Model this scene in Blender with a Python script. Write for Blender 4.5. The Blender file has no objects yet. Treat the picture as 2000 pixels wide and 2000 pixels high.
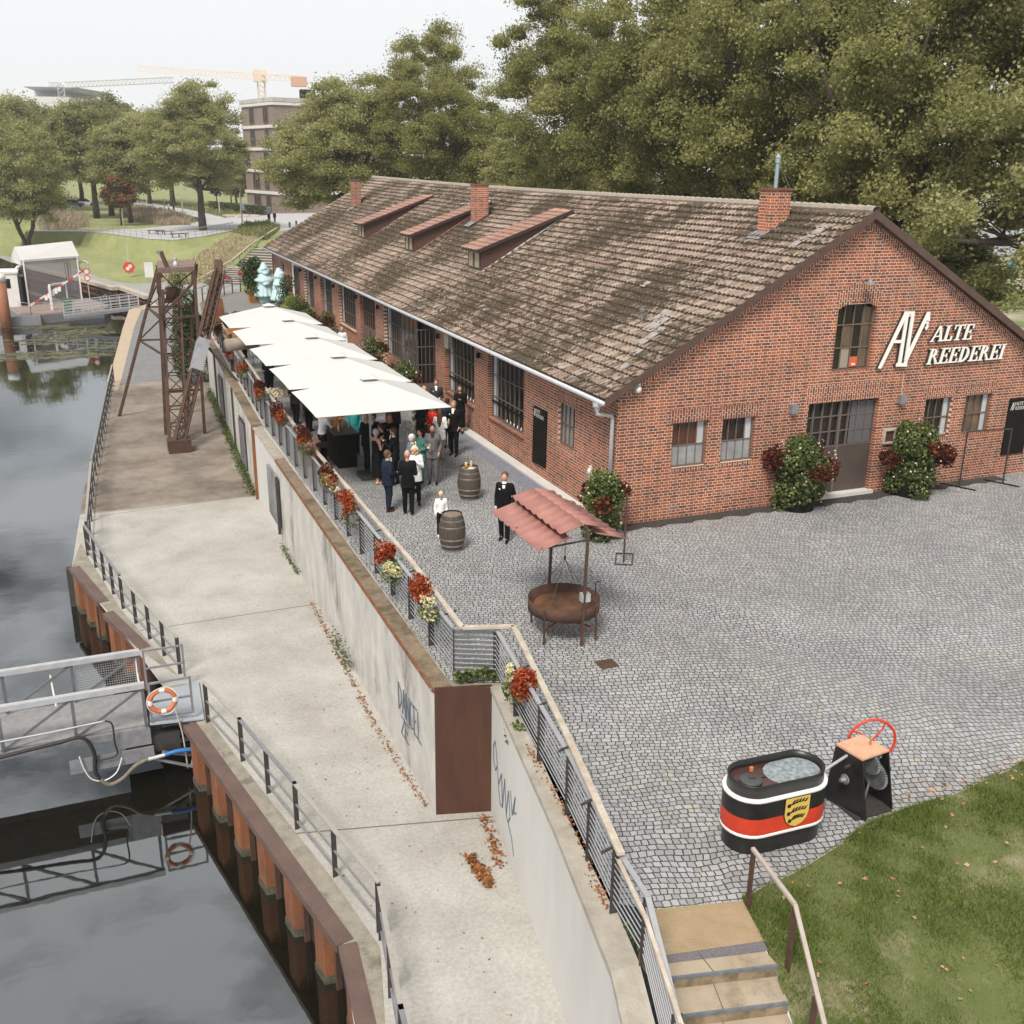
import bpy, math, random
import numpy as np
from mathutils import Vector, Matrix
random.seed(7); rng = np.random.default_rng(7)
S = bpy.context.scene; COL = S.collection
PI = math.pi; rad = math.radians
# ---------------------------------------------------------------- camera
CP = np.array([-12.5569, -22.9809, 9.2109]); YAW, PITCH, ROLL, FPX = 0.3958, 0.3277, 0.013, 2005.9
def cam_axes():
    cy, sy, cp, sp = math.cos(YAW), math.sin(YAW), math.cos(PITCH), math.sin(PITCH)
    f = np.array([sy*cp, cy*cp, -sp]); r = np.array([cy, -sy, 0.]); u = np.cross(r, f)
    cr, sr = math.cos(ROLL), math.sin(ROLL)
    return cr*r+sr*u, -sr*r+cr*u, f
CR, CU, CF = cam_axes()
def ray(x, y): return CF+CR*(x-1000)/FPX-CU*(y-1000)/FPX
def G(x, y, z=0.0):
    d = ray(x, y); t = (z-CP[2])/d[2]; p = CP+t*d; return (float(p[0]), float(p[1]), float(z))
def PY(x, y, Y=0.0):
    d = ray(x, y); t = (Y-CP[1])/d[1]; p = CP+t*d; return (float(p[0]), float(Y), float(p[2]))
def proj(P):
    d = np.array(P)-CP; z = d@CF; return (1000+FPX*(d@CR)/z, 1000-FPX*(d@CU)/z)
def HZ(y, X, Y):
    lo, hi = -10, 60
    for _ in range(40):
        m = (lo+hi)/2
        if proj((X, Y, m))[1] > y: lo = m
        else: hi = m
    return lo
cam = bpy.data.cameras.new('camera'); co = bpy.data.objects.new('camera', cam); COL.objects.link(co)
cam.sensor_width = 36; cam.lens = FPX/2000*36; cam.clip_end = 4000; cam.clip_start = 0.1
co.matrix_world = Matrix(((CR[0], CU[0], -CF[0], CP[0]), (CR[1], CU[1], -CF[1], CP[1]), (CR[2], CU[2], -CF[2], CP[2]), (0, 0, 0, 1)))
S.camera = co
Q = -2.72; WZ = -4.05
# ---------------------------------------------------------------- light
SUN_EL, SUN_AZ = rad(52), rad(222)     # azimuth clockwise from +Y
w = bpy.data.worlds.new('World'); S.world = w; w.use_nodes = True
nt = w.node_tree; N = nt.nodes; N.clear()
def nn(nt, t, **k):
    n = nt.nodes.new(t)
    for a, b in k.items():
        if a[0] == '_': n.inputs[a[1:]].default_value = b
        else: setattr(n, a, b)
    return n
out = nn(nt, 'ShaderNodeOutputWorld'); bg = nn(nt, 'ShaderNodeBackground'); bg.inputs[1].default_value = 0.09
sky = nn(nt, 'ShaderNodeTexSky'); sky.sky_type = 'NISHITA'; sky.sun_disc = False; sky.sun_elevation = SUN_EL; sky.sun_rotation = SUN_AZ
tc = nn(nt, 'ShaderNodeTexCoord'); mp = nn(nt, 'ShaderNodeMapping'); mp.inputs['Scale'].default_value = (1, 1, 2.2)
no = nn(nt, 'ShaderNodeTexNoise'); no.inputs['Scale'].default_value = 4.5; no.inputs['Detail'].default_value = 7; no.inputs['Roughness'].default_value = .55
cr = nn(nt, 'ShaderNodeValToRGB'); e = cr.color_ramp.elements
e[0].position = .44; e[0].color = (1.6, 1.75, 1.9, 1); e[1].position = .6; e[1].color = (12.6, 12.4, 12.0, 1)
mx = nn(nt, 'ShaderNodeMix'); mx.data_type = 'RGBA'; mx.inputs[0].default_value = .93
sz = nn(nt, 'ShaderNodeSeparateXYZ'); zr_ = nn(nt, 'ShaderNodeMapRange'); zr_.inputs[1].default_value = .14; zr_.inputs[2].default_value = .32; nt.links.new(tc.outputs['Generated'], sz.inputs[0]); nt.links.new(sz.outputs['Z'], zr_.inputs[0])
c0_ = nn(nt, 'ShaderNodeMix'); c0_.data_type = 'RGBA'; c0_.inputs[6].default_value = (7.9, 8.0, 8.1, 1); nt.links.new(zr_.outputs[0], c0_.inputs[0])
nt.links.new(tc.outputs['Generated'], mp.inputs[0]); nt.links.new(mp.outputs[0], no.inputs['Vector']); nt.links.new(no.outputs[0], cr.inputs[0])
nt.links.new(sky.outputs[0], mx.inputs[6]); nt.links.new(cr.outputs[0], c0_.inputs[7]); nt.links.new(c0_.outputs[2], mx.inputs[7]); nt.links.new(mx.outputs[2], bg.inputs[0]); nt.links.new(bg.outputs[0], out.inputs[0])
sl = bpy.data.lights.new('sun', 'SUN'); sl.energy = 2.9; sl.angle = rad(18); sl.color = (1, .93, .83)
so = bpy.data.objects.new('sun', sl); COL.objects.link(so)
sd = Vector((math.sin(SUN_AZ)*math.cos(SUN_EL), math.cos(SUN_AZ)*math.cos(SUN_EL), math.sin(SUN_EL)))
so.rotation_euler = sd.to_track_quat('Z', 'Y').to_euler(); so.location = (0, 0, 60)
S.view_settings.view_transform = 'Standard'; S.view_settings.look = 'None'; S.view_settings.exposure = 0.53; S.view_settings.gamma = 1
S.render.engine = 'CYCLES'
S.cycles.max_bounces = 6; S.cycles.transparent_max_bounces = 12
# ---------------------------------------------------------------- materials
MATS = {}
def mat(name, c, rough=.8, metal=0., c2=None, ns=3., bump=0., bs=20., c3=None, spec=.5, stretch=(1, 1, 1), t3=.62, detail=6):
    """principled, colour mottled by noise between c and c2 (and c3 in patches)"""
    if name in MATS: return MATS[name]
    m = bpy.data.materials.new(name); m.use_nodes = True; nt = m.node_tree; b = nt.nodes['Principled BSDF']
    b.inputs['Roughness'].default_value = rough; b.inputs['Metallic'].default_value = metal
    b.inputs['Specular IOR Level'].default_value = spec
    b.inputs['Base Color'].default_value = (*c, 1)
    L = nt.links.new
    if c2 is not None or bump:
        tc = nn(nt, 'ShaderNodeTexCoord'); mp = nn(nt, 'ShaderNodeMapping'); mp.inputs['Scale'].default_value = stretch; L(tc.outputs['Object'], mp.inputs[0])
    if c2 is not None:
        n1 = nn(nt, 'ShaderNodeTexNoise'); n1.inputs['Scale'].default_value = ns; n1.inputs['Detail'].default_value = detail; n1.inputs['Roughness'].default_value = .65; L(mp.outputs[0], n1.inputs['Vector'])
        r = nn(nt, 'ShaderNodeValToRGB'); e = r.color_ramp.elements; e[0].position = .35; e[0].color = (*c, 1); e[1].position = .65; e[1].color = (*c2, 1); L(n1.outputs[0], r.inputs[0])
        o = r.outputs[0]
        if c3 is not None:
            n2 = nn(nt, 'ShaderNodeTexNoise'); n2.inputs['Scale'].default_value = ns*.37; n2.inputs['Detail'].default_value = 8; n2.inputs['Roughness'].default_value = .7; L(mp.outputs[0], n2.inputs['Vector'])
            r2 = nn(nt, 'ShaderNodeValToRGB'); e = r2.color_ramp.elements; e[0].position = t3-.06; e[0].color = (0, 0, 0, 1); e[1].position = t3+.06; e[1].color = (1, 1, 1, 1); L(n2.outputs[0], r2.inputs[0])
            mx = nn(nt, 'ShaderNodeMix'); mx.data_type = 'RGBA'; L(r2.outputs[0], mx.inputs[0]); L(o, mx.inputs[6]); mx.inputs[7].default_value = (*c3, 1); o = mx.outputs[2]
        L(o, b.inputs['Base Color'])
    if bump:
        n3 = nn(nt, 'ShaderNodeTexNoise'); n3.inputs['Scale'].default_value = bs; n3.inputs['Detail'].default_value = 4; L(mp.outputs[0], n3.inputs['Vector'])
        bp = nn(nt, 'ShaderNodeBump'); bp.inputs['Strength'].default_value = bump; bp.inputs['Distance'].default_value = .02; L(n3.outputs[0], bp.inputs['Height']); L(bp.outputs[0], b.inputs['Normal'])
    MATS[name] = m; return m
def leafmat(name, cols, trans=.3, attr='rnd'):
    if name in MATS: return MATS[name]
    m = bpy.data.materials.new(name); m.use_nodes = True; nt = m.node_tree; b = nt.nodes['Principled BSDF']; L = nt.links.new
    a = nn(nt, 'ShaderNodeAttribute'); a.attribute_name = attr
    r = nn(nt, 'ShaderNodeValToRGB'); cr = r.color_ramp; L(a.outputs['Fac'], r.inputs[0])
    cr.elements[0].position = 0; cr.elements[0].color = (*cols[0], 1); cr.elements[1].position = 1; cr.elements[1].color = (*cols[-1], 1)
    for i, c in enumerate(cols[1:-1]): el = cr.elements.new((i+1)/(len(cols)-1)); el.color = (*c, 1)
    b.inputs['Roughness'].default_value = .55; b.inputs['Specular IOR Level'].default_value = .12
    L(r.outputs[0], b.inputs['Base Color'])
    t = nn(nt, 'ShaderNodeBsdfTranslucent'); L(r.outputs[0], t.inputs[0]); ms = nn(nt, 'ShaderNodeMixShader'); ms.inputs[0].default_value = trans
    L(b.outputs[0], ms.inputs[1]); L(t.outputs[0], ms.inputs[2]); L(ms.outputs[0], nt.nodes['Material Output'].inputs[0])
    MATS[name] = m; return m
def brickmat(name, ax, rot=False, bw=.285, bh=.084, dark=1.0):
    """brick bond in the wall's own plane; ax = 'x' wall along X, 'y' wall along Y"""
    m = bpy.data.materials.new(name); m.use_nodes = True; nt = m.node_tree; b = nt.nodes['Principled BSDF']; L = nt.links.new
    ge = nn(nt, 'ShaderNodeNewGeometry'); sp = nn(nt, 'ShaderNodeSeparateXYZ'); cb = nn(nt, 'ShaderNodeCombineXYZ'); L(ge.outputs['Position'], sp.inputs[0])
    a, c = ('X', 'Z') if ax == 'x' else ('Y', 'Z')
    if ax == 'xy':
        ad = nn(nt, 'ShaderNodeMath'); ad.operation = 'ADD'; L(sp.outputs['X'], ad.inputs[0]); L(sp.outputs['Y'], ad.inputs[1]); src = ad.outputs[0]
    else: src = sp.outputs[a]
    if rot: L(src, cb.inputs[1]); L(sp.outputs[c], cb.inputs[0])
    else: L(src, cb.inputs[0]); L(sp.outputs[c], cb.inputs[1])
    br = nn(nt, 'ShaderNodeTexBrick'); L(cb.outputs[0], br.inputs['Vector'])
    br.offset = .5; br.offset_frequency = 2; br.squash = .5; br.squash_frequency = 2
    br.inputs['Scale'].default_value = 1; br.inputs['Brick Width'].default_value = bw; br.inputs['Row Height'].default_value = bh
    br.inputs['Mortar Size'].default_value = .0072; br.inputs['Mortar Smooth'].default_value = .25; br.inputs['Bias'].default_value = -.1
    br.inputs['Color1'].default_value = (.335*dark, .09*dark, .036*dark, 1); br.inputs['Color2'].default_value = (.1*dark, .037*dark, .025*dark, 1); br.inputs['Mortar'].default_value = (.68, .56, .45, 1)
    n1 = nn(nt, 'ShaderNodeTexNoise'); n1.inputs['Scale'].default_value = .55; n1.inputs['Detail'].default_value = 8; n1.inputs['Roughness'].default_value = .7; L(ge.outputs['Position'], n1.inputs['Vector'])
    hs = nn(nt, 'ShaderNodeHueSaturation'); L(br.outputs[0], hs.inputs['Color'])
    mr = nn(nt, 'ShaderNodeMapRange'); L(n1.outputs[0], mr.inputs[0]); mr.inputs[1].default_value = .3; mr.inputs[2].default_value = .7; mr.inputs[3].default_value = .72; mr.inputs[4].default_value = 1.25; L(mr.outputs[0], hs.inputs['Value'])
    # pale lime bloom patches
    n2 = nn(nt, 'ShaderNodeTexNoise'); n2.inputs['Scale'].default_value = .9; n2.inputs['Detail'].default_value = 9; n2.inputs['Roughness'].default_value = .75; L(ge.outputs['Position'], n2.inputs['Vector'])
    r2 = nn(nt, 'ShaderNodeMapRange'); L(n2.outputs[0], r2.inputs[0]); r2.inputs[1].default_value = .57; r2.inputs[2].default_value = .75; r2.inputs[3].default_value = 0; r2.inputs[4].default_value = .5
    mx = nn(nt, 'ShaderNodeMix'); mx.data_type = 'RGBA'; L(r2.outputs[0], mx.inputs[0]); L(hs.outputs[0], mx.inputs[6]); mx.inputs[7].default_value = (.42, .34, .3, 1)
    L(mx.outputs[2], b.inputs['Base Color']); b.inputs['Roughness'].default_value = .85
    bp = nn(nt, 'ShaderNodeBump'); bp.inputs['Strength'].default_value = .5; bp.inputs['Distance'].default_value = .01; bp.invert = True; L(br.outputs['Fac'], bp.inputs['Height']); L(bp.outputs[0], b.inputs['Normal'])
    MATS[name] = m; return m
BX = brickmat('brick_gable', 'x'); BY = brickmat('brick_side', 'y'); BXR = brickmat('brick_soldier_gable', 'x', True, .26, .084, .9); BYR = brickmat('brick_soldier_side', 'y', True, .26, .084, .9)
BXY = brickmat('brick_chimney', 'xy', dark=1.15)
white = mat('white_paint', (.75, .74, .72), .6, c2=(.66, .65, .63), ns=2)
canvas = mat('white_canvas', (.58, .58, .57), .8, c2=(.54, .54, .53), ns=.8, c3=(.5, .5, .485), t3=.6)
black = mat('black_paint', (.012, .012, .013), .35)
blackm = mat('black_matt', (.006, .0055, .005), .75, c2=(.011, .01, .009), ns=4, spec=.15)
steel = mat('galvanised_steel', (.42, .43, .45), .5, .3, c2=(.52, .53, .55), ns=5)
greysteel = mat('grey_painted_steel', (.2, .2, .215), .5, .3, c2=(.28, .28, .3), ns=6)
slatm = mat('slat_aluminium', (.36, .37, .39), .5, .3, c2=(.43, .44, .46), ns=3)
dksteel = mat('dark_steel', (.05, .048, .047), .55, .4, c2=(.08, .07, .065), ns=9)
rust = mat('rust_brown', (.05, .03, .022), .85, c2=(.1, .048, .03), ns=4, c3=(.05, .03, .022), bump=.4, bs=30)
rusto = mat('rust_orange', (.25, .085, .03), .9, c2=(.13, .055, .03), ns=3, c3=(.34, .13, .05), bump=.5, bs=25, stretch=(1, 1, .35))
corten = mat('corten_panel', (.055, .022, .013), .75, c2=(.085, .032, .018), ns=1.2, c3=(.035, .017, .012), stretch=(2.5, 2.5, .5), bump=.2, bs=40)
capm = mat('cap_brown', (.1, .065, .055), .6, c2=(.14, .09, .075), ns=2)
concw = mat('wall_concrete_weathered', (.55, .53, .5), .9, c2=(.4, .385, .36), ns=1.8, c3=(.24, .225, .2), bump=.5, bs=18, stretch=(1, 1, .5), t3=.6)
concl = mat('wall_concrete_light', (.58, .57, .55), .85, c2=(.52, .51, .49), ns=1, bump=.1, bs=30, stretch=(1, 1, .3))
coping = mat('coping_concrete', (.42, .39, .34), .95, c2=(.3, .27, .22), ns=2.5, c3=(.2, .16, .11), bump=.5, bs=30)
copingb = mat('coping_brown', (.18, .13, .09), .95, c2=(.26, .2, .14), ns=3.5, c3=(.1, .085, .05), bump=.6, bs=30, t3=.55)
timber = mat('pale_timber', (.52, .47, .4), .8, c2=(.38, .32, .25), ns=4, stretch=(1, 1, 1))
railtop = mat('rail_grey_wood', (.3, .285, .26), .75, c2=(.36, .34, .31), ns=5)
wood_o = mat('orange_wood', (.5, .22, .07), .7, c2=(.4, .17, .05), ns=3)
brown = mat('brown_boards', (.075, .035, .027), .7, c2=(.1, .05, .038), ns=5, stretch=(8, 8, 1))
brownp = mat('brown_paint', (.1, .07, .058), .6, c2=(.13, .095, .08), ns=2)
redtile = mat('red_tin', (.38, .18, .15), .6, c2=(.3, .13, .11), ns=2.5, c3=(.28, .16, .13))
barrelw = mat('barrel_wood', (.045, .032, .024), .7, c2=(.1, .075, .055), ns=6, stretch=(6, 6, .6))
barreltop = mat('barrel_head_wood', (.24, .18, .13), .7, c2=(.16, .12, .09), ns=6, stretch=(8, 1, 1))
orangep = mat('orange_paint', (.6, .17, .07), .6, c2=(.5, .14, .06), ns=4)
blued = mat('dark_glass', (.006, .006, .006), .12, 0, c2=(.03, .024, .018), ns=.9, spec=.45)
blueb = mat('blue_wrap', (.42, .6, .64), .6, c2=(.52, .7, .73), ns=1.3)
bark = mat('bark', (.13, .1, .075), .95, c2=(.2, .165, .13), ns=3, bump=.6, bs=12)
barkd = mat('bark_dark', (.055, .043, .033), .95, c2=(.08, .065, .05), ns=3)
stone = mat('sandstone', (.4, .34, .26), .9, c2=(.33, .26, .18), ns=1.6, c3=(.15, .12, .085), bump=.3, bs=40, t3=.63)
greyplate = mat('grey_plate', (.3, .33, .37), .7, c2=(.36, .39, .43), ns=5)
goldm = mat('shield_gold', (.62, .43, .09), .5)
redp = mat('red_paint', (.62, .05, .02), .4, c2=(.55, .045, .02), ns=5)
skin = mat('skin', (.5, .27, .19), .5, c2=(.55, .31, .22), ns=9)
# ---------------------------------------------------------------- object helpers
def tag(o, label=None, cat=None, group=None, kind=None):
    if label: o['label'] = label
    if cat: o['category'] = cat
    if group: o['group'] = group
    if kind: o['kind'] = kind
    return o
def empty(name, loc=(0, 0, 0), label=None, cat=None, group=None, rz=0, sc=1):
    o = bpy.data.objects.new(name, None); COL.objects.link(o); o.location = loc; o.rotation_euler = (0, 0, rz); o.scale = (sc,)*3; o.empty_display_size = .3
    return tag(o, label, cat, group)
WL = {}
class MB:
    def __init__(s): s.v = []; s.f = []; s.k = 0
    def add(s, vs, fs):
        b = len(s.v); s.v += [tuple(map(float, p)) for p in vs]; s.f += [tuple(b+i for i in f) for f in fs]; return s
    def box(s, x0, y0, z0, x1, y1, z1):
        x0, x1 = sorted((x0, x1)); y0, y1 = sorted((y0, y1)); z0, z1 = sorted((z0, z1))
        return s.add([(x0, y0, z0), (x1, y0, z0), (x1, y1, z0), (x0, y1, z0), (x0, y0, z1), (x1, y0, z1), (x1, y1, z1), (x0, y1, z1)], [(3, 2, 1, 0), (4, 5, 6, 7), (0, 1, 5, 4), (1, 2, 6, 5), (2, 3, 7, 6), (3, 0, 4, 7)])
    def beam(s, a, b, w=.05, h=None, up=(0, 0, 1)):
        h = w if h is None else h
        a = Vector(a); b = Vector(b); d = (b-a); 
        if d.length < 1e-5: return s
        d.normalize(); up = Vector(up)
        if abs(d.dot(up)) > .98: up = Vector((0, 1, 0)) if abs(d.y) < .9 else Vector((1, 0, 0))
        sx = d.cross(up).normalized(); uz = sx.cross(d).normalized(); vs = []
        for p in (a, b):
            for i, j in ((-1, -1), (1, -1), (1, 1), (-1, 1)): vs.append(p+sx*i*w/2+uz*j*h/2)
        return s.add(vs, [(0, 1, 2, 3), (7, 6, 5, 4), (0, 4, 5, 1), (1, 5, 6, 2), (2, 6, 7, 3), (3, 7, 4, 0)])
    def tube(s, pts, r, n=8, cap=True):
        pts = [Vector(p) for p in pts]; rs = r if isinstance(r, (list, tuple)) else [r]*len(pts); b = len(s.v); prev = None
        for i, p in enumerate(pts):
            d = (pts[min(i+1, len(pts)-1)]-pts[max(i-1, 0)]); d = d.normalized() if d.length > 1e-9 else Vector((0, 0, 1))
            ref = prev if prev is not None else (Vector((1, 0, 0)) if abs(d.x) < .8 else Vector((0, 1, 0)))
            sx = (ref-d*ref.dot(d)).normalized(); sy = d.cross(sx); prev = sx
            for k in range(n):
                a = 2*PI*k/n; q = p+sx*math.cos(a)*rs[i]+sy*math.sin(a)*rs[i]; s.v.append(tuple(q))
        for i in range(len(pts)-1):
            for k in range(n): s.f.append((b+i*n+k, b+i*n+(k+1) % n, b+(i+1)*n+(k+1) % n, b+(i+1)*n+k))
        if cap: s.f.append(tuple(b+k for k in range(n))[::-1]); s.f.append(tuple(b+(len(pts)-1)*n+k for k in range(n)))
        return s
    def lathe(s, prof, c=(0, 0, 0), n=24, sx=1, sy=1, cap=False):
        b = len(s.v)
        for r, z in prof:
            for k in range(n): a = 2*PI*k/n; s.v.append((c[0]+r*math.cos(a)*sx, c[1]+r*math.sin(a)*sy, c[2]+z))
        for i in range(len(prof)-1):
            for k in range(n): s.f.append((b+i*n+k, b+i*n+(k+1) % n, b+(i+1)*n+(k+1) % n, b+(i+1)*n+k))
        if cap: s.f.append(tuple(b+k for k in range(n))[::-1]); s.f.append(tuple(b+(len(prof)-1)*n+k for k in range(n)))
        return s
    def ell(s, c, r, n=12, m=8):
        prof = []
        b = len(s.v)
        for i in range(1, m):
            t = PI*i/m
            for k in range(n): a = 2*PI*k/n; s.v.append((c[0]+r[0]*math.sin(t)*math.cos(a), c[1]+r[1]*math.sin(t)*math.sin(a), c[2]-r[2]*math.cos(t)))
        for i in range(m-2):
            for k in range(n): s.f.append((b+i*n+k, b+i*n+(k+1) % n, b+(i+1)*n+(k+1) % n, b+(i+1)*n+k))
        s.v.append((c[0], c[1], c[2]-r[2])); s.v.append((c[0], c[1], c[2]+r[2])); t = len(s.v)
        for k in range(n): s.f.append((t-2, b+(k+1) % n, b+k)); s.f.append((t-1, b+(m-2)*n+k, b+(m-2)*n+(k+1) % n))
        return s
    def cap2(s, a, b, ra, rb, n=12):
        """tapered capsule (closed)"""
        a = Vector(a); b = Vector(b); d = (b-a); L = d.length
        if L < 1e-6: return s.ell(a, (ra, ra, ra), n)
        d /= L; pts = []; rs = []
        for t in (80, 60, 35, 0): pts.append(a-d*ra*math.sin(rad(t))); rs.append(ra*math.cos(rad(t)))
        for t in (0, 35, 60, 80): pts.append(b+d*rb*math.sin(rad(t))); rs.append(rb*math.cos(rad(t)))
        return s.tube(pts, rs, n)
    def prism(s, poly, z0, z1):
        n = len(poly); vs = [(p[0], p[1], z0) for p in poly]+[(p[0], p[1], z1) for p in poly]
        A = sum(poly[i][0]*poly[(i+1) % n][1]-poly[(i+1) % n][0]*poly[i][1] for i in range(n))
        lo = tuple(range(n)); hi = tuple(range(n, 2*n))
        if A > 0: return s.add(vs, [lo[::-1], hi]+[(i, (i+1) % n, n+(i+1) % n, n+i) for i in range(n)])
        return s.add(vs, [lo, hi[::-1]]+[((i+1) % n, i, n+i, n+(i+1) % n) for i in range(n)])
    def plate(s, poly, y0, y1):
        """polygon in X,Z extruded along Y (front y0)"""
        n = len(poly); vs = [(p[0], y0, p[1]) for p in poly]+[(p[0], y1, p[1]) for p in poly]
        return s.add(vs, [tuple(range(n)), tuple(range(n, 2*n))[::-1]]+[((i+1) % n, i, n+i, n+(i+1) % n) for i in range(n)])
    def sheet(s, poly, z=None):
        return s.add([(p[0], p[1], z if z is not None else p[2]) for p in poly], [tuple(range(len(poly)))])
    def build(s, name, m, parent=None, smooth=False, loc=None):
        """loc given: vertices are world, object origin moved there. parent given: vertices world unless parent local flag"""
        me = bpy.data.meshes.new(name); off = (0, 0, 0)
        if parent is not None and not parent.get('_local', 0):
            off = WL.get(parent.name, tuple(parent.location))
        elif parent is None and loc is not None: off = loc
        vs = s.v if off == (0, 0, 0) else [(p[0]-off[0], p[1]-off[1], p[2]-off[2]) for p in s.v]
        me.from_pydata(vs, [], s.f); me.materials.append(m)
        if smooth: me.polygons.foreach_set('use_smooth', [True]*len(me.polygons))
        o = bpy.data.objects.new(name, me); COL.objects.link(o)
        if parent is not None:
            o.parent = parent
            if parent.get('_local', 0): o['_local'] = 1
            else: WL[o.name] = off
        elif loc is not None: o.location = loc; WL[o.name] = tuple(loc)
        else: WL[o.name] = (0, 0, 0)
        return o
def npmesh(name, V, F, m, parent=None, loc=None, rnd=None, smooth=False):
    V = np.asarray(V, dtype=np.float32); F = np.asarray(F, dtype=np.int32); k = F.shape[1]
    off = np.zeros(3)
    if parent is not None and not parent.get('_local', 0): off = np.array(WL.get(parent.name, tuple(parent.location)))
    elif parent is None and loc is not None: off = np.array(loc)
    V = V-off.astype(np.float32)
    me = bpy.data.meshes.new(name); me.vertices.add(len(V)); me.vertices.foreach_set('co', V.ravel()); me.loops.add(F.size); me.loops.foreach_set('vertex_index', F.ravel())
    me.polygons.add(len(F)); me.polygons.foreach_set('loop_start', np.arange(0, F.size, k, dtype=np.int32))
    if rnd is not None:
        at = me.attributes.new('rnd', 'FLOAT', 'FACE'); at.data.foreach_set('value', np.asarray(rnd, dtype=np.float32))
    me.update(calc_edges=True); me.materials.append(m)
    if smooth: me.polygons.foreach_set('use_smooth', [True]*len(me.polygons))
    o = bpy.data.objects.new(name, me); COL.objects.link(o)
    if parent is not None:
        o.parent = parent
        if parent.get('_local', 0): o['_local'] = 1
    elif loc is not None: o.location = loc
    return o
def leafquads(P, size, up=.35, rg=rng):
    """one folded rhombus leaf per point"""
    n = len(P); nrm = rg.normal(size=(n, 3)); nrm[:, 2] += up*2; nrm /= np.linalg.norm(nrm, axis=1)[:, None]
    t = rg.normal(size=(n, 3)); t -= (t*nrm).sum(1)[:, None]*nrm; t /= np.linalg.norm(t, axis=1)[:, None]; b = np.cross(nrm, t)
    s = (size*(.6+.8*rg.random(n)))[:, None]
    V = np.empty((n, 4, 3)); V[:, 0] = P-t*s*.5; V[:, 1] = P+b*s*.38-t*s*.05; V[:, 2] = P+t*s*.5-nrm*s*.12; V[:, 3] = P-b*s*.38-t*s*.05
    return V.reshape(-1, 3), np.arange(4*n).reshape(n, 4)
def leaves(name, P, size, m, parent=None, up=.35, rnd=None, loc=None, rg=rng):
    V, F = leafquads(np.asarray(P), size, up, rg)
    if rnd is None: rnd = rg.random(len(P))
    return npmesh(name, V, F, m, parent, loc, rnd)
def blob(c, r, n, rg=rng, shell=.5):
    d = rg.normal(size=(n, 3)); d /= np.linalg.norm(d, axis=1)[:, None]; q = rg.random(n)**(1/3.); q = shell+(1-shell)*q if shell else q
    return np.array(c)+d*q[:, None]*np.array(r)
def copy_tree(o, parent=None):
    c = o.copy(); COL.objects.link(c); c.parent = parent
    for ch in list(o.children): copy_tree(ch, c)
    return c
def localroot(name, loc, label, cat, group=None, rz=0, sc=1):
    o = empty(name, loc, label, cat, group, rz, sc); o['_local'] = 1; return o
def struct(o): o['kind'] = 'structure'; return o
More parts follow.
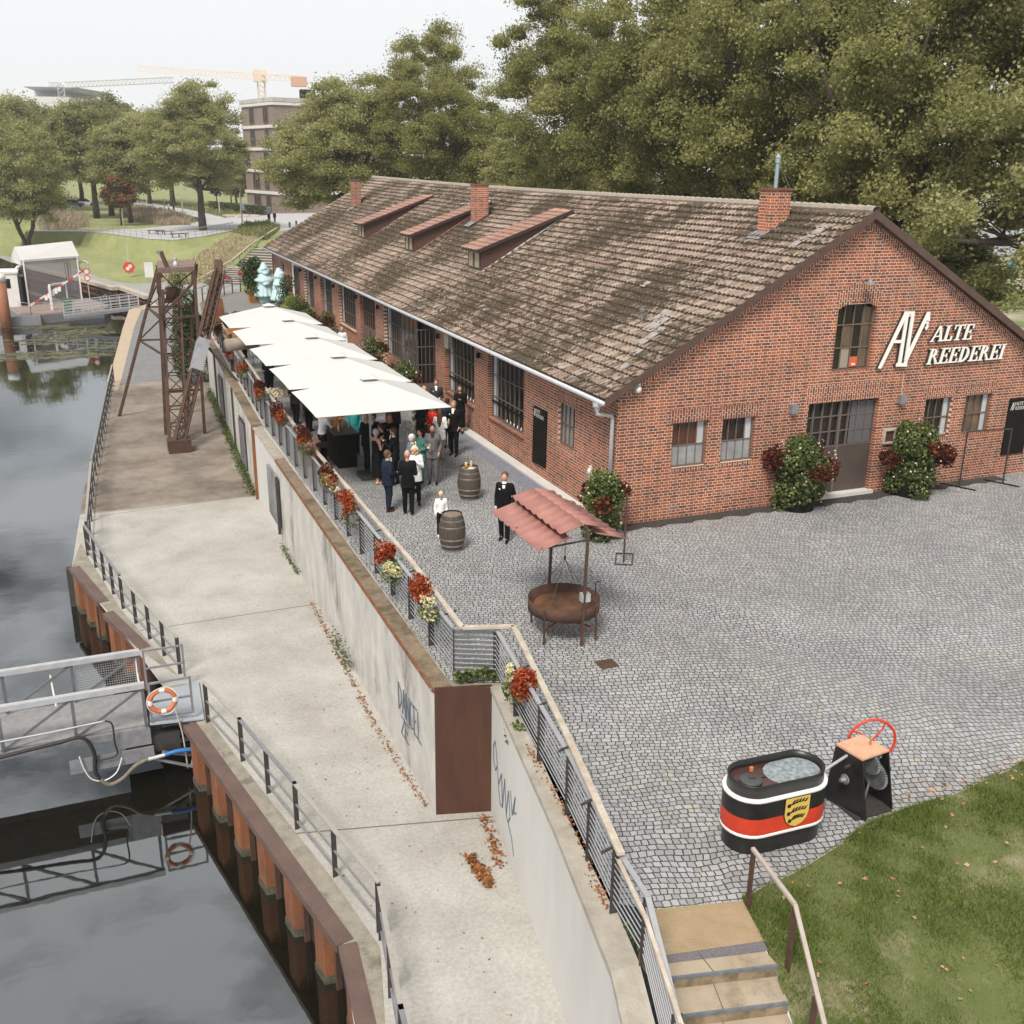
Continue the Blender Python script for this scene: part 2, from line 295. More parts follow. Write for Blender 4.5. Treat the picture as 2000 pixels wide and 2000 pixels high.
# ================================================================= SETTING
# ---- cobbles
def cobble_mat():
    m = bpy.data.materials.new('granite_setts'); m.use_nodes = True; nt = m.node_tree; b = nt.nodes['Principled BSDF']; L = nt.links.new
    tc = nn(nt, 'ShaderNodeTexCoord'); mp = nn(nt, 'ShaderNodeMapping'); mp.inputs['Rotation'].default_value = (0, 0, rad(14)); L(tc.outputs['Object'], mp.inputs[0])
    n0 = nn(nt, 'ShaderNodeTexNoise'); n0.inputs['Scale'].default_value = .3; n0.inputs['Detail'].default_value = 2; L(mp.outputs[0], n0.inputs['Vector'])
    n01 = nn(nt, 'ShaderNodeTexNoise'); n01.inputs['Scale'].default_value = 5; n01.inputs['Detail'].default_value = 2; L(mp.outputs[0], n01.inputs['Vector'])
    a1 = nn(nt, 'ShaderNodeVectorMath'); a1.operation = 'MULTIPLY_ADD'; L(n0.outputs['Color'], a1.inputs[0]); a1.inputs[1].default_value = (.9, .9, 0); L(mp.outputs[0], a1.inputs[2])
    a2 = nn(nt, 'ShaderNodeVectorMath'); a2.operation = 'MULTIPLY_ADD'; L(n01.outputs['Color'], a2.inputs[0]); a2.inputs[1].default_value = (.075, .075, 0); L(a1.outputs[0], a2.inputs[2])
    br = nn(nt, 'ShaderNodeTexBrick'); L(a2.outputs[0], br.inputs['Vector']); br.offset = .45; br.offset_frequency = 2; br.squash = .82; br.squash_frequency = 3
    for k, v in (('Scale', 1), ('Brick Width', .125), ('Row Height', .108), ('Mortar Size', .0098), ('Mortar Smooth', .4), ('Bias', 0)): br.inputs[k].default_value = v
    br.inputs['Color1'].default_value = (.39, .39, .405, 1); br.inputs['Color2'].default_value = (.27, .27, .285, 1)
    # moss / grit joints
    n1 = nn(nt, 'ShaderNodeTexNoise'); n1.inputs['Scale'].default_value = .45; n1.inputs['Detail'].default_value = 6; L(mp.outputs[0], n1.inputs['Vector'])
    r1 = nn(nt, 'ShaderNodeValToRGB'); e = r1.color_ramp.elements; e[0].position = .4; e[0].color = (.04, .037, .034, 1); e[1].position = .62; e[1].color = (.06, .075, .028, 1); L(n1.outputs[0], r1.inputs[0]); L(r1.outputs[0], br.inputs['Mortar'])
    # dirt
    n2 = nn(nt, 'ShaderNodeTexNoise'); n2.inputs['Scale'].default_value = .3; n2.inputs['Detail'].default_value = 9; n2.inputs['Roughness'].default_value = .68; L(tc.outputs['Object'], n2.inputs['Vector'])
    mr = nn(nt, 'ShaderNodeMapRange'); L(n2.outputs[0], mr.inputs[0]); mr.inputs[1].default_value = .33; mr.inputs[2].default_value = .66; mr.inputs[3].default_value = .78; mr.inputs[4].default_value = 1.12
    hs = nn(nt, 'ShaderNodeHueSaturation'); L(br.outputs[0], hs.inputs['Color']); L(mr.outputs[0], hs.inputs['Value'])
    # odd pale and dark stones
    vo = nn(nt, 'ShaderNodeTexVoronoi'); vo.inputs['Scale'].default_value = 8.3; L(a1.outputs[0], vo.inputs['Vector'])
    sx = nn(nt, 'ShaderNodeSeparateColor'); L(vo.outputs['Color'], sx.inputs[0])
    r3 = nn(nt, 'ShaderNodeValToRGB'); e = r3.color_ramp.elements; e[0].position = .975; e[0].color = (0, 0, 0, 1); e[1].position = .98; e[1].color = (1, 1, 1, 1); L(sx.outputs[0], r3.inputs[0])
    f1 = nn(nt, 'ShaderNodeMath'); f1.operation = 'MULTIPLY'; L(r3.outputs[0], f1.inputs[0])
    inv = nn(nt, 'ShaderNodeMath'); inv.operation = 'SUBTRACT'; inv.inputs[0].default_value = .75; L(br.outputs['Fac'], inv.inputs[1]); L(inv.outputs[0], f1.inputs[1]); f1.use_clamp = True
    mx = nn(nt, 'ShaderNodeMix'); mx.data_type = 'RGBA'; L(f1.outputs[0], mx.inputs[0]); L(hs.outputs[0], mx.inputs[6]); mx.inputs[7].default_value = (.42, .38, .31, 1)
    L(mx.outputs[2], b.inputs['Base Color']); b.inputs['Roughness'].default_value = .62
    bp = nn(nt, 'ShaderNodeBump'); bp.invert = True; bp.inputs['Strength'].default_value = .8; bp.inputs['Distance'].default_value = .012; L(br.outputs['Fac'], bp.inputs['Height']); L(bp.outputs[0], b.inputs['Normal'])
    return m
cob = cobble_mat()
def quay_mat():
    m = bpy.data.materials.new('quay_concrete'); m.use_nodes = True; nt = m.node_tree; b = nt.nodes['Principled BSDF']; L = nt.links.new
    tc = nn(nt, 'ShaderNodeTexCoord')
    def noise(s, d=8, r=.65, st=None):
        n = nn(nt, 'ShaderNodeTexNoise'); n.inputs['Scale'].default_value = s; n.inputs['Detail'].default_value = d; n.inputs['Roughness'].default_value = r
        if st: mp = nn(nt, 'ShaderNodeMapping'); mp.inputs['Scale'].default_value = st; L(tc.outputs['Object'], mp.inputs[0]); L(mp.outputs[0], n.inputs['Vector'])
        else: L(tc.outputs['Object'], n.inputs['Vector'])
        return n
    def ramp(src, p0, c0, p1, c1):
        r = nn(nt, 'ShaderNodeValToRGB'); e = r.color_ramp.elements; e[0].position = p0; e[0].color = (*c0, 1); e[1].position = p1; e[1].color = (*c1, 1); L(src, r.inputs[0]); return r
    def mix(f, a, b_):
        x = nn(nt, 'ShaderNodeMix'); x.data_type = 'RGBA'; L(f, x.inputs[0]); L(a, x.inputs[6]); L(b_, x.inputs[7]); return x.outputs[2]
    base = ramp(noise(.6).outputs[0], .35, (.46, .445, .415), .68, (.33, .315, .285))
    fine = ramp(noise(14, 4).outputs[0], .3, (.8, .8, .8), .7, (1.1, 1.1, 1.1))
    mu = nn(nt, 'ShaderNodeMix'); mu.data_type = 'RGBA'; mu.blend_type = 'MULTIPLY'; mu.inputs[0].default_value = 1; L(base.outputs[0], mu.inputs[6]); L(fine.outputs[0], mu.inputs[7])
    old = ramp(noise(.45, 10, .72).outputs[0], .36, (.13, .105, .085), .64, (.3, .255, .21))
    sp = nn(nt, 'ShaderNodeSeparateXYZ'); ge = nn(nt, 'ShaderNodeNewGeometry'); L(ge.outputs['Position'], sp.inputs[0])
    st = nn(nt, 'ShaderNodeMapRange'); L(sp.outputs['Y'], st.inputs[0]); st.inputs[1].default_value = 14.3; st.inputs[2].default_value = 14.6; st.clamp = True
    c = mix(st.outputs[0], mu.outputs[2], old.outputs[0])
    # joints at fixed places across the deck
    prev = None
    for y0, sl_ in ((3.81, .015), (-6.62, -.24), (14.42, .1)):
        ad = nn(nt, 'ShaderNodeMath'); ad.operation = 'MULTIPLY_ADD'; L(sp.outputs['X'], ad.inputs[0]); ad.inputs[1].default_value = -sl_; L(sp.outputs['Y'], ad.inputs[2])
        cm = nn(nt, 'ShaderNodeMath'); cm.operation = 'COMPARE'; L(ad.outputs[0], cm.inputs[0]); cm.inputs[1].default_value = y0-sl_*(-9.3); cm.inputs[2].default_value = .018
        if prev is not None: mxm = nn(nt, 'ShaderNodeMath'); mxm.operation = 'MAXIMUM'; L(prev, mxm.inputs[0]); L(cm.outputs[0], mxm.inputs[1]); prev = mxm.outputs[0]
        else: prev = cm.outputs[0]
    x = nn(nt, 'ShaderNodeMix'); x.data_type = 'RGBA'; L(prev, x.inputs[0]); L(c, x.inputs[6]); x.inputs[7].default_value = (.12, .1, .085, 1); c = x.outputs[2]
    # stains
    s2 = ramp(noise(.9, 10, .72).outputs[0], .6, (0, 0, 0), .74, (1, 1, 1)); x = nn(nt, 'ShaderNodeMix'); x.data_type = 'RGBA'
    f = nn(nt, 'ShaderNodeMath'); f.operation = 'MULTIPLY'; L(s2.outputs[0], f.inputs[0]); f.inputs[1].default_value = .45; L(f.outputs[0], x.inputs[0]); L(c, x.inputs[6]); x.inputs[7].default_value = (.2, .175, .14, 1)
    L(x.outputs[2], b.inputs['Base Color']); b.inputs['Roughness'].default_value = .85
    bp = nn(nt, 'ShaderNodeBump'); bp.inputs['Strength'].default_value = .15; bp.inputs['Distance'].default_value = .01; L(noise(40, 3).outputs[0], bp.inputs['Height']); L(bp.outputs[0], b.inputs['Normal'])
    return m
# ---- water
def water_mat():
    m = bpy.data.materials.new('water'); m.use_nodes = True; nt = m.node_tree; N = nt.nodes; L = nt.links.new; N.clear()
    o = nn(nt, 'ShaderNodeOutputMaterial'); d = nn(nt, 'ShaderNodeBsdfDiffuse'); d.inputs[0].default_value = (.008, .007, .004, 1)
    g = nn(nt, 'ShaderNodeBsdfGlossy'); g.inputs['Roughness'].default_value = .03; g.inputs[0].default_value = (.88, .94, 1, 1)
    fr = nn(nt, 'ShaderNodeFresnel'); fr.inputs[0].default_value = 2.3; ms = nn(nt, 'ShaderNodeMixShader')
    tc = nn(nt, 'ShaderNodeTexCoord'); n = nn(nt, 'ShaderNodeTexNoise'); n.inputs['Scale'].default_value = 1.1; n.inputs['Detail'].default_value = 3; L(tc.outputs['Object'], n.inputs['Vector'])
    bp = nn(nt, 'ShaderNodeBump'); bp.inputs['Strength'].default_value = .05; bp.inputs['Distance'].default_value = .05; L(n.outputs[0], bp.inputs['Height'])
    L(bp.outputs[0], g.inputs['Normal']); L(bp.outputs[0], fr.inputs['Normal']); L(fr.outputs[0], ms.inputs[0]); L(d.outputs[0], ms.inputs[1]); L(g.outputs[0], ms.inputs[2]); L(ms.outputs[0], o.inputs[0]); return m
struct(MB().sheet([(-160, -60), (-4, -60), (-4, 135), (-160, 135)], WZ).build('water', water_mat()))
# weed film on the far water
weedm = leafmat('water_weed', [(.05, .055, .025), (.09, .09, .045), (.16, .15, .09)], 0)
pts = []
for _ in range(17):
    c = (rng.uniform(-17, -10.5), rng.uniform(55, 71)); a = rng.uniform(-.2, .3); n = 90
    u = rng.normal(size=n)*1.4; v = rng.normal(size=n)*.16
    pts.append(np.stack([c[0]+u*math.cos(a)-v*math.sin(a), c[1]+u*math.sin(a)*.5+v*3, np.full(n, WZ+.006)], 1))
P_ = np.concatenate(pts); P_ = P_[(P_[:, 0] < -10.4)]
V_ = np.empty((len(P_), 4, 3)); s_ = .05+.11*rng.random(len(P_)); 
for k, (i, j) in enumerate(((-1, -.6), (1, -.7), (1.1, .6), (-.9, .7))): V_[:, k] = P_+np.stack([s_*i*1.6, s_*j*1.5, np.arange(len(P_))*1e-6], 1)
tag(npmesh('water_weed', V_.reshape(-1, 3), np.arange(4*len(P_)).reshape(-1, 4), weedm, rnd=rng.random(len(P_))), 'streaks of green duckweed floating beside the moored pontoon', 'duckweed', kind='stuff')
# ---- quay deck
edge = [(-10.6, -18), (-10.05, -11.2), (-9.83, -9.6), G(380, 1425, Q)[:2], (-11.75, .2), G(270, 1275, Q)[:2], G(140, 1110, Q)[:2], G(165, 950, Q)[:2], G(205, 780, Q)[:2], G(240, 640, Q)[:2], G(262, 600, Q)[:2], G(300, 592, Q)[:2]]
wallx = [(-5, 50), (-6.45, 35.5), (-7.28, 14), (-7.33, -6.85), (-6.3, -7.12), (-7.0, -11.5), (-7.55, -14.4), (-8.3, -18)]
inner = [(wallx[i][0]+.2, wallx[i][1]) for i in range(len(wallx))]
poly = [(p[0], p[1]) for p in edge]+[(-5.0, 74), (-4.2, 60)]+inner
qd = MB().sheet(poly, Q); struct(qd.build('quay_deck', quay_mat()))
asph = mat('asphalt', (.17, .17, .175), .85, c2=(.22, .22, .225), ns=2, bump=.2, bs=60)
a = [G(221, 750, Q), G(330, 743, Q), (-6.6, 36, Q), (-5.5, 50, Q), (-4.2, 60, Q), (-4.6, 74, Q), G(302, 588, Q), G(285, 596, Q), G(262, 612, Q), G(243, 640, Q)]
struct(MB().sheet([(p[0], p[1]) for p in a], Q+.006).build('quay_path', asph))
# tan edging strip
a = [G(205, 768, Q), G(240, 640, Q), G(252, 605, Q), G(300, 590, Q), G(312, 600, Q), G(276, 605, Q), G(262, 640, Q), G(232, 762, Q)]
struct(MB().sheet([(p[0], p[1]) for p in a], Q+.012).build('edging_strip', mat('tan_edging', (.5, .4, .29), .85, c2=(.38, .3, .22), ns=3, stretch=(.3, 3, 1))))
# rough strip between cap and deck
rs = mat('rough_concrete_strip', (.32, .29, .24), .95, c2=(.22, .2, .165), ns=3, c3=(.12, .11, .08), bump=.8, bs=25)
a = [G(380, 1420, Q), G(677, 1845, Q), G(700, 2000, Q), G(752, 2000, Q), G(742, 1850, Q), G(640, 1705, Q), G(470, 1490, Q), G(408, 1405, Q)]
struct(MB().sheet([(p[0], p[1]) for p in a], Q+.007).build('kerb_strip', rs))
a = [G(140, 1108, Q), G(270, 1268, Q), G(330, 1310, Q), G(345, 1318, Q), G(236, 1190, Q), G(170, 1085, Q), G(158, 1060, Q)]
struct(MB().sheet([(p[0], p[1]) for p in a], Q+.007).build('kerb_strip', rs))
# ---- plaza
pl = [(-6.95, -6.7), (-6.0, -7.1), (-6.75, -11.5), (-7.0, -13.2), G(1275, 1776, 0), G(1450, 1758, 0), G(1478, 1738, 0), G(1560, 1700, 0), G(1640, 1650, 0), G(1700, 1612, 0), G(1780, 1580, 0), G(1850, 1557, 0), G(1930, 1520, 0), G(2000, 1492, 0), (14, -12.2), (60, -12), (60, 2), (16, 4), (16, 52), (2, 58), (-3, 55), (-5.2, 50), (-6.3, 35), (-6.9, 14)]
struct(MB().sheet([(p[0], p[1]) for p in pl], 0).build('plaza', cob))
# gravel apron at the far end of the terrace, asphalt
struct(MB().sheet([(-5.6, 41), (-.1, 43), (-.1, 52.5), (1.5, 57), (-3, 54.8), (-5.15, 49.8), (-6.0, 41)], .004).build('gravel_apron', mat('gravel', (.24, .235, .23), .9, c2=(.16, .155, .15), ns=9, bump=.5, bs=60)))
# dark sheet that paints shade along the foot of the gable, paver band along the long wall
shadem = mat('painted_shade', (.03, .026, .023), .95, c2=(.06, .05, .045), ns=8, bump=.8, bs=30)
a = [(.05, -.02), (6, -.02), (6, -.2)]
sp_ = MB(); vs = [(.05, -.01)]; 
xs = np.linspace(.05, 13.6, 60); lo = [(x, -.46-.07*math.sin(x*7)-.06*random.random()-(.1 if 5.8 < x < 8.8 else 0)) for x in xs]; sp_.sheet([(13.6, -.01), (.05, -.01)]+lo, .005); struct(sp_.build('shade_strip', shadem))
pav = mat('band_setts', (.15, .16, .2), .6, c2=(.24, .25, .3), ns=7, bump=.6, bs=18)
struct(MB().sheet([(-.95, .5), (-.35, .5), (-.35, 14.6), (-.95, 14.6)], .004).build('paver_band', pav))
struct(MB().box(-.36, 1.5, 0, -.02, 14.6, .05).build('kerb_stone', concl))
# ---- near lawn
lp = [G(1450, 1758, 0), G(1478, 1738, 0), G(1560, 1700, 0), G(1640, 1650, 0), G(1700, 1612, 0), G(1780, 1580, 0), G(1850, 1557, 0), G(1930, 1520, 0), G(2000, 1492, 0), (14, -12.2, 0), (30, -12, 0)]
SLOPE = .38
def lawn_z(x, y):
    ye = float(np.interp(x, [p[0] for p in lp], [p[1] for p in lp])); d = max(0, ye-y)
    return -.005-SLOPE*max(0, d-1.1)-.03*min(d, 1.1)
nx, ny = 60, 22; V = []; F = []
x0s = np.linspace(lp[0][0], 16, nx)
for x in x0s:
    ye = float(np.interp(x, [p[0] for p in lp], [p[1] for p in lp]))
    for j in range(ny):
        y = ye-j*.3; xx = x-.27*(j*.3)*max(0, 1-(x-lp[0][0])/3)
        V.append((xx, y, lawn_z(x, y)))
for i in range(nx-1):
    for j in range(ny-1): a = i*ny+j; F.append((a, a+1, a+ny+1, a+ny))
lawnm = mat('lawn_ground', (.085, .11, .03), .95, c2=(.12, .14, .045), ns=2.2, c3=(.24, .21, .13), bump=.8, bs=30, t3=.6)
o = npmesh('lawn', V, F, lawnm, smooth=True); struct(o)
# blades
gm = leafmat('grass_blades', [(.08, .12, .02), (.125, .165, .034), (.17, .21, .055), (.28, .26, .13)], .3)
n = 200000; gx = rng.uniform(-6.6, 6, n); gy_ = rng.random(n)**1.4*5.2
ye = np.interp(gx, [p[0] for p in lp], [p[1] for p in lp]); gy = ye+.03-gy_
f1 = np.sin(gx*2.1+1.3*np.sin(gy*1.7))+np.sin(gy*3.1+gx*.9)+.7*np.sin(gx*5.3-gy*4.1)+.5*np.sin(gx*9+gy*7.3)
keep = (rng.random(n) < np.clip(.68+.26*f1, .12, 1)) & (gx > -5.34-.27*(ye-gy)) ; gx = gx[keep]; gy = gy[keep]; f1 = f1[keep]; d_ = np.maximum(0, np.interp(gx, [p[0] for p in lp], [p[1] for p in lp])-gy)
gz = -.005-SLOPE*np.maximum(0, d_-1.1)-.03*np.minimum(d_, 1.1)
n = len(gx); base = np.stack([gx, gy, gz], 1); a = rng.uniform(0, 2*PI, n); h = (.03+.045*rng.random(n))*np.clip(1+.25*f1, .6, 1.6); wv = np.stack([np.cos(a), np.sin(a), 0*a], 1)*.006; ln = np.stack([-np.sin(a)*h*.6, np.cos(a)*h*.6, h], 1)
V = np.stack([base-wv, base+wv, base+ln], 1).reshape(-1, 3)
tag(npmesh('grass', V, np.arange(3*n).reshape(n, 3), gm, rnd=np.clip(rng.random(n)*.75+.25*(f1 < 0), 0, 1)), 'short worn grass growing on the lawn beside the steps', 'grass', kind='stuff')
# ---- far terrain
basin = [G(0, 504, Q), G(33, 517, Q), G(155, 546, Q), G(224, 565, Q), G(230, 561, Q), G(289, 582, Q), G(300, 592, Q)]
basin = [(-60, 170)]+[(p[0], p[1]) for p in basin]
lb = [(-60, 175)]+[G(x, y, Q)[:2] for x, y in [(0, 499), (100, 514), (160, 528), (194, 542), (233, 551), (267, 555), (308, 551), (398, 543), (425, 545)]]+[(2.5, 84), (1, 76), (-2, 66)]
LP = basin+[(-5.0, 72), (-4.6, 70)]+lb[::-1][0:0]+[(-3.6, 62), (-3, 64)]+lb[::-1]
LPa = np.array(LP)
def inside(px, py, poly):
    c = np.zeros(px.shape, bool); n = len(poly)
    for i in range(n):
        x1, y1 = poly[i]; x2, y2 = poly[(i+1) % n]
        if y1 == y2: continue
        k = ((y1 > py) != (y2 > py)) & (px < (x2-x1)*(py-y1)/(y2-y1)+x1); c ^= k
    return c
def distpoly(px, py, poly):
    d = np.full(px.shape, 1e9); n = len(poly)
    for i in range(n):
        x1, y1 = poly[i]; x2, y2 = poly[(i+1) % n]; L2 = (x2-x1)**2+(y2-y1)**2+1e-9
        t = np.clip(((px-x1)*(x2-x1)+(py-y1)*(y2-y1))/L2, 0, 1); d = np.minimum(d, np.hypot(px-x1-t*(x2-x1), py-y1-t*(y2-y1)))
    return d
BAS = basin+[(-5, 70), (-5, 20), (-90, 20), (-90, 170)]
def hfun(X, Y):
    X = np.asarray(X, float); Y = np.asarray(Y, float)
    d = distpoly(X, Y, LP); d[inside(X, Y, LP)] = 0
    wid = np.where(Y < 84, 8, np.interp(X, [-22, -16, -9, -4, 3, 8, 14], [11, 12, 22, 20, 20, 16, 12])); t = np.clip(d/wid, 0, 1); t = t*t*(3-2*t)*.35+t*.65
    h = Q*(1-t)-.04
    ib = inside(X, Y, BAS) | (distpoly(X, Y, BAS) < 1.6); h = np.where(ib, -6., h)
    return h
def hz(x, y): return float(hfun([x], [y])[0])
xs = np.concatenate([np.linspace(-420, -70, 12), np.linspace(-60, 40, 111), np.linspace(45, 600, 20)]); ys = np.concatenate([np.linspace(50, 150, 121), np.linspace(154, 240, 20), np.linspace(260, 1500, 16)])
GX, GY = np.meshgrid(xs, ys, indexing='ij'); H = hfun(GX.ravel(), GY.ravel()); nx, ny = GX.shape
# keep clear of the terrace
tin = inside(GX.ravel(), GY.ravel(), [(-6, 40), (17, 40), (17, 52), (2, 58.5), (-3, 55.5)]); H = np.where(tin, -.06, H)
TP_ = [G(x, y, 0)[:2] for x, y in [(60, 452), (150, 452), (200, 455), (291, 467), (340, 469), (396, 462), (457, 450), (480, 447), (540, 452), (600, 445), (640, 425), (640, 408), (560, 412), (505, 423), (470, 420), (425, 412), (380, 405), (320, 396), (262, 391), (262, 398), (300, 406), (360, 418), (398, 428), (380, 436), (330, 441), (280, 446), (200, 449), (60, 449)]]
H = np.where((inside(GX.ravel(), GY.ravel(), TP_) | (distpoly(GX.ravel(), GY.ravel(), TP_) < 1.3)) & (H > -2.0), -.03, H)
V = np.stack([GX.ravel(), GY.ravel(), H], 1); I = np.arange(nx*ny).reshape(nx, ny)
F = np.stack([I[:-1, :-1].ravel(), I[1:, :-1].ravel(), I[1:, 1:].ravel(), I[:-1, 1:].ravel()], 1)
def mown():
    m = mat('park_grass', (.19, .215, .08), .95, c2=(.27, .285, .12), ns=.5, c3=(.3, .29, .16), bump=.3, bs=6, stretch=(1, .35, 1)); return m
struct(npmesh('ground', V, F, mown(), smooth=True))
struct(MB().sheet([(15.5, -70), (400, -70), (400, 53), (15.5, 53)], -.02).build('ground', mat('sandy_ground', (.42, .36, .28), .95, c2=(.34, .29, .22), ns=.3, c3=(.14, .19, .06), bump=.2, bs=8, t3=.5)))
# lower path
struct(MB().sheet(LP, Q+.004).build('path', mat('path_asphalt', (.27, .265, .265), .85, c2=(.33, .325, .32), ns=.8)))
# upper road and path (pixel outlines on the z=0 level)
road = mat('road_asphalt', (.4, .4, .41), .85, c2=(.46, .46, .47), ns=.4)
T = [(60, 452), (150, 452), (200, 455), (291, 467), (340, 469), (396, 462), (457, 450), (480, 447), (540, 452), (600, 445), (640, 425), (640, 408), (560, 412), (505, 423), (470, 420), (425, 412), (380, 405), (320, 396), (262, 391), (262, 398), (300, 406), (360, 418), (398, 428), (380, 436), (330, 441), (280, 446), (200, 449), (60, 449)]
struct(MB().sheet([G(x, y, .015)[:2] for x, y in T], .015).build('road', road))
struct(MB().sheet([G(x, y, .01)[:2] for x, y in [(0, 402), (120, 404), (262, 398), (262, 391), (120, 394), (0, 392)]], .012).build('road', road))
# ================================================================= WALLS, RAILINGS
def strokes(pts_list, m, wd, conv, nm, parent=None):
    b = MB()
    for pts in pts_list:
        for p, q in zip(pts[:-1], pts[1:]): b.beam(conv(*p), conv(*q), wd, .006, up=(0, 0, 1))
    return b
# long weathered retaining wall
rw = empty('retaining_wall', (-7.3, 0, Q), 'long weathered pale concrete retaining wall between lower quay and terrace', 'wall')
body = MB(); th = .45
W1 = [(-7.33, -6.83), (-7.28, 9.0)]; 
body.prism([(-7.33, -6.83), (-6.9, -6.83), (-6.85, 9.6), (-7.28, 9.6)], Q, -.07).build('wall', concw, rw)
MB().prism([(-7.275, 9.6), (-6.85, 9.6), (-6.85, 14.0), (-7.27, 14.0)], Q, -.02).build('wall', concl, rw)['label'] = 'smooth light wall section'
MB().prism([(-7.27, 14.2), (-6.85, 14.2), (-6.05, 35.5), (-4.6, 50), (-5.0, 50), (-6.45, 35.5)], Q, .02).build('wall', concw, rw)
MB().prism([(-7.37, -6.86), (-7.33, -6.86), (-7.285, 9.6), (-7.325, 9.6)], -.07, -.012).build('steel_edge', rusto, rw)
MB().prism([(-7.33, -6.86), (-6.97, -6.86), (-6.97, 9.6), (-7.285, 9.6)], -.07, -.02).build('coping', copingb, rw)
MB().prism([(-7.34, 9.6), (-6.97, 9.6), (-6.97, 14.0), (-7.33, 14.0)], -.02, .03).build('coping', coping, rw)
MB().prism([(-7.33, 14.2), (-6.95, 14.2), (-6.2, 35.5), (-4.8, 50), (-5.05, 50), (-6.52, 35.5)], .02, .075).build('coping', copingb, rw)
MB().box(-7.36, 14.0, Q, -7.1, 14.2, .04).build('steel_post', rusto, rw)
for yy in (21.5, 30):
    MB().box(-7.28+(yy-14)*.038-.07, yy, Q, -7.15+(yy-14)*.038, yy+.12, .0).build('steel_post', dksteel, rw)
# dark recessed panels with bars
for y0, y1 in ((17.1, 18.6), (26.2, 27.6)):
    xx = -7.28+(y0-14)*.038; MB().box(xx-.035, y0, -2.5, xx, y1, -.55).build('metal_panel', dksteel, rw); b = MB()
    for k in range(5): b.beam((xx-.06, y0+.1+k*.32, -2.4), (xx-.06, y0+.3+k*.28, -.65), .025)
    b.build('bars', greysteel, rw)
# grey service panel on the near part
MB().box(-7.365, 9.2, -2.25, -7.3, 11.1, -.55).build('metal_panel', mat('grey_panel', (.28, .28, .29), .6, c2=(.1, .1, .11), ns=1.1, c3=(.4, .4, .41)), rw)
MB().beam((-7.38, 9.1, -2.4), (-7.38, 9.1, -.45), .09).build('steel_post', dksteel, rw)
# scrawled tag on the wall
graf = mat('spray_paint_blue', (.1, .14, .2), .7); graf2 = mat('spray_paint_grey', (.25, .28, .32), .7)
def wl(u, v):   # along wall plane X=-7.34, u metres from near end, v up
    return (-7.336, -6.2+u, Q+v)
letters = {'D': [[(0, 0), (0, 1), (.5, .8), (.6, .4), (0, 0)]], 'A': [[(0, 0), (.3, 1), (.6, 0)], [(.12, .4), (.5, .4)]], 'N': [[(0, 0), (0, 1), (.6, 0), (.6, 1)]], 'C': [[(.6, .9), (.2, 1), (0, .5), (.2, 0), (.6, .1)]], 'E': [[(.6, 1), (0, 1), (0, 0), (.6, 0)], [(0, .5), (.4, .5)]], 'L': [[(0, 1), (0, 0), (.6, 0)]], 'Z': [[(0, 1), (.6, 1), (0, 0), (.6, 0)]]}
b = MB(); u = 1.75
for ch in 'DANCEL':
    for st in letters[ch]:
        for p, q in zip(st[:-1], st[1:]):
            f = lambda t: wl(u-t[0]*.35, 1.05+t[1]*.62)
            b.beam(f(p), f(q), .006, .035, up=(0, 0, 1))
    u -= .27
b.build('graffiti', graf, rw)
b = MB(); u = 1.6
for ch in 'ZE':
    for st in letters[ch]:
        for p, q in zip(st[:-1], st[1:]):
            f = lambda t: wl(u-t[0]*.4, .55+t[1]*.4); b.beam(f(p), f(q), .006, .03)
    u -= .3
b.build('graffiti', graf, rw)
# rust end panel
ep = MB().prism([(-7.33, -6.87), (-6.3, -7.15), (-6.28, -7.1), (-7.31, -6.83)], Q, .015).build('steel_panel', corten, None, loc=(-6.8, -7, Q)); tag(ep, 'tall rust brown steel panel closing the end of the weathered wall', 'steel panel')
# front smooth wall
fw = empty('retaining_wall', (-6.5, -9, Q), 'smooth white concrete wall with blue scribble beside the front steps', 'wall')
FWo = [(-6.3, -7.15), (-7.0, -11.5), (-7.52, -14.3)]
FWi = [(-5.9, -7.15), (-6.62, -11.5), (-7.17, -14.3)]
MB().prism([FWo[0], FWi[0], FWi[1], FWi[2], FWo[2], FWo[1]], Q, -.1).build('wall', concl, fw)
MB().prism([(-6.33, -7.15), (-5.9, -7.15), (-6.62, -11.5), (-7.17, -14.3), (-7.56, -14.3), (-7.03, -11.5)], -.1, .0).build('coping', coping, fw)
b = MB(); A, B = FWo[2], (-8.1, -16.8)
b.add([(A[0], A[1], Q), (B[0], B[1], Q), (B[0]+.38, B[1], Q), (A[0]+.35, A[1], Q), (A[0], A[1], -.1), (B[0], B[1], -1.1), (B[0]+.38, B[1], -1.1), (A[0]+.35, A[1], -.1)], [(0, 4, 5, 1), (1, 5, 6, 2), (2, 6, 7, 3), (4, 7, 6, 5)]).build('wall', concl, fw)
b = MB(); b.add([(A[0]-.04, A[1], -.1), (B[0]-.04, B[1], -1.1), (B[0]+.38, B[1], -1.1), (A[0]+.35, A[1], -.1), (A[0]-.04, A[1], .0), (B[0]-.04, B[1], -1.0), (B[0]+.38, B[1], -1.0), (A[0]+.35, A[1], .0)], [(0, 4, 5, 1), (1, 5, 6, 2), (2, 6, 7, 3), (4, 7, 6, 5)]).build('coping', coping, fw)
def fwp(t, z):   # on outer face, t metres from corner
    d = Vector((-.7, -4.35, 0)).normalized(); return (-6.3+d.x*t-.012, -7.15+d.y*t, z)
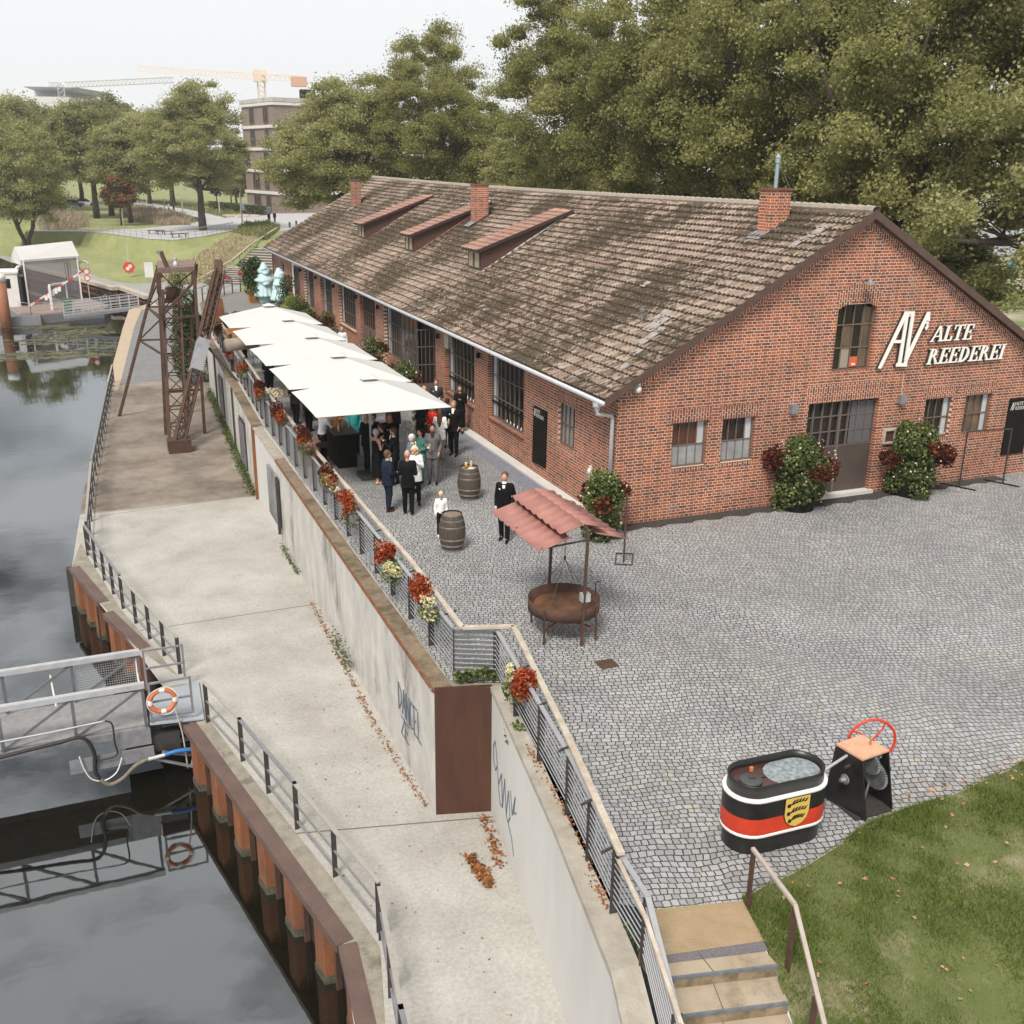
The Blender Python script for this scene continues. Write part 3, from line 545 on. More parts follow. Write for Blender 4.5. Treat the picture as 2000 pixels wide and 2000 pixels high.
scr = [[(.35, -.95), (.2, -1.15), (.25, -1.45), (.4, -1.55), (.55, -1.35), (.45, -1.1), (.35, -.95)], [(.55, -1.35), (.65, -1.7), (.9, -1.3), (1.0, -1.95), (1.15, -1.25), (1.3, -1.9), (1.45, -1.3), (1.6, -1.75), (1.45, -1.95)], [(1.6, -1.2), (1.75, -1.6), (1.95, -1.1), (1.85, -1.5), (2.05, -1.35)], [(1.3, -1.9), (1.75, -2.1), (1.9, -2.35)], [(.65, -1.7), (.8, -2.0), (1.0, -1.95)]]
b = MB()
for st in scr:
    for p, q in zip(st[:-1], st[1:]): b.beam(fwp(*p), fwp(*q), .006, .022)
b.build('graffiti', graf, fw)
# ---- sheet pile wall on the quay's water side
def pilewall(label, A, B, n, ztop, capw=.3, zbot=WZ-.6, wid=.4, depth=.34, first=.12, cap=True):
    A = Vector((A[0], A[1], 0)); B = Vector((B[0], B[1], 0)); d = (B-A); L = d.length; d.normalize(); o = Vector((-d.y, d.x, 0)); 
    if o.x > 0: o = -o
    root = empty('sheet_pile_wall', (A.x, A.y, ztop), label, 'pile wall')
    MB().prism([tuple((A-o*.28).xy), tuple((B-o*.28).xy), tuple((B-o*.22).xy), tuple((A-o*.22).xy)], zbot, ztop-.14).build('back_sheet', mat('back_dark', (.018, .012, .009), .9), root)  # near-black sheet behind the gaps between piles
    per = L/n
    for i in range(n):
        s0 = i*per+first*per; pr = [(s0, -.2), (s0+.1, depth*.35), (s0+.1+wid, depth*.35), (s0+.2+wid, -.2)]
        pts = [A+d*s+o*(t-.12) for s, t in pr]; MB().prism([tuple(p.xy) for p in pts], zbot, ztop-.141).build('pile', rusto, root)
        pf = [A+d*s+o*(t-.12) for s, t in [(s0-.02, -.2), (s0+.09, depth*.35+.02), (s0+.11+wid, depth*.35+.02), (s0+.22+wid, -.2)]]; MB().prism([tuple(p.xy) for p in pf], zbot, WZ+.16).build('algae_foot', mat('algae_foot', (.03, .028, .018), .8, c2=(.1, .09, .06), ns=7), root)  # algae tide line, kept dark to dull the piles' reflection too
        if per > wid+.35: MB().prism([tuple((A+d*(s0+.3+wid)+o*-.2).xy), tuple((A+d*(s0+.34+wid)+o*-.2).xy), tuple((A+d*(s0+.34+wid)+o*-.1).xy), tuple((A+d*(s0+.3+wid)+o*-.1).xy)], zbot, ztop-.142).build('flange', rust, root)
    if cap:
        MB().prism([tuple((A+o*.06).xy), tuple((B+o*.06).xy), tuple((B-o*(capw-.06)).xy), tuple((A-o*(capw-.06)).xy)], ztop-.13, ztop+.02).build('cap_beam', capm, root)
    return root
pilewall('rusty sheet piles under brown cap beam nearest the camera', G(362, 1417, Q), G(664, 1846, Q), 6, Q)
pilewall('rust brown cap beam turning away at the bottom edge', G(668, 1846, Q), (-10.35, -15.5), 4, Q-.006)
pilewall('rusty sheet piles under the cap beam beside the gangway', G(204, 1198, Q), G(276, 1268, Q), 3, Q)
pilewall('rusty sheet piles under the cap beam at the quay bend', G(139, 1109, Q), G(196, 1178, Q), 3, Q)
struct(MB().sheet([(-7.4, -6.84), (-6.28, -7.16), (-5.85, -7.16), (-5.9, -6.5), (-6.97, -6.4), (-7.3, -6.5)], -.02).build('ground', mat('corner_soil', (.2, .17, .13), .95, c2=(.3, .27, .22), ns=4)))
b = MB()
for p, q in zip(edge[6:-1], edge[7:]): 
    d = (Vector(q)-Vector(p)).normalized(); o = Vector((-d.y, d.x))*.12
    b.prism([p, q, (q[0]-o.x*3, q[1]-o.y*3), (p[0]-o.x*3, p[1]-o.y*3)], WZ-.5, Q-.003)
tag(b.build('quay_wall', mat('quay_side', (.13, .12, .1), .9, c2=(.2, .18, .15), ns=1.5), None, loc=(-13, 15, Q)), 'dark mossy quay wall running back from the bend to the pontoon', 'wall')
MB0 = MB().box(*(G(128, 1108, Q)[:2]), WZ-.3, G(128, 1108, Q)[0]+.22, G(128, 1108, Q)[1]+.3, Q-.1); tag(MB0.build('fender_post', mat('wet_wood', (.04, .035, .028), .8, c2=(.07, .06, .05), ns=4), None, loc=G(128, 1108, Q)), 'dark square fender post at the corner of the quay bend', 'post')
b = MB(); g0 = G(200, 1182, Q)
for s_ in (-.12, .12): b.tube([(g0[0]-.15, g0[1]+s_, Q-.05), (g0[0]-.15, g0[1]+s_, WZ+.1)], .02, 6)
for k in range(4): b.beam((g0[0]-.15, g0[1]-.12, Q-.3-k*.27), (g0[0]-.15, g0[1]+.12, Q-.3-k*.27), .025)
tag(b.build('ladder', dksteel, None, loc=g0), 'rusty ladder down to the water between two pile walls', 'ladder')
# basin end wall
for i, (p, q, n) in enumerate(((basin[2], basin[3], 20), (basin[3], basin[4], 14), (basin[5], basin[6], 10))):
    pilewall(['sheet pile basin wall left behind the pontoon cabin', 'sheet pile basin wall with timber cap behind the tent', 'sheet pile basin wall with timber cap right of the tent'][i], p, q, n, Q, wid=.4, depth=.25, cap=False)
    d = (Vector(q)-Vector(p)).normalized(); o = Vector((-d.y, d.x)); 
    if o.x > 0: o = -o
    P3 = lambda v, w_, z: (v[0]+o.x*w_, v[1]+o.y*w_)
    b = MB().prism([P3(p, .3, 0), P3(q, .3, 0), P3(q, -.35, 0), P3(p, -.35, 0)], Q-.1, Q+.22)
    tag(b.build('timber_edge', timber, None, loc=(p[0], p[1], Q)), ['pale timber edge of the path left behind the cabin', 'pale timber edge of the path behind the tent', 'pale timber edge of the path right of the tent'][i], 'edging')
    for zz, dd in ((Q-.45, .28), (Q-1.0, .26)):
        b = MB().prism([P3(p, dd, 0), P3(q, dd, 0), P3(q, .02, 0), P3(p, .02, 0)], zz-.06, zz+.08); tag(b.build('waling_beam', rust, None, loc=(p[0], p[1], zz)), 'brown waling beam %s the basin wall %s' % (('high on', 'low on')[zz < Q-.6], ('left of the cabin', 'behind the tent', 'right of the tent')[i]), 'beam')
# ---- quay railings
def bar_railing(label, pts, n_per, z0, H=1.0, dbl=False):
    root = empty('quay_railing', (pts[0][0], pts[0][1], z0), label, 'railing')
    P = [Vector((p[0], p[1], 0)) for p in pts]
    for i in range(len(P)-1):
        a, b_ = P[i], P[i+1]; L = (b_-a).length; n = max(1, round(L/n_per)); d = (b_-a)/n
        for k in range(n+(i == len(P)-2)):
            c = a+d*k; MB().beam((c.x, c.y, z0), (c.x, c.y, z0+H-.02), .02, .09, up=(d.y, -d.x, 0)).build('post', dksteel, root)
        ex = d.normalized()*.05
        MB().beam((a.x-ex.x, a.y-ex.y, z0+H), (b_.x+ex.x, b_.y+ex.y, z0+H), .075, .03).build('top_rail', greysteel if i % 2 else railtop, root)
        for zz in (.18, .55): MB().beam((a.x, a.y, z0+H*zz), (b_.x, b_.y, z0+H*zz), .035, .02).build('bar', greysteel, root)
    return root
RA = [G(352, 1316, Q), G(241, 1189, Q), G(172, 1085, Q)]
bar_railing('quay railing bending from the gangway to the far corner', RA, 1.25, Q)
bar_railing('long quay railing running back along the water to the crane', [(-13.2, 10.6), (-12.88, 17.9), (-11.75, 33), (-11.35, 38)], 1.4, Q)
RBp = [(-10.98, -1.75), (-10.5, -3.62), (-9.9, -6.34), (-9.2, -9.55)]
bar_railing('near quay railing running from the gangway towards the camera', RBp, 1.45, Q)
bar_railing('short quay railing turning away at the bottom edge', [(-9.22, -9.75), (-9.6, -12.2), (-9.9, -15)], 1.4, Q)
# ---- terrace louvre railing
ter = empty('terrace_railing', (-6.98, 0, 0), 'long grey louvred railing with pale handrail along the terrace edge', 'railing')
def louvre(a, b_, z0a, z0b, H=.98, n=9, zo=.1):
    a = Vector(a); b_ = Vector(b_); d = (b_-a).normalized(); o = Vector((d.y, -d.x, 0)); m = MB()
    for k in range(n):
        t = zo+(H-zo)*(k+.5)/n
        p = Vector((a.x, a.y, z0a+t)); q = Vector((b_.x, b_.y, z0b+t)); up = Vector((o.x*.6, o.y*.6, 1)).normalized()
        m.beam(p, q, .012, (H-zo)/n*.93, up=up)
    return m
def terr(pts, n_per=1.35, hand=True, Hr=.93):
    for i in range(len(pts)-1):
        a, b_ = Vector(pts[i]), Vector(pts[i+1]); L = (b_-a).length; n = max(1, round(L/n_per)); d = (b_-a)/n
        for k in range(n):
            p = a+d*k; q = p+d; louvre(p, q, p.z, q.z).build('slat_panel', slatm, ter)
            MB().beam((p.x, p.y, p.z), (p.x, p.y, p.z+.99), .015, .12, up=(-d.y, d.x, 0)).build('post', dksteel, ter)
        MB().beam((a.x, a.y, a.z+.995), (b_.x, b_.y, b_.z+.995), .07, .03).build('top_bar', slatm, ter)
        u = d.normalized(); o = Vector((-u.y, u.x, 0)); 
TP = [(-4.5, 50, 0), (-6.0, 35.5, 0), (-6.8, 14, 0), (-6.82, -6.5, 0), (-6.1, -6.85, 0), (-6.68, -11.25, 0), (-7.05, -13.4, 0), (-7.14, -14.35, 0), (-7.75, -16.8, -1.0)]
terr(TP)
b = MB(); HP = [(-4.3, 50, 1.08), (-5.8, 35.5, 1.08), (-6.58, 14, 1.08)]+[G(617.6, 881.6, 1.08), G(724, 1003.8, 1.08), G(798.8, 1090, 1.08), G(903, 1226, 1.08), G(1003, 1223, 1.08), G(1110, 1440, 1.08), G(1213, 1668, 1.08)]
for p, q in zip(HP[:-1], HP[1:]): b.beam(p, q, .1, .045)
b.build('handrail', timber, ter)
b = MB(); HQ = [G(1208, 1680, .98), G(1262, 1795, .98), G(1330, 2000, .6), (-7.3, -16.8, .1)]
for p, q in zip(HQ[:-1], HQ[1:]): b.beam(p, q, .05, .035)
b.build('handrail', timber, ter)
b = MB()
for Yb in (12.6, 9.9, 7.2, 4.5, 1.8, -.9, -3.6, -5.9): b.beam((-6.55, Yb, 1.05), (-6.8, Yb, 1.0), .03)
for px, py in ((1040, 1297), (1075, 1368), (1117, 1455), (1163, 1558), (1205, 1650)):
    g = G(px, py, 1.05); b.beam(g, (g[0]-.22, g[1], .99), .03)
b.build('bracket', dksteel, ter)
# ---- front steps
st = empty('stone_steps', (-6, -14.5, 0), 'pale sandstone steps with dark nosings going down beside the lawn', 'steps')
tact = mat('tactile_paving', (.36, .27, .165), .9, c2=(.3, .22, .13), ns=3, c3=(.36, .31, .24), bump=.3, bs=20)
A, B = G(1275, 1777, 0), G(1450, 1759, 0); C_, D_ = G(1300, 1863, 0), G(1492, 1838, 0)
b = MB().prism([A[:2], (C_[0]-.12, C_[1]-.0), D_[:2], B[:2]], -.05, .006)
for i in range(26):
    for j in range(15):
        u, v = (i+.5)/26, (j+.5)/15; p = [(A[k]*(1-u)+B[k]*u)*(1-v)+(C_[k]*(1-u)+D_[k]*u)*v for k in (0, 1)]
        b.lathe([(.013, .006), (.009, .014), (.0, .0145)], (p[0], p[1], 0), n=6)
b.build('tactile_slab', tact, st)
E_, F_ = G(1303, 1882, 0), G(1500, 1858, 0)
MB().sheet([C_[:2], E_[:2], F_[:2], D_[:2]], .004).build('drain_grate', mat('grate', (.09, .08, .09), .7, c2=(.2, .19, .2), ns=60), st)
na, nb = Vector((-7.05, -14.63, 0)), Vector((-5.62, -14.96, 0)); td = Vector((-.12, -.40, 0)); RI = .165
for k in range(9):
    p, q = na+td*k*1.0, nb+td*k*1.0; z = -RI*k; bk = -td if k else Vector((0, .55, 0))
    b = MB(); e1 = .0
    b.prism([tuple((p).xy), tuple((q).xy), tuple((q+bk).xy), tuple((p+bk).xy)], z-RI-.05, z+.002*(k > 0)).build('tread', stone, st)
    MB().prism([tuple((p-Vector((0, .012, 0))).xy), tuple((q-Vector((0, .012, 0))).xy), tuple((q+Vector((0, .022, 0))).xy), tuple((p+Vector((0, .022, 0))).xy)], z-.03, z+.006).build('nosing', mat('blue_grey_nosing', (.1, .12, .15), .6, c2=(.16, .18, .2), ns=8), st)
    MB().prism([tuple((p-Vector((0, .004, 0))).xy), tuple((q-Vector((0, .004, 0))).xy), tuple((q+Vector((0, .01, 0))).xy), tuple((p+Vector((0, .01, 0))).xy)], z-RI-.02, z-.031).build('riser', mat('stained_riser', (.3, .23, .15), .9, c2=(.12, .09, .06), ns=5, c3=(.07, .055, .04)), st)
    pm, qm = p*.55+q*.45, (p+bk)*.55+(q+bk)*.45; MB().beam((pm.x, pm.y, z+.003), (qm.x, qm.y, z+.003), .008, .004).build('joint', dksteel, st)
tag(st, None)
hr = empty('stair_handrail', G(1457, 1753), 'pale handrail on brown posts between the steps and the lawn', 'handrail')
pts = [G(1470, 1657, .93), G(1553, 1767, .9), (-6.15, -16.62, .9-.62), (-6.5, -17.6, -.4)]
MB_ = MB()
for p, q in zip(pts[:-1], pts[1:]): MB_.beam(p, q, .05, .04)
MB_.build('rail', mat('handrail_wood', (.42, .37, .33), .7, c2=(.36, .3, .27), ns=5), hr)
for p, zb in ((G(1472, 1660, .9), -.03), (G(1553, 1769, .87), -.2), ((-5.9, -15.95, .5), -.75)): MB().beam((p[0], p[1], zb), p, .03, .07).build('post', rust, hr)
# ---- fixed gangway near the camera
gw = empty('gangway', (-12.2, -.7, Q), 'grey lattice steel gangway reaching over the water from the quay', 'gangway')
y0, y1, xa, xb, zd, zt = -1.58, .12, -12.22, -24, -2.62, -1.62
midsteel = mat('mid_steel', (.13, .13, .14), .5, .3, c2=(.18, .18, .19), ns=6)
deckm = mat('grating_deck', (.2, .2, .205), .8, c2=(.27, .27, .275), ns=6)
MB().box(xb, y0+.06, zd-.05, xa, y1-.06, zd).build('deck', deckm, gw)
for yy in (y0, y1):
    MB().beam((xa, yy, zt), (xb, yy, zt), .13, .12).build('top_chord', steel, gw); MB().beam((xa, yy, zd-.1), (xb, yy, zd-.1), .1, .16).build('bottom_chord', greysteel, gw)
    k = 0; x = xa-.05
    while x > xb:
        MB().beam((x, yy, zd), (x, yy, zt-.04), .065).build('upright', midsteel, gw)
        if x-1.42 > xb: MB().beam((x, yy, zt-.06), (x-1.42, yy, zd+.02), .05).build('diagonal', midsteel, gw)
        x -= 1.42
# wire mesh infill, last far bay
b = MB()
for k in range(26): b.beam((xa-.1-k*.05, y1+.03, zd+.1), (xa-.1-k*.05, y1+.03, zt-.1), .006)
for k in range(15): b.beam((xa-.1, y1+.03, zd+.12+k*.058), (xa-1.4, y1+.03, zd+.12+k*.058), .006)
b.build('wire_mesh', steel, gw)
MB().box(-12.9, y0-.08, zd-.42, xa+.02, y0-.02, zd-.04).build('side_plate', greysteel, gw); MB().box(-13.9, y0-.14, zd-.78, xa+.05, y0-.085, zd-.46).build('side_plate', greysteel, gw)
MB().box(-12.75, y0, zd-.7, -11.6, y1, zd-.3).build('landing_beam', dksteel, gw)
pl_ = [G(292, 1362, -2.6), G(388, 1331, Q+.03), G(399, 1406, Q+.03), G(293, 1417, -2.6)]
b = MB().add([(p[0], p[1], p[2]+.03) for p in pl_]+[(p[0], p[1], p[2]) for p in pl_], [(0, 3, 2, 1), (4, 5, 6, 7), (0, 1, 5, 4), (1, 2, 6, 5), (2, 3, 7, 6), (3, 0, 4, 7)]); b.build('hinged_plate', greyplate, gw)
for yy, nm in ((y1, 'side_gate'), (y0, 'side_gate')):
    b = MB(); X0, X1 = xa+.08, xa+.95
    for zz in (zd+.15, zd+.55, zd+1.0): b.beam((X0, yy, zz), (X1, yy, zz), .04)
    b.beam((X1, yy, zd+.13), (X1, yy, zd+1.02), .05); b.beam((X0, yy, zd), (X0, yy, zd+1.02), .05); b.build(nm, greysteel, gw)
# supports and props under the landing
b = MB()
for k in range(3): b.box(-11.95, -1.25+k*.02, Q-.28-k*.2, -11.2, .1, Q-.16-k*.2)
b.build('support_beam', greysteel, gw)
b = MB(); b.beam((-12.0, -1.75, -3.25), (-11.35, -1.6, -3.55), .06); b.beam((-12.6, -1.7, -3.2), (-11.4, -1.75, -3.75), .05); b.beam((-11.4, -1.75, -3.75), (-11.15, -1.6, -2.95), .08); b.build('bracing', greysteel, gw)
lb_ = localroot('lifebuoy', (xa+.34, y0-.07, zd+.58), 'orange and white lifebuoy hanging on the gangway gate', 'lifebuoy'); lb_.rotation_euler = (rad(90), 0, 0)
def torus(R_, r_, a0=0, a1=360, n=36, m=10):
    return MB().tube([(R_*math.cos(rad(a0+(a1-a0)*i/n)), R_*math.sin(rad(a0+(a1-a0)*i/n)), 0) for i in range(n+1)], r_, m)
for i in range(4):
    torus(.26, .052, i*90+12, i*90+78, 14).build('orange_segment', orangep, lb_, True); torus(.26, .056, i*90-12, i*90+12, 8).build('white_band', white, lb_, True)
b = MB().tube([(.33*math.cos(rad(a)), .33*math.sin(rad(a)), .02+.03*math.sin(rad(a*4))) for a in range(0, 361, 15)], .01, 5); b.build('grab_line', white, lb_)
def hose(name, label, cat, pts, r, m, n=30):
    pts = [Vector(p) for p in pts]; out_ = []
    for i in range(len(pts)-1):
        p0, p1, p2, p3 = pts[max(i-1, 0)], pts[i], pts[i+1], pts[min(i+2, len(pts)-1)]
        for k in range(8):
            t = k/8; out_.append(.5*((2*p1)+(-p0+p2)*t+(2*p0-5*p1+4*p2-p3)*t*t+(-p0+3*p1-3*p2+p3)*t**3))
    out_.append(pts[-1]); o = MB().tube(out_, r, 8).build(name, m, None, True, loc=tuple(pts[0])); return tag(o, label, cat)
yy = y0-.2
hosem = mat('brown_hose', (.12, .1, .085), .7, c2=(.22, .18, .13), ns=4); blk = mat('rubber_black', (.02, .018, .02), .6)
g = lambda px, py, Y=yy: PY(px, py, Y)
hose('hose', 'thick dark hose lashed along the gangway side with spiral tape', 'hose', [g(-60, 1496), g(40, 1469), g(110, 1452), g(160, 1441), g(183, 1468), g(186, 1505), g(196, 1522)], .042, blk)
hose('hose', 'thick mud brown hose sagging below the gangway landing', 'hose', [g(196, 1522), g(215, 1532), g(240, 1520), g(265, 1495), g(290, 1482)], .045, hosem)
hose('pipe', 'bright blue pipe leading into the quay wall', 'pipe', [g(322, 1474), g(350, 1466), g(388, 1462)], .05, mat('blue_pipe', (.03, .16, .42), .4))
hose('pipe_coupling', 'metal coupling joining the brown hose to the blue pipe', 'coupling', [g(289, 1483), g(305, 1479), g(323, 1474)], .045, steel)
hose('cable', 'thin black cable drooping from the gangway rail', 'cable', [g(205, 1408), g(219, 1415), g(224, 1450), g(228, 1475), g(192, 1487), g(186, 1500)], .018, blk)
hose('cable', 'pale grey cable hanging in a loop under the gangway', 'cable', [g(155, 1478), g(165, 1503), g(180, 1522), g(205, 1524), g(228, 1508), g(238, 1480)], .014, white)
hose('rope', 'pale mooring rope hanging from the hinged plate', 'rope', [g(343, 1388, -1.7), g(357, 1435, -1.7), g(367, 1500, -1.7)], .018, timber)
hose('conduit_pipe', 'thin pale conduit running along the gangway rail', 'pipe', [g(-60, 1460), g(90, 1432), g(205, 1408)], .018, steel)
for px, Y_ in ((98, y1+.06), (265, y1+.05)):
    hose('plastic_strip', ['white torn plastic strip tied to the far gangway rail, left one', 'white torn plastic strip tied to the far gangway rail by the gate'][px > 100], 'strip', [PY(px, 1318-(px > 100)*38, Y_), PY(px+5, 1345-(px > 100)*20, Y_-.1), PY(px+12, 1380-(px > 100)*30, Y_-.3)], .022, white)
# ================================================================= THE BRICK BUILDING
HW = 7.42; EA = .5; ZE = 3.51; ZR = 8.08; SL = (ZR-ZE)/(HW+EA); LB = 50.67; WB = 2*HW
def rz(x): return ZE+(min(x, WB-x)+EA)*SL
bld = empty('brick_building', (0, 0, 0), 'long red brick harbour hall with moss covered tiled roof', 'building')
# gable: front layer with openings, as vertical strips
def wallpoly(mb, quads, y0, y1): 
    for q in quads: mb.plate(q, y0, y1)
ops = [(1.67, 2.76, 1.43, 2.69), (3.24, 4.3, 1.43, 2.68), (6.06, 8.57, .06, 2.88), (10.34, 11.4, 1.48, 2.71), (11.9, 12.97, 1.49, 2.71)]
tw = (6.73, 8.06, 3.75, 5.62)
top = lambda x: rz(x)-.13
g = MB(); xs_ = sorted(set([0, HW, WB]+[o[0] for o in ops]+[o[1] for o in ops]+[tw[0], tw[1], 13.6]))
T_ = .25
for x0, x1 in zip(xs_[:-1], xs_[1:]):
    xm = (x0+x1)/2; holes = sorted([(o[2], o[3]) for o in ops+[tw] if o[0] <= xm <= o[1]]); z = -.1
    for h0, h1 in holes+[(None, None)]:
        if h0 is None: g.plate([(x0, z), (x1, z), (x1, top(x1)), (x0, top(x0))], 0, T_)
        elif h0 > z: g.plate([(x0, z), (x1, z), (x1, h0), (x0, h0)], 0, T_)
        z = h1 if h1 else z
g.build('gable_wall', BX, bld)
# rear gable, right wall, interior dark
MB().plate([(0, 0), (WB, 0), (WB, top(WB)), (HW, top(HW)), (0, top(0))], LB-.3, LB).build('gable_wall', BX, bld)
MB().box(WB-.3, T_, 0, WB, LB-.3, top(WB)).build('side_wall', BY, bld)
MB().box(.6, .6, .02, WB-.6, LB-.6, 3.0).build('interior', mat('dark_interior', (.02, .016, .012), .9), bld)
# soldier courses around roofline, lintels
def soldier(poly, name='soldier_course', m=None, y=-.006): MB().plate(poly, y, .02).build(name, m or BXR, bld)
for s in (0, 1):
    f = (lambda x: x) if s == 0 else (lambda x: WB-x)
    pl_ = [(f(.25), top(.25)-.3), (f(.25), top(.25)-.005), (f(HW), top(HW)-.005), (f(HW), top(HW)-.3)]
    soldier(pl_ if s else pl_[::-1], y=-.004)
for x0, x1, z0, z1 in ops[:2]+ops[3:]:
    soldier([(x0-.07, z1+.0), (x1+.07, z1), (x1+.12, z1+.36), (x0-.12, z1+.36)]); soldier([(x0-.02, z0-.12), (x1+.02, z0-.12), (x1+.02, z0), (x0-.02, z0)])
soldier([(5.95, 2.89), (8.68, 2.89), (8.72, 3.42), (5.9, 3.42)])
arc = [(tw[0]-.12+(tw[1]-tw[0]+.24)*t, 5.62+.3+.28*math.sin(PI*t)) for t in np.linspace(0, 1, 9)]; arc2 = [(tw[0]+(tw[1]-tw[0])*t, 5.5+.2*math.sin(PI*t)) for t in np.linspace(1, 0, 9)]
b = MB()
for i in range(8): b.plate([arc2[8-i], arc2[7-i], arc[i+1], arc[i]], -.008, .02)
b.build('arch', BXR, bld)
frame = mat('window_frame_brown', (.12, .085, .065), .6, c2=(.17, .12, .095), ns=8); framedk = mat('window_frame_dark', (.13, .105, .09), .55); curt = mat('curtain_grey', (.4, .42, .45), .8, c2=(.5, .52, .54), ns=2)
warm = mat('warm_glass', (.17, .12, .075), .25, c2=(.07, .05, .035), ns=1.2); brnglass = mat('amber_blind', (.1, .035, .015), .4, c2=(.06, .02, .01), ns=2)
def window_x(x0, x1, z0, z1, nx, nz, y=.12, mid=None, curt_right=False, low=False, glass=None, zmid=None, name='window'):
    root = MB().box(x0, y+.03, z0, x1, y+.05, z1).build(name, glass or blued, bld)
    b = MB(); fw_ = .045
    b.box(x0, y-.03, z0, x0+fw_, y+.03, z1); b.box(x1-fw_, y-.03, z0, x1, y+.03, z1); b.box(x0+fw_, y-.03, z1-fw_, x1-fw_, y+.03, z1); b.box(x0+fw_, y-.03, z0, x1-fw_, y+.03, z0+fw_); b.build('frame', frame, root)
    b = MB()
    for i in range(1, nx): xx = x0+(x1-x0)*i/nx; b.box(xx-.012, y-.015, z0+fw_, xx+.012, y+.028, z1-fw_)
    zz = [z0+(z1-z0)*j/nz for j in range(1, nz)] if zmid is None else [zmid]
    for z in zz: b.box(x0+fw_, y-.02, z-.014, x1-fw_, y+.02, z+.014)
    b.build('glazing_bar', frame, root)
    if curt_right: MB().box(x1-.045-(x1-x0)*.2, y+.012, z0+.05, x1-.05, y+.029, z1-.05).build('curtain', curt, root)
    if low: MB().box(x0+.05, y+.0, z0+.05, x1-.05, y+.014, z0+(z1-z0)*.46).build('frosted_pane', mat('frosted_glass', (.2, .205, .21), .35, c2=(.33, .34, .35), ns=1.6), root)
    return root
for i, o in enumerate(ops[:2]): window_x(*o, 4, 2, curt_right=True, low=True, zmid=o[2]+(o[3]-o[2])*.48, glass=(brnglass if i == 0 else blued))
window_x(*ops[3], 4, 2, curt_right=True); window_x(*ops[4], 4, 2, curt_right=True, glass=warm)
r = window_x(tw[0], tw[1], tw[2], 5.68, 4, 3, y=.13); 
MB().box(7.68, .135, 3.82, 7.98, .15, 5.5).build('pale_pane', warm, r); MB().box(7.08, .136, 4.42, 7.36, .151, 5.0).build('pale_pane', warm, r); MB().box(7.08, .134, 3.82, 7.36, .149, 4.4).build('pale_pane', mat('pale_pane', (.3, .25, .2), .4), r)
MB().box(7.42, .128, 3.84, 7.68, .145, 4.12).build('orange_box', mat('orange_card', (.6, .12, .04), .6), r); MB().box(7.5, .12, 3.88, 7.62, .127, 3.93).build('label', white, r)
# gable double door
dr = MB().box(6.06, .2, .12, 8.57, .24, 2.88).build('double_door', blued, bld); x0, x1 = 6.06, 8.57
MB().box(x0, .14, .12, x1, .199, 1.5).build('lower_panel', mat('door_brown', (.06, .045, .038), .55, c2=(.085, .06, .05), ns=1.5), dr)
b = MB()
for k in range(9): xx = x0+(x1-x0)*k/8; b.box(xx-.018, .13, 1.5, xx+.018, .199, 2.88)
for z in (1.52, 1.97, 2.42, 2.86): b.box(x0, .15, z-.014, x1, .195, z+.014)
b.box((x0+x1)/2-.04, .12, .12, (x0+x1)/2+.04, .198, 2.88); b.build('frame', framedk, dr)
MB().box(x1-.85, .165, 1.55, x1-.05, .175, 2.8).build('curtain', mat('grey_blind', (.1, .1, .105), .8), dr)
MB().box(x0-.02, -.12, 0, x1+.1, .3, .11).build('doorstep', concl, bld)
# black door at right of gable with board, alcove
MB().box(13.62, .03, 0, 14.84, .24, 2.5).build('recessed_door', blackm, bld)
# bargeboards
b = MB()
for s in (-1, 1):
    def X(x): return x if s < 0 else WB-x
    p = [(X(-EA-.03), ZE-.16), (X(-EA-.03), ZE+.05), (X(HW), ZR+.06), (X(HW), ZR-.17)]
    b.plate(p if s < 0 else p[::-1], -.27, -.22); p = [(X(-EA), ZE-.1), (X(-EA), ZE-.04), (X(HW), ZR-.04), (X(HW), ZR-.1)]; b.plate(p if s < 0 else p[::-1], -.22, .0)
b.build('bargeboard', mat('bargeboard_brown', (.07, .04, .03), .6, c2=(.1, .055, .04), ns=5, bump=.2), bld)
# long wall with pilasters and openings. The opening plane is recessed behind the pilasters.
H2 = 3.34
solid = [(0, 2.53, None), (3.63, 5.9, None), (5.9, 6.2, None)]
lw = MB(); lw.box(-.004, .003, -.1, .22, 2.53, H2-.02); lw.box(0, 3.63, -.1, .22, 6.2, H2); lw.box(0, 2.53, -.1, .22, 3.63, 1.4); lw.box(0, 2.53, 2.66, .22, 3.63, H2)
lw.build('side_wall', BY, bld)
pil = [(9.3, 10.62), (13.78, 14.98), (22.3, 23.8), (26.55, 27.45), (31.0, 32.6), (35.4, 37.2), (39.9, 41.3)]
for a_, c_ in pil: MB().box(-.02, a_, -.1, .3, c_, H2).build('pilaster', BY, bld)
MB().box(0, 44.0, -.1, .3, 46.4, H2).build('side_wall', BY, bld); MB().box(0, 47.6, -.1, .3, LB, H2).build('side_wall', BY, bld)
MB().box(0.0, 46.4, -.1, .28, 47.6, 1.6).build('side_wall', BY, bld)
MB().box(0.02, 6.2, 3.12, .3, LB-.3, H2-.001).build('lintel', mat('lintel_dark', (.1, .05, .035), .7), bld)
bays = [(6.2, 9.3, .93), (10.62, 13.78, .93), (27.45, 31.0, 1.1), (32.6, 35.4, 1.0), (37.2, 39.9, .9)]
for a_, c_, zb in bays: MB().box(.04, a_, -.1, .3, c_, zb-.06).build('parapet', BY, bld); MB().box(-.03, a_, zb-.06, .22, c_, zb).build('sill', BYR, bld)
MB().box(.0, 2.45, 2.66, -.006, 3.7, 3.0).build('lintel', BYR, bld); MB().box(.0, 2.5, 1.28, -.006, 3.66, 1.4).build('sill', BYR, bld)
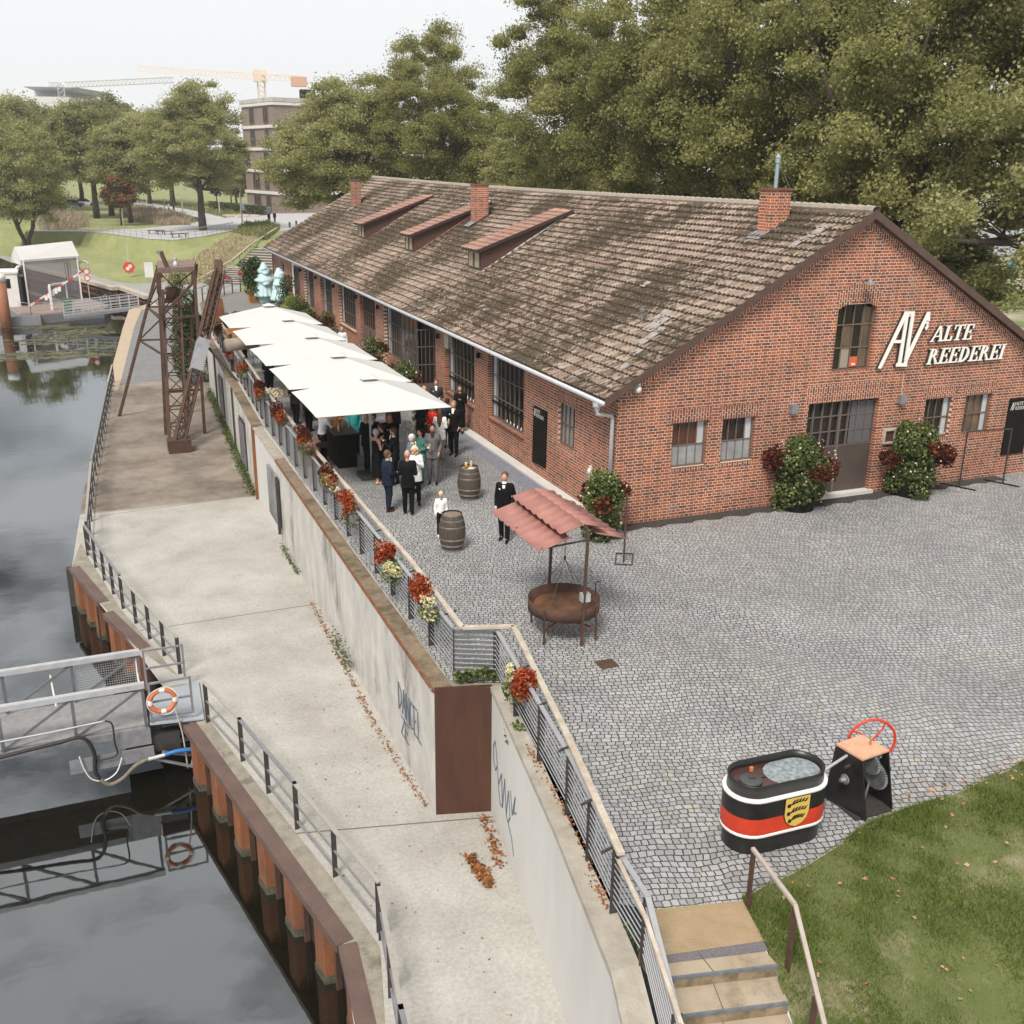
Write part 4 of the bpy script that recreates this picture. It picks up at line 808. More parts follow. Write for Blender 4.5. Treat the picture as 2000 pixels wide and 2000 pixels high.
def window_y(y0, y1, z0, z1, ny, nz, x=.16, name='window', glass=None, curtain=True, fm=None, split=None):
    root = MB().box(x+.03, y0, z0, x+.05, y1, z1).build(name, glass or blued, bld); fm = fm or framedk; b = MB(); fw_ = .05
    b.box(x-.03, y0, z0, x+.03, y0+fw_, z1); b.box(x-.03, y1-fw_, z0, x+.03, y1, z1); b.box(x-.03, y0+fw_, z1-fw_, x+.03, y1-fw_, z1); b.box(x-.03, y0+fw_, z0, x+.03, y1-fw_, z0+fw_); b.build('frame', fm, root); b = MB()
    for i in range(1, ny): yy = y0+(y1-y0)*i/ny; b.box(x-.015, yy-.013, z0+fw_, x+.028, yy+.013, z1-fw_)
    for j in range(1, nz): z = z0+(z1-z0)*j/nz; b.box(x-.02, y0+fw_, z-.014, x+.02, y1-fw_, z+.014)
    b.build('glazing_bar', fm, root)
    if curtain: MB().box(x+.012, y1-.42, z0+.06, x+.029, y1-.08, z1-.08).build('curtain', curt, root)
    return root
for i, (a_, c_, zb) in enumerate(bays): 
    r = window_y(a_, c_, zb, 3.12, 8, 3)
    if i < 2:
        MB().box(.1, a_+.06, zb+.55, .135, c_-.06, zb+.6).build('transom', blackm, r)
        for k in range(5): MB().ell((.13, a_+.5+k*.3, zb+.13), (.02, .035, .06), 8, 5).build('candle_glass', white, r)
r = window_y(2.53, 3.63, 1.4, 2.66, 4, 2, x=.1, curtain=False, glass=mat('frosted_glass2', (.22, .22, .22), .3, c2=(.3, .3, .31), ns=2), fm=frame); MB().box(.1, 2.6, 2.05, .129, 2.85, 2.6).build('dark_pane', blued, r)
window_y(46.4, 47.6, 1.6, 2.8, 3, 2, curtain=False); MB().box(0.0, 46.4, 2.8, .28, 47.6, H2).build('lintel', BY, bld)
MB().box(.05, 41.3, 0, .12, 44, 3.1).build('white_shutter', white, bld); window_y(41.6, 42.9, .3, 3.0, 3, 1, x=-.02, curtain=False)
# main entrance bay 14.98 - 22.3
r = window_y(19.95, 22.3, .93, 3.12, 7, 3); MB().box(.05, 19.95, -.1, .3, 22.3, .9).build('parapet', BY, bld)
ent = MB().box(.18, 14.98, .02, .2, 17.35, 3.12).build('doorway', blackm, bld)
def leaf(y0, y1, x, rot=0, nm='door_leaf'):
    root = MB().box(x+.005, y0, .95, x+.015, y1, 3.08).build(nm, mat('door_glass', (.12, .1, .085), .1, c2=(.05, .045, .04), ns=1.3), bld); b = MB()
    b.box(x-.03, y0, .05, x+.03, y0+.06, 3.1); b.box(x-.03, y1-.06, .05, x+.03, y1, 3.1); b.box(x-.03, y0+.06, 3.04, x+.03, y1-.06, 3.1); b.box(x-.028, y0+.06, .05, x+.028, y1-.06, 1.0)
    n = 4
    for k in range(1, n): yy = y0+(y1-y0)*k/n; b.box(x-.02, yy-.012, 1.0, x+.02, yy+.012, 3.04)
    for z in (1.7, 2.4): b.box(x-.018, y0+.06, z-.012, x+.018, y1-.06, z+.012)
    b.build('frame', brownp, root); return root
leaf(17.42, 19.9, .04); 
fl = MB(); 
for k in range(6): fl.box(-.75+k*.17, 15.0, .9, -.735+k*.17, 15.04, 3.08)
fl.box(-.78, 14.99, .05, .14, 15.03, .95); 
for z in (.95, 1.7, 2.4, 3.06): fl.box(-.78, 14.995, z, .14, 15.035, z+.035)
fl.build('open_door_leaf', brownp, bld)
# brown door 24 - 26.4
r = window_y(23.8, 26.55, 1.55, 3.12, 7, 2, fm=frame, curtain=False); MB().box(.1, 23.8, 0, .16, 26.55, 1.55).build('door_panel', brownp, bld); MB().box(.085, 25.15, .05, .099, 25.2, 1.5).build('door_gap', blackm, bld)
# gutter and downpipe
b = MB().tube([(-EA-.05, -.25, ZE-.08), (-EA-.05, LB+.2, ZE-.08)], .07, 8); b.build('gutter', steel, bld, True)
MB().tube([(-.55, .15, ZE-.14), (-.55, .15, ZE-.42), (-.12, .12, ZE-.5), (-.1, .12, ZE-.62), (-.1, .12, .15)], .055, 10).build('downpipe', steel, bld, True)
MB().lathe([(.12, .0), (.12, .12), (.07, -.1+.0)], (-.55, .15, ZE-.22), 10).build('rain_hopper', steel, bld)
# ---- tiled roof
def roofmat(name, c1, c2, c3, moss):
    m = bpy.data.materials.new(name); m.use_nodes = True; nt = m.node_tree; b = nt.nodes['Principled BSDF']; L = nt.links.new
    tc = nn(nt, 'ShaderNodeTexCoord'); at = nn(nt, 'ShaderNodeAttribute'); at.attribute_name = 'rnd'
    r = nn(nt, 'ShaderNodeValToRGB'); e = r.color_ramp.elements; e[0].position = 0; e[0].color = (.03, .024, .018, 1); e[1].position = 1; e[1].color = (*c2, 1); el = e.new(.04); el.color = (*c1, 1); el = e.new(.5); el.color = (*c3, 1); L(at.outputs['Fac'], r.inputs[0])  # ramp start: near-black risers, the shade under each tile row painted in
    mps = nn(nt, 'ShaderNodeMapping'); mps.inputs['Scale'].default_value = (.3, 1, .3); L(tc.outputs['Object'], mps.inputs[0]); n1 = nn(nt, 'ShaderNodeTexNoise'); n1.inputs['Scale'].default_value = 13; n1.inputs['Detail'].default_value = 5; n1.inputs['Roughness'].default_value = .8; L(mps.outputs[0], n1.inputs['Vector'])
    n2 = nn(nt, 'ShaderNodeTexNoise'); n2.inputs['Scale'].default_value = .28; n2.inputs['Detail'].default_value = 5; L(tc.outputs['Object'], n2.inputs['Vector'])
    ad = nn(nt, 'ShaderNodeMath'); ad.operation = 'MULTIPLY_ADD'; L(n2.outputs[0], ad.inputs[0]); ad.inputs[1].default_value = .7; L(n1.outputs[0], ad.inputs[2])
    mr = nn(nt, 'ShaderNodeMapRange'); L(ad.outputs[0], mr.inputs[0]); mr.inputs[1].default_value = .8; mr.inputs[2].default_value = .87; mr.inputs[4].default_value = moss  # streaks down the slope: moss, and painted shade between the tile ridges
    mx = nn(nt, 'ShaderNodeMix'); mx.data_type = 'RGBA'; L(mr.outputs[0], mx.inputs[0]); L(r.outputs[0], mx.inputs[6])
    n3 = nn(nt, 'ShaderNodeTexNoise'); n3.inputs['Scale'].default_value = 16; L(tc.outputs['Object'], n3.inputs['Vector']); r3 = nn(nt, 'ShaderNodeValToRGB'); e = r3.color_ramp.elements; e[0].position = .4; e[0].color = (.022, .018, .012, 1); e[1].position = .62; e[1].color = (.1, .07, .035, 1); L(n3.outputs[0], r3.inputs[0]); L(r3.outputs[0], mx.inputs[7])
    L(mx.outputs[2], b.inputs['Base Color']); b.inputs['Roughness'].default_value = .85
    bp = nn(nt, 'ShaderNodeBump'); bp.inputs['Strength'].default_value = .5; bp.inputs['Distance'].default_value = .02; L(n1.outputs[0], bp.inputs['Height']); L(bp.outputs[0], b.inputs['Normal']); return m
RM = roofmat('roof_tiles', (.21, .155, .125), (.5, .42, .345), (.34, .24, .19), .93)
RR = roofmat('roof_tiles_red', (.4, .21, .165), (.48, .29, .24), (.43, .25, .2), .15)
def tiled(P0, U, Vv, lu, lv, tw_=.21, rh=.345, name='roof', m=None, parent=None, sag=0, seg=4, step=.085, amp=.034, cluster=None):
    """P0 eave corner; U unit along eave; Vv unit up the slope"""
    P0 = np.array(P0, float); U = np.array(U, float); Vv = np.array(Vv, float); Nn = np.cross(U, Vv); 
    if Nn[2] < 0: Nn = -Nn
    nu = int(lu/tw_)*seg; nr = max(1, round(lv/rh)); rh_ = lv/nr
    u = np.linspace(0, lu, nu+1); wave = amp*(np.sin(2*PI*u/tw_)+.35*np.sin(4*PI*u/tw_)); V = []; 
    sg = -sag*np.sin(PI*u/lu)*(1+.15*np.sin(u*.9))
    for r in range(nr):
        jit = np.repeat(rng.normal(size=nu//seg+2)*.006, seg)[:nu+1]
        for t, hgt in ((0, step), (.97, .004)):
            v = (r+t)*rh_-(.0 if t else .02+jit); q = P0[None]+u[:, None]*U+np.asarray(v).reshape(-1, 1)*Vv+(wave*(1 if not t else .8)+hgt)[:, None]*Nn; q[:, 2] += sg*(np.asarray(v).reshape(-1)/lv*.7+.3); V.append(q)
    V = np.array(V); K = nu+1; I = np.arange(2*nr*K).reshape(2*nr, K); F = []
    for r in range(2*nr-1): F.append(np.stack([I[r, :-1], I[r, 1:], I[r+1, 1:], I[r+1, :-1]], 1))
    # eave lip
    lip = V[0]-Nn*.05; V = np.concatenate([V.reshape(-1, 3), lip]); Lp = np.arange(K)+2*nr*K; F.append(np.stack([Lp[:-1], Lp[1:], I[0, 1:], I[0, :-1]], 1))
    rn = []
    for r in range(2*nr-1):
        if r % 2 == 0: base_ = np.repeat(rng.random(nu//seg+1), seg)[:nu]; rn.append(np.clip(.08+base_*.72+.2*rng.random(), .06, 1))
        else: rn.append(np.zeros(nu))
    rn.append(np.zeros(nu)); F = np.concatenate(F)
    if U[0]*0+np.cross(U, Vv)[2] < 0: F = F[:, ::-1]
    return npmesh(name, V, F, m or RM, parent, rnd=np.concatenate(rn))
LS = math.hypot(HW+EA, ZR-ZE); vx, vz = (HW+EA)/LS, (ZR-ZE)/LS
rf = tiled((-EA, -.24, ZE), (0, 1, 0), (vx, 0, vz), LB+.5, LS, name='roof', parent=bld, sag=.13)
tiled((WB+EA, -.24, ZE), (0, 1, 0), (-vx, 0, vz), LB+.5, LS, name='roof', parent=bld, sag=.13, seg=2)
b = MB(); n = 150
for k in range(n):
    y = -.22+k*(LB+.45)/n; s_ = -.13*math.sin(PI*(y+.24)/(LB+.5)); b.tube([(HW, y, ZR+s_+.035), (HW, y+(LB+.45)/n+.03, ZR+s_+.05)], [.115, .13], 8, False)
b.build('ridge_tile', mat('ridge_clay', (.27, .23, .19), .9, c2=(.36, .32, .27), ns=8), rf)
# sheet of underlay so nothing shows through
MB().add([(-EA, -.22, ZE-.03), (HW, -.22, ZR-.17), (HW, LB+.2, ZR-.17), (-EA, LB+.2, ZE-.03), (WB+EA, -.22, ZE-.03), (WB+EA, LB+.2, ZE-.03)], [(0, 1, 2, 3), (1, 4, 5, 2)]).build('roof_deck', brown, bld)
# dormers
def dormer(y0, y1, x0=2.3, x1=6.15, ztop=5.93, i=0):
    zb = rz(x0)+.02; ze = rz(x1)+.06
    root = MB().add([(x0, y0, zb-.1), (x1, y0, ze-.12), (x1, y0, ze), (x0, y0, ztop-.05), (x0, y1, zb-.1), (x1, y1, ze-.12), (x1, y1, ze), (x0, y1, ztop-.05)], [(0, 1, 2, 3), (7, 6, 5, 4), (0, 3, 7, 4), (3, 2, 6, 7)]).build('dormer', brown, bld)
    MB().box(x0-.06, y0-.03, zb-.08, x0+.02, y1+.03, zb-.02).build('apron', greysteel, root)
    lu = y1-y0+.3; ln = math.hypot(x1-x0+.3, ze+.02-ztop); v = ((x1-x0+.3)/ln, 0, (ze+.02-ztop)/ln)
    o = tiled((x0-.25, y0-.15, ztop), (0, 1, 0), v, lu, ln, name='dormer_roof', m=RR, parent=root, rh=.345, step=.04)
    b = MB(); b.beam((x0-.22, y0-.16, ztop-.03), (x1+.05, y0-.16, ze), .03, .12); b.beam((x0-.22, y1+.16, ztop-.03), (x1+.05, y1+.16, ze), .03, .12); b.beam((x0-.24, y0-.16, ztop-.06), (x0-.24, y1+.16, ztop-.06), .03, .07); b.build('fascia', mat('fascia_dark', (.05, .03, .025), .6), root)
    m_ = (y0+y1)/2; wd = (y1-y0)/2-.2
    for ya in (y0+.13, m_+.07):
        p = MB().box(x0-.035, ya, zb+.08, x0-.012, ya+wd, ztop-.14).build('pane', mat('yellowed_pane', (.42, .36, .24), .5, c2=(.3, .25, .16), ns=6, stretch=(1, 1, .3)), root); b = MB()
        b.beam((x0-.045, ya, zb+.05), (x0-.045, ya, ztop-.12), .035); b.beam((x0-.045, ya+wd, zb+.05), (x0-.045, ya+wd, ztop-.12), .035); b.build('frame', framedk, p)
    MB().beam((x0-.1, y0-.05, zb-.1), (x1-.3, y0-.05, rz(x1-.3)+.03), .1, .02).build('flashing', concl if i == 2 else redtile, root)
dormer(16.05, 17.55, i=2); dormer(25.05, 26.4, i=1); dormer(33.95, 35.35, i=0)
# chimneys
def chimney(x0, x1, y0, y1, zt, pot=None):
    root = MB().box(x0, y0, rz(x0)-.3, x1, y1, zt).build('chimney', BXY, bld); MB().box(x0-.04, y0-.04, zt, x1+.04, y1+.04, zt+.06).build('cap', mat('brick_cap', (.2, .08, .05), .8, c2=(.13, .06, .045), ns=6), root)
    MB().add([(x0-.35, y0-.06, rz(x0-.35)+.06), (x1, y0-.06, rz(x1)+.06), (x1, y1+.06, rz(x1)+.06), (x0-.35, y1+.06, rz(x0-.35)+.06)], [(0, 1, 2, 3)]).build('flashing', greysteel, root); return root
c3 = chimney(6.15, 6.85, 2.75, 3.3, 8.55)
MB().tube([(6.5, 3.05, 8.6), (6.5, 3.05, 9.35)], .055, 10).build('mast', mat('verdigris_pipe', (.25, .33, .36), .6), c3); MB().lathe([(.075, 9.3), (.075, 9.44), (.09, 9.45), (.02, 9.56), (0, 9.56)], (6.5, 3.05, 0), 12).build('mast_cap', mat('verdigris_pipe', (.2, .3, .3)), c3)
MB().tube([(6.55, 3.05, 9.3), (7.6, 3.4, 8.1)], .008, 4).build('guy_wire', steel, c3)
chimney(4.75, 5.4, 23.3, 23.9, 8.2)
c1 = chimney(4.35, 4.85, 44.6, 45.2, 8.0); MB().tube([(4.6, 44.9, 8.05), (4.6, 44.9, 8.25)], .09, 8).build('pot', dksteel, c1); MB().lathe([(.13, 8.25), (0, 8.4)], (4.6, 44.9, 0), 8).build('pot', dksteel, c1)
MB().tube([(2.1, 2.7, rz(2.1)), (2.1, 2.7, rz(2.1)+.28)], .05, 10).build('vent_pipe', mat('vent_grey', (.16, .15, .15), .6), bld); MB().lathe([(.085, 0), (.09, .07), (.0, .1)], (2.1, 2.7, rz(2.1)+.26), 10).build('vent_pipe', mat('vent_grey', (.16, .15, .15)), bld)
# patches of pale replaced tiles
pb = mat('pale_tiles', (.36, .34, .35), .75, c2=(.26, .22, .2), ns=7)
for (x, y, w_, h_) in [(1.3, 1.2, .35, 1.4), (1.75, 1.6, .5, 1.2), (2.2, 1.9, .4, .8), (.4, .6, .3, .5), (6.1, .6, .35, 1.1), (5.6, .8, .3, .9), (3.2, 4.6, .3, .5), (.9, .9, .3, .5)]:
    z0 = rz(x)+.075; z1 = rz(x+h_*.5)+.075; MB().add([(x, y, z0), (x+h_*.5, y, z1), (x+h_*.5, y+w_, z1), (x, y+w_, z0)], [(0, 1, 2, 3)]).build('pale_tiles', pb, rf)
# leaf litter on roof
n = 12000; u = rng.random(n)*LB; v = rng.random(n)*LS; cl = np.exp(-((u-28)/14)**2)*np.exp(-((v-2.6)/2.2)**2)+.25*np.exp(-((u-9)/8)**2)*np.exp(-((v-5.5)/2)**2); k = rng.random(n) < cl; u = u[k]; v = v[k]
Pp = np.stack([-EA+v*vx, u, ZE+v*vz+.075-.13*np.sin(PI*u/LB)*(v/LS*.7+.3)], 1)
lm = leafmat('dry_leaves', [(.3, .17, .06), (.42, .27, .11), (.2, .12, .05), (.5, .36, .18)], .1)
tag(leaves('roof_leaf_litter', Pp, .085, lm, up=1.5), 'golden fallen leaves scattered over the tiled roof below the dormers', 'fallen leaves', kind='stuff')
# ---- things on the wall
def wall_lamp(name, label, p, shade=True):
    r = empty(name, p, label, 'wall lamp'); MB().beam(p, (p[0], p[1]-.25, p[2]+.1), .02).build('arm', dksteel, r); MB().lathe([(.03, .12), (.05, .06), (.17, -.02), (.18, -.03), (.0, -.0)], (p[0], p[1]-.28, p[2]), 14).build('shade', greysteel, r, True); return r
wall_lamp('wall_lamp', 'grey gooseneck lamp above the arched gable window', (7.45, -.01, 6.22)); wall_lamp('wall_lamp', 'grey lamp by the right edge of the gable near the lettering', (14.0, -.01, 3.75))
for i, x in enumerate((5.48, 9.33)):
    r = empty('loudspeaker', (x, -.05, 2.8), ['small grey loudspeaker box left of the gable door', 'small grey loudspeaker box right of the gable door'][i], 'loudspeaker'); MB().box(x-.1, -.17, 2.68, x+.1, -.005, 2.93).build('housing', greysteel, r); MB().tube([(x, -.03, 2.93), (x, -.02, 3.55)], .012, 5).build('cable', timber, r)
r = empty('security_camera', (.45, -.05, 3.8), 'white dome security camera under the left corner of the roof', 'camera'); MB().box(.38, -.1, 3.72, .56, -.01, 3.92).build('bracket', white, r); MB().ell((.47, -.14, 3.72), (.09, .09, .1)).build('dome', white, r, True)
r = empty('notice_box', (9.0, -.05, 1.7), 'wooden framed notice box beside the gable door', 'notice box'); b = MB()
for q in ((8.85, 1.48, 9.3, 1.53), (8.85, 1.87, 9.3, 1.92), (8.85, 1.53, 8.9, 1.87), (9.25, 1.53, 9.3, 1.87)): b.box(q[0], -.09, q[1], q[2], -.005, q[3])
b.build('frame', timber, r); MB().box(8.9, -.03, 1.53, 9.25, -.006, 1.87).build('back_panel', brown, r)
r = empty('wall_spotlight', (-.1, 1.6, 1.2), 'small white wall light low on the side wall by the corner planter', 'wall light'); MB().ell((-.07, 1.4, 1.15), (.05, .07, .09)).build('housing', white, r, True); MB().box(-.06, 1.35, 1.0, -.005, 1.45, 1.3).build('bracket', white, r)
r = empty('air_vent', (-.05, 13.6, 3.0), 'cream ventilation grille between pilaster and big window', 'vent'); MB().box(-.08, 13.3, 2.6, -.005+.1, 13.75, 3.1).build('housing', timber, r)
for i, y in enumerate((10.0, 14.4, 23.0, 27.0, 31.8, 36.2, 40.5)):
    tag(MB().lathe([(.05, .06), (.07, 0), (.07, -.12), (0, -.12)], (-.12, y, 2.95), 8).build('lantern', blackm, None, loc=(-.1, y, 3)), '%s small black lantern on the brick pilasters counted from the gable corner' % ('first', 'second', 'third', 'fourth', 'fifth', 'sixth', 'seventh')[i], 'lantern', 'pilaster lanterns')
# ---- lettering
GL = {'L': [('b', .12, 0, .3, 1), ('b', .0, .94, .44, 1), ('b', .0, 0, .72, .08), ('b', .64, .08, .72, .3)],
 'A': [('p', (-.02, 0), (.07, 0), (.47, .98), (.4, 1)), ('p', (.38, 1), (.54, 1), (.9, 0), (.7, 0)), ('b', .18, .3, .72, .37), ('b', -.1, 0, .2, .05), ('b', .6, 0, 1, .05)],
 'T': [('b', .34, 0, .52, 1), ('b', 0, .92, .86, 1), ('b', 0, .72, .06, .92), ('b', .8, .72, .86, .92), ('b', .2, 0, .66, .05)],
 'E': [('b', .12, 0, .3, 1), ('b', .3, .92, .74, 1), ('b', .3, .47, .58, .54), ('b', 0, 0, .74, .07), ('b', 0, .95, .12, 1), ('b', .68, .72, .74, .92), ('b', .68, .07, .74, .28), ('b', .53, .38, .58, .63)],
 'I': [('b', .12, 0, .3, 1), ('b', 0, 0, .42, .05), ('b', 0, .95, .42, 1)],
 'R': [('b', .12, 0, .3, 1), ('b', 0, 0, .42, .05), ('b', 0, .95, .12, 1), ('a', .3, .73, .34, .27, .16, .2), ('p', (.4, .48), (.56, .48), (.92, 0), (.72, 0)), ('b', .68, 0, 1.0, .05)],
 'D': [('b', .12, 0, .3, 1), ('b', 0, 0, .12, .05), ('b', 0, .95, .12, 1), ('a', .3, .5, .52, .5, .33, .42)]}
WID = {'L': .8, 'A': .98, 'T': .92, 'E': .84, 'I': .5, 'R': .98, 'D': .94}
def glyph(ch, x, z, h, y, dep, conv, wsc=.86, shear=.2):
    b = MB(); k = 0
    for s in GL[ch]:
        if s[0] == 'b': polys = [[(s[1], s[2]), (s[3], s[2]), (s[3], s[4]), (s[1], s[4])]]
        elif s[0] == 'p': polys = [list(s[1:])]
        else:
            cx, cz, rx, rz_, ix, iz = s[1:]; polys = []
            for i in range(8):
                a0, a1 = -PI/2+PI*i/8, -PI/2+PI*(i+1)/8; polys.append([(cx+ix*math.cos(a0), cz+iz*math.sin(a0)), (cx+rx*math.cos(a0), cz+rz_*math.sin(a0)), (cx+rx*math.cos(a1), cz+rz_*math.sin(a1)), (cx+ix*math.cos(a1), cz+iz*math.sin(a1))])
        for p in polys:
            q = [conv(x+(u*wsc+v*shear)*h, z+v*h) for u, v in p]; b.plate(q, y-dep-.0007*k, y); k += 1
    return b
sign = empty('wall_lettering', (10, 0, 4.5), 'raised white serif letters ALTE REEDEREI with AV emblem on the gable', 'sign')
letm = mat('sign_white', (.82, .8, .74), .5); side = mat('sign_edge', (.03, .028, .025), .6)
idc = lambda x, z: (x, z)
def word(txt, x0, x1, z, h, y=-.07):
    tot = sum(WID[c] for c in txt)*.86*h+.2*h*0; sc = (x1-x0-.2*h)/tot; x = x0
    for c in txt:
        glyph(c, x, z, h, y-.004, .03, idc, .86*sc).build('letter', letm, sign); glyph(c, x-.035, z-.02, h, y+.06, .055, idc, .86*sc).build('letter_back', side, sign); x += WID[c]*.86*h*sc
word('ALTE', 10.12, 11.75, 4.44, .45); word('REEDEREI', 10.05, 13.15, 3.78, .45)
def LG(x, y, Y=-.08): p = PY(1600+x/4.83, 380+y/4.83, Y); return (p[0], p[2])
polys = [[(555, 1640), (583, 1640), (838, 1118), (812, 1104)], [(806, 1102), (900, 1102), (893, 1132), (800, 1132)], [(815, 1130), (842, 1130), (770, 1600), (740, 1600)], [(868, 1130), (896, 1130), (824, 1600), (797, 1600)], [(728, 1590), (826, 1590), (822, 1622), (722, 1622)], [(838, 1140), (866, 1140), (868, 1150), (838, 1150)], [(690, 1372), (775, 1372), (770, 1400), (678, 1400)], [(800, 1560), (832, 1560), (1042, 1118), (1022, 1105)], [(1008, 1130), (1042, 1105), (1040, 1190), (1012, 1190)], [(1000, 1200), (1028, 1196), (1030, 1215), (1002, 1220)], [(1010, 1222), (1026, 1222), (1022, 1262), (1006, 1262)], [(992, 1255), (1006, 1250), (1012, 1272), (1002, 1280)]]
b = MB(); bb = MB()
for k, p in enumerate(polys):
    q = [LG(*t) for t in p]; A_ = sum(q[i][0]*q[(i+1) % 4][1]-q[(i+1) % 4][0]*q[i][1] for i in range(4)); q = q if A_ > 0 else q[::-1]
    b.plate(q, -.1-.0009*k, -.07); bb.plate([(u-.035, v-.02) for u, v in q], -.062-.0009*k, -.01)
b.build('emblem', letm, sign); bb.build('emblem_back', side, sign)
# black boards with small lettering
def board(label, corners_w, txt_conv, name='sign_board'):
    r = empty(name, corners_w[0], label, 'sign board'); return r
bb1 = empty('sign_board', (-.1, 4.9, 1.2), 'tall narrow black board with small white lettering on the side wall', 'sign board')
MB().add([(-.05, 5.38, .36), (-.05, 4.42, .4), (-.05, 4.4, 2.17), (-.05, 5.36, 2.15), (-.0, 5.38, .36), (-.0, 4.42, .4), (-.0, 4.4, 2.17), (-.0, 5.36, 2.15)], [(0, 1, 2, 3), (4, 7, 6, 5), (0, 3, 7, 4), (1, 5, 6, 2), (3, 2, 6, 7), (0, 4, 5, 1)]).build('board', blackm, bb1)
def minis(root, conv):
    b = MB()
    for txt, z, x in (('ALTE', .13, .2), ('REEDEREI', .0, .2)):
        xx = x
        for c in txt:
            for s in GL[c]:
                if s[0] == 'b': ps = [[(s[1], s[2]), (s[3], s[2]), (s[3], s[4]), (s[1], s[4])]]
                elif s[0] == 'p': ps = [list(s[1:])]
                else: ps = [[(.3, s[2]-s[4]), (.3+s[3], s[2]-s[4]*.6), (.3+s[3], s[2]-s[4]*.3), (.3, s[2]-s[4]+.08)], [(.3+s[3]-.12, s[2]-s[4]*.6), (.3+s[3], s[2]-s[4]*.6), (.3+s[3], s[2]+s[4]*.6), (.3+s[3]-.12, s[2]+s[4]*.6)], [(.3, s[2]+s[4]-.08), (.3+s[3], s[2]+s[4]*.5), (.3+s[3], s[2]+s[4]*.7), (.3, s[2]+s[4])]]
                for p in ps: b.add([conv(xx+u*.085, z+v*.095) for u, v in p], [(0, 1, 2, 3)])
            xx += WID[c]*.09
    for p in ([(0, 0), (.02, 0), (.1, .22), (.08, .22)], [(.07, 0), (.09, 0), (.11, .22), (.09, .22)], [(.1, 0), (.12, 0), (.19, .22), (.17, .22)]): b.add([conv(u, v) for u, v in p], [(0, 1, 2, 3)])
    b.build('lettering', letm, root)
minis(bb1, lambda u, v: (-.056-.0001*u, 5.3-u*.92, 1.86+v*1.1))
bb2 = empty('sign_board', (14, -.05, 1.6), 'wide black board with small white lettering near the right end of the gable', 'sign board')
MB().box(13.7, -.05, .68, 14.62, -.01, 2.48).build('board', blackm, bb2); minis(bb2, lambda u, v: (13.76+u, -.056, 2.12+v*1.1))
# two thin rails standing in front of the gable
for i, (xa_, xb_) in enumerate(((10.55, 10.55), (12.1, 12.1))): pass
rk = empty('metal_rack', (11.3, -.9, 0), 'thin tall black metal rack frame standing before the gable right of the shrub', 'rack')
p1, p2 = G(1873, 952), G(1958, 945)
b = MB(); t1, t2 = (p1[0], p1[1], 1.75), (p2[0], p2[1], 1.75); b.beam(p1, t1, .035); b.beam(p2, t2, .035); b.beam(t1, t2, .035); b.build('frame', dksteel, rk)
for p in (p1, p2): MB().beam((p[0]-.25, p[1]+.5, .02), (p[0]+.2, p[1]-.45, .02), .05, .03).build('foot', blackm, rk)
ps = empty('pole_stand', G(1217, 1098), 'thin rusty pole stand with square base frame near the building corner', 'stand'); p = G(1218, 1098); b = MB().beam(p, (p[0], p[1], 1.75), .035); b.build('pole', rust, ps); b = MB()
q = [G(1202, 1103), G(1234, 1105), G(1236, 1083), G(1203, 1082)]
for a_, c_ in zip(q, q[1:]+q[:1]): b.beam((a_[0], a_[1], .02), (c_[0], c_[1], .02), .025)
b.build('base_frame', dksteel, ps)
# ================================================================= PEOPLE
def remeshed(mb, vox, it=2):
    me = bpy.data.meshes.new('t'); me.from_pydata(mb.v, [], mb.f); o = bpy.data.objects.new('t', me); COL.objects.link(o)
    r = o.modifiers.new('r', 'REMESH'); r.mode = 'VOXEL'; r.voxel_size = vox; r.use_smooth_shade = True
    s = o.modifiers.new('s', 'SMOOTH'); s.iterations = it; s.factor = .5
    dg = bpy.context.evaluated_depsgraph_get(); n = bpy.data.meshes.new_from_object(o.evaluated_get(dg)); bpy.data.objects.remove(o); n.materials.clear(); return n
def putmesh(name, me, m, parent):
    me.name = name; me.materials.append(m); me.polygons.foreach_set('use_smooth', [True]*len(me.polygons)); o = bpy.data.objects.new(name, me); COL.objects.link(o); o.parent = parent; o['_local'] = 1; return o
CM = {}
def cm(c, rough=.8):
    k = tuple(round(x, 3) for x in c)+(rough,)
    if k not in CM: CM[k] = mat('cloth_%d' % len(CM), c, rough, c2=tuple(x*1.3+.001 for x in c), ns=14, bump=.3, bs=30, spec=.15)
    return CM[k]
BLK = (.0045, .0045, .005); NAVY = (.01, .016, .032); WHT = (.75, .74, .73)
HA = {'down': ((.215, -.03, 1.14), (.21, .05, .88)), 'bent': ((.215, -.04, 1.15), (.11, .24, 1.13)), 'chest': ((.215, .02, 1.16), (.06, .26, 1.3)), 'hip': ((.27, -.06, 1.16), (.2, .1, .97)), 'pocket': ((.24, -.07, 1.16), (.17, .05, .93)), 'out': ((.24, .12, 1.2), (.16, .38, 1.22)), 'cross': ((.24, .02, 1.16), (-.06, .2, 1.18)), 'up': ((.22, .08, 1.2), (.14, .3, 1.42))}
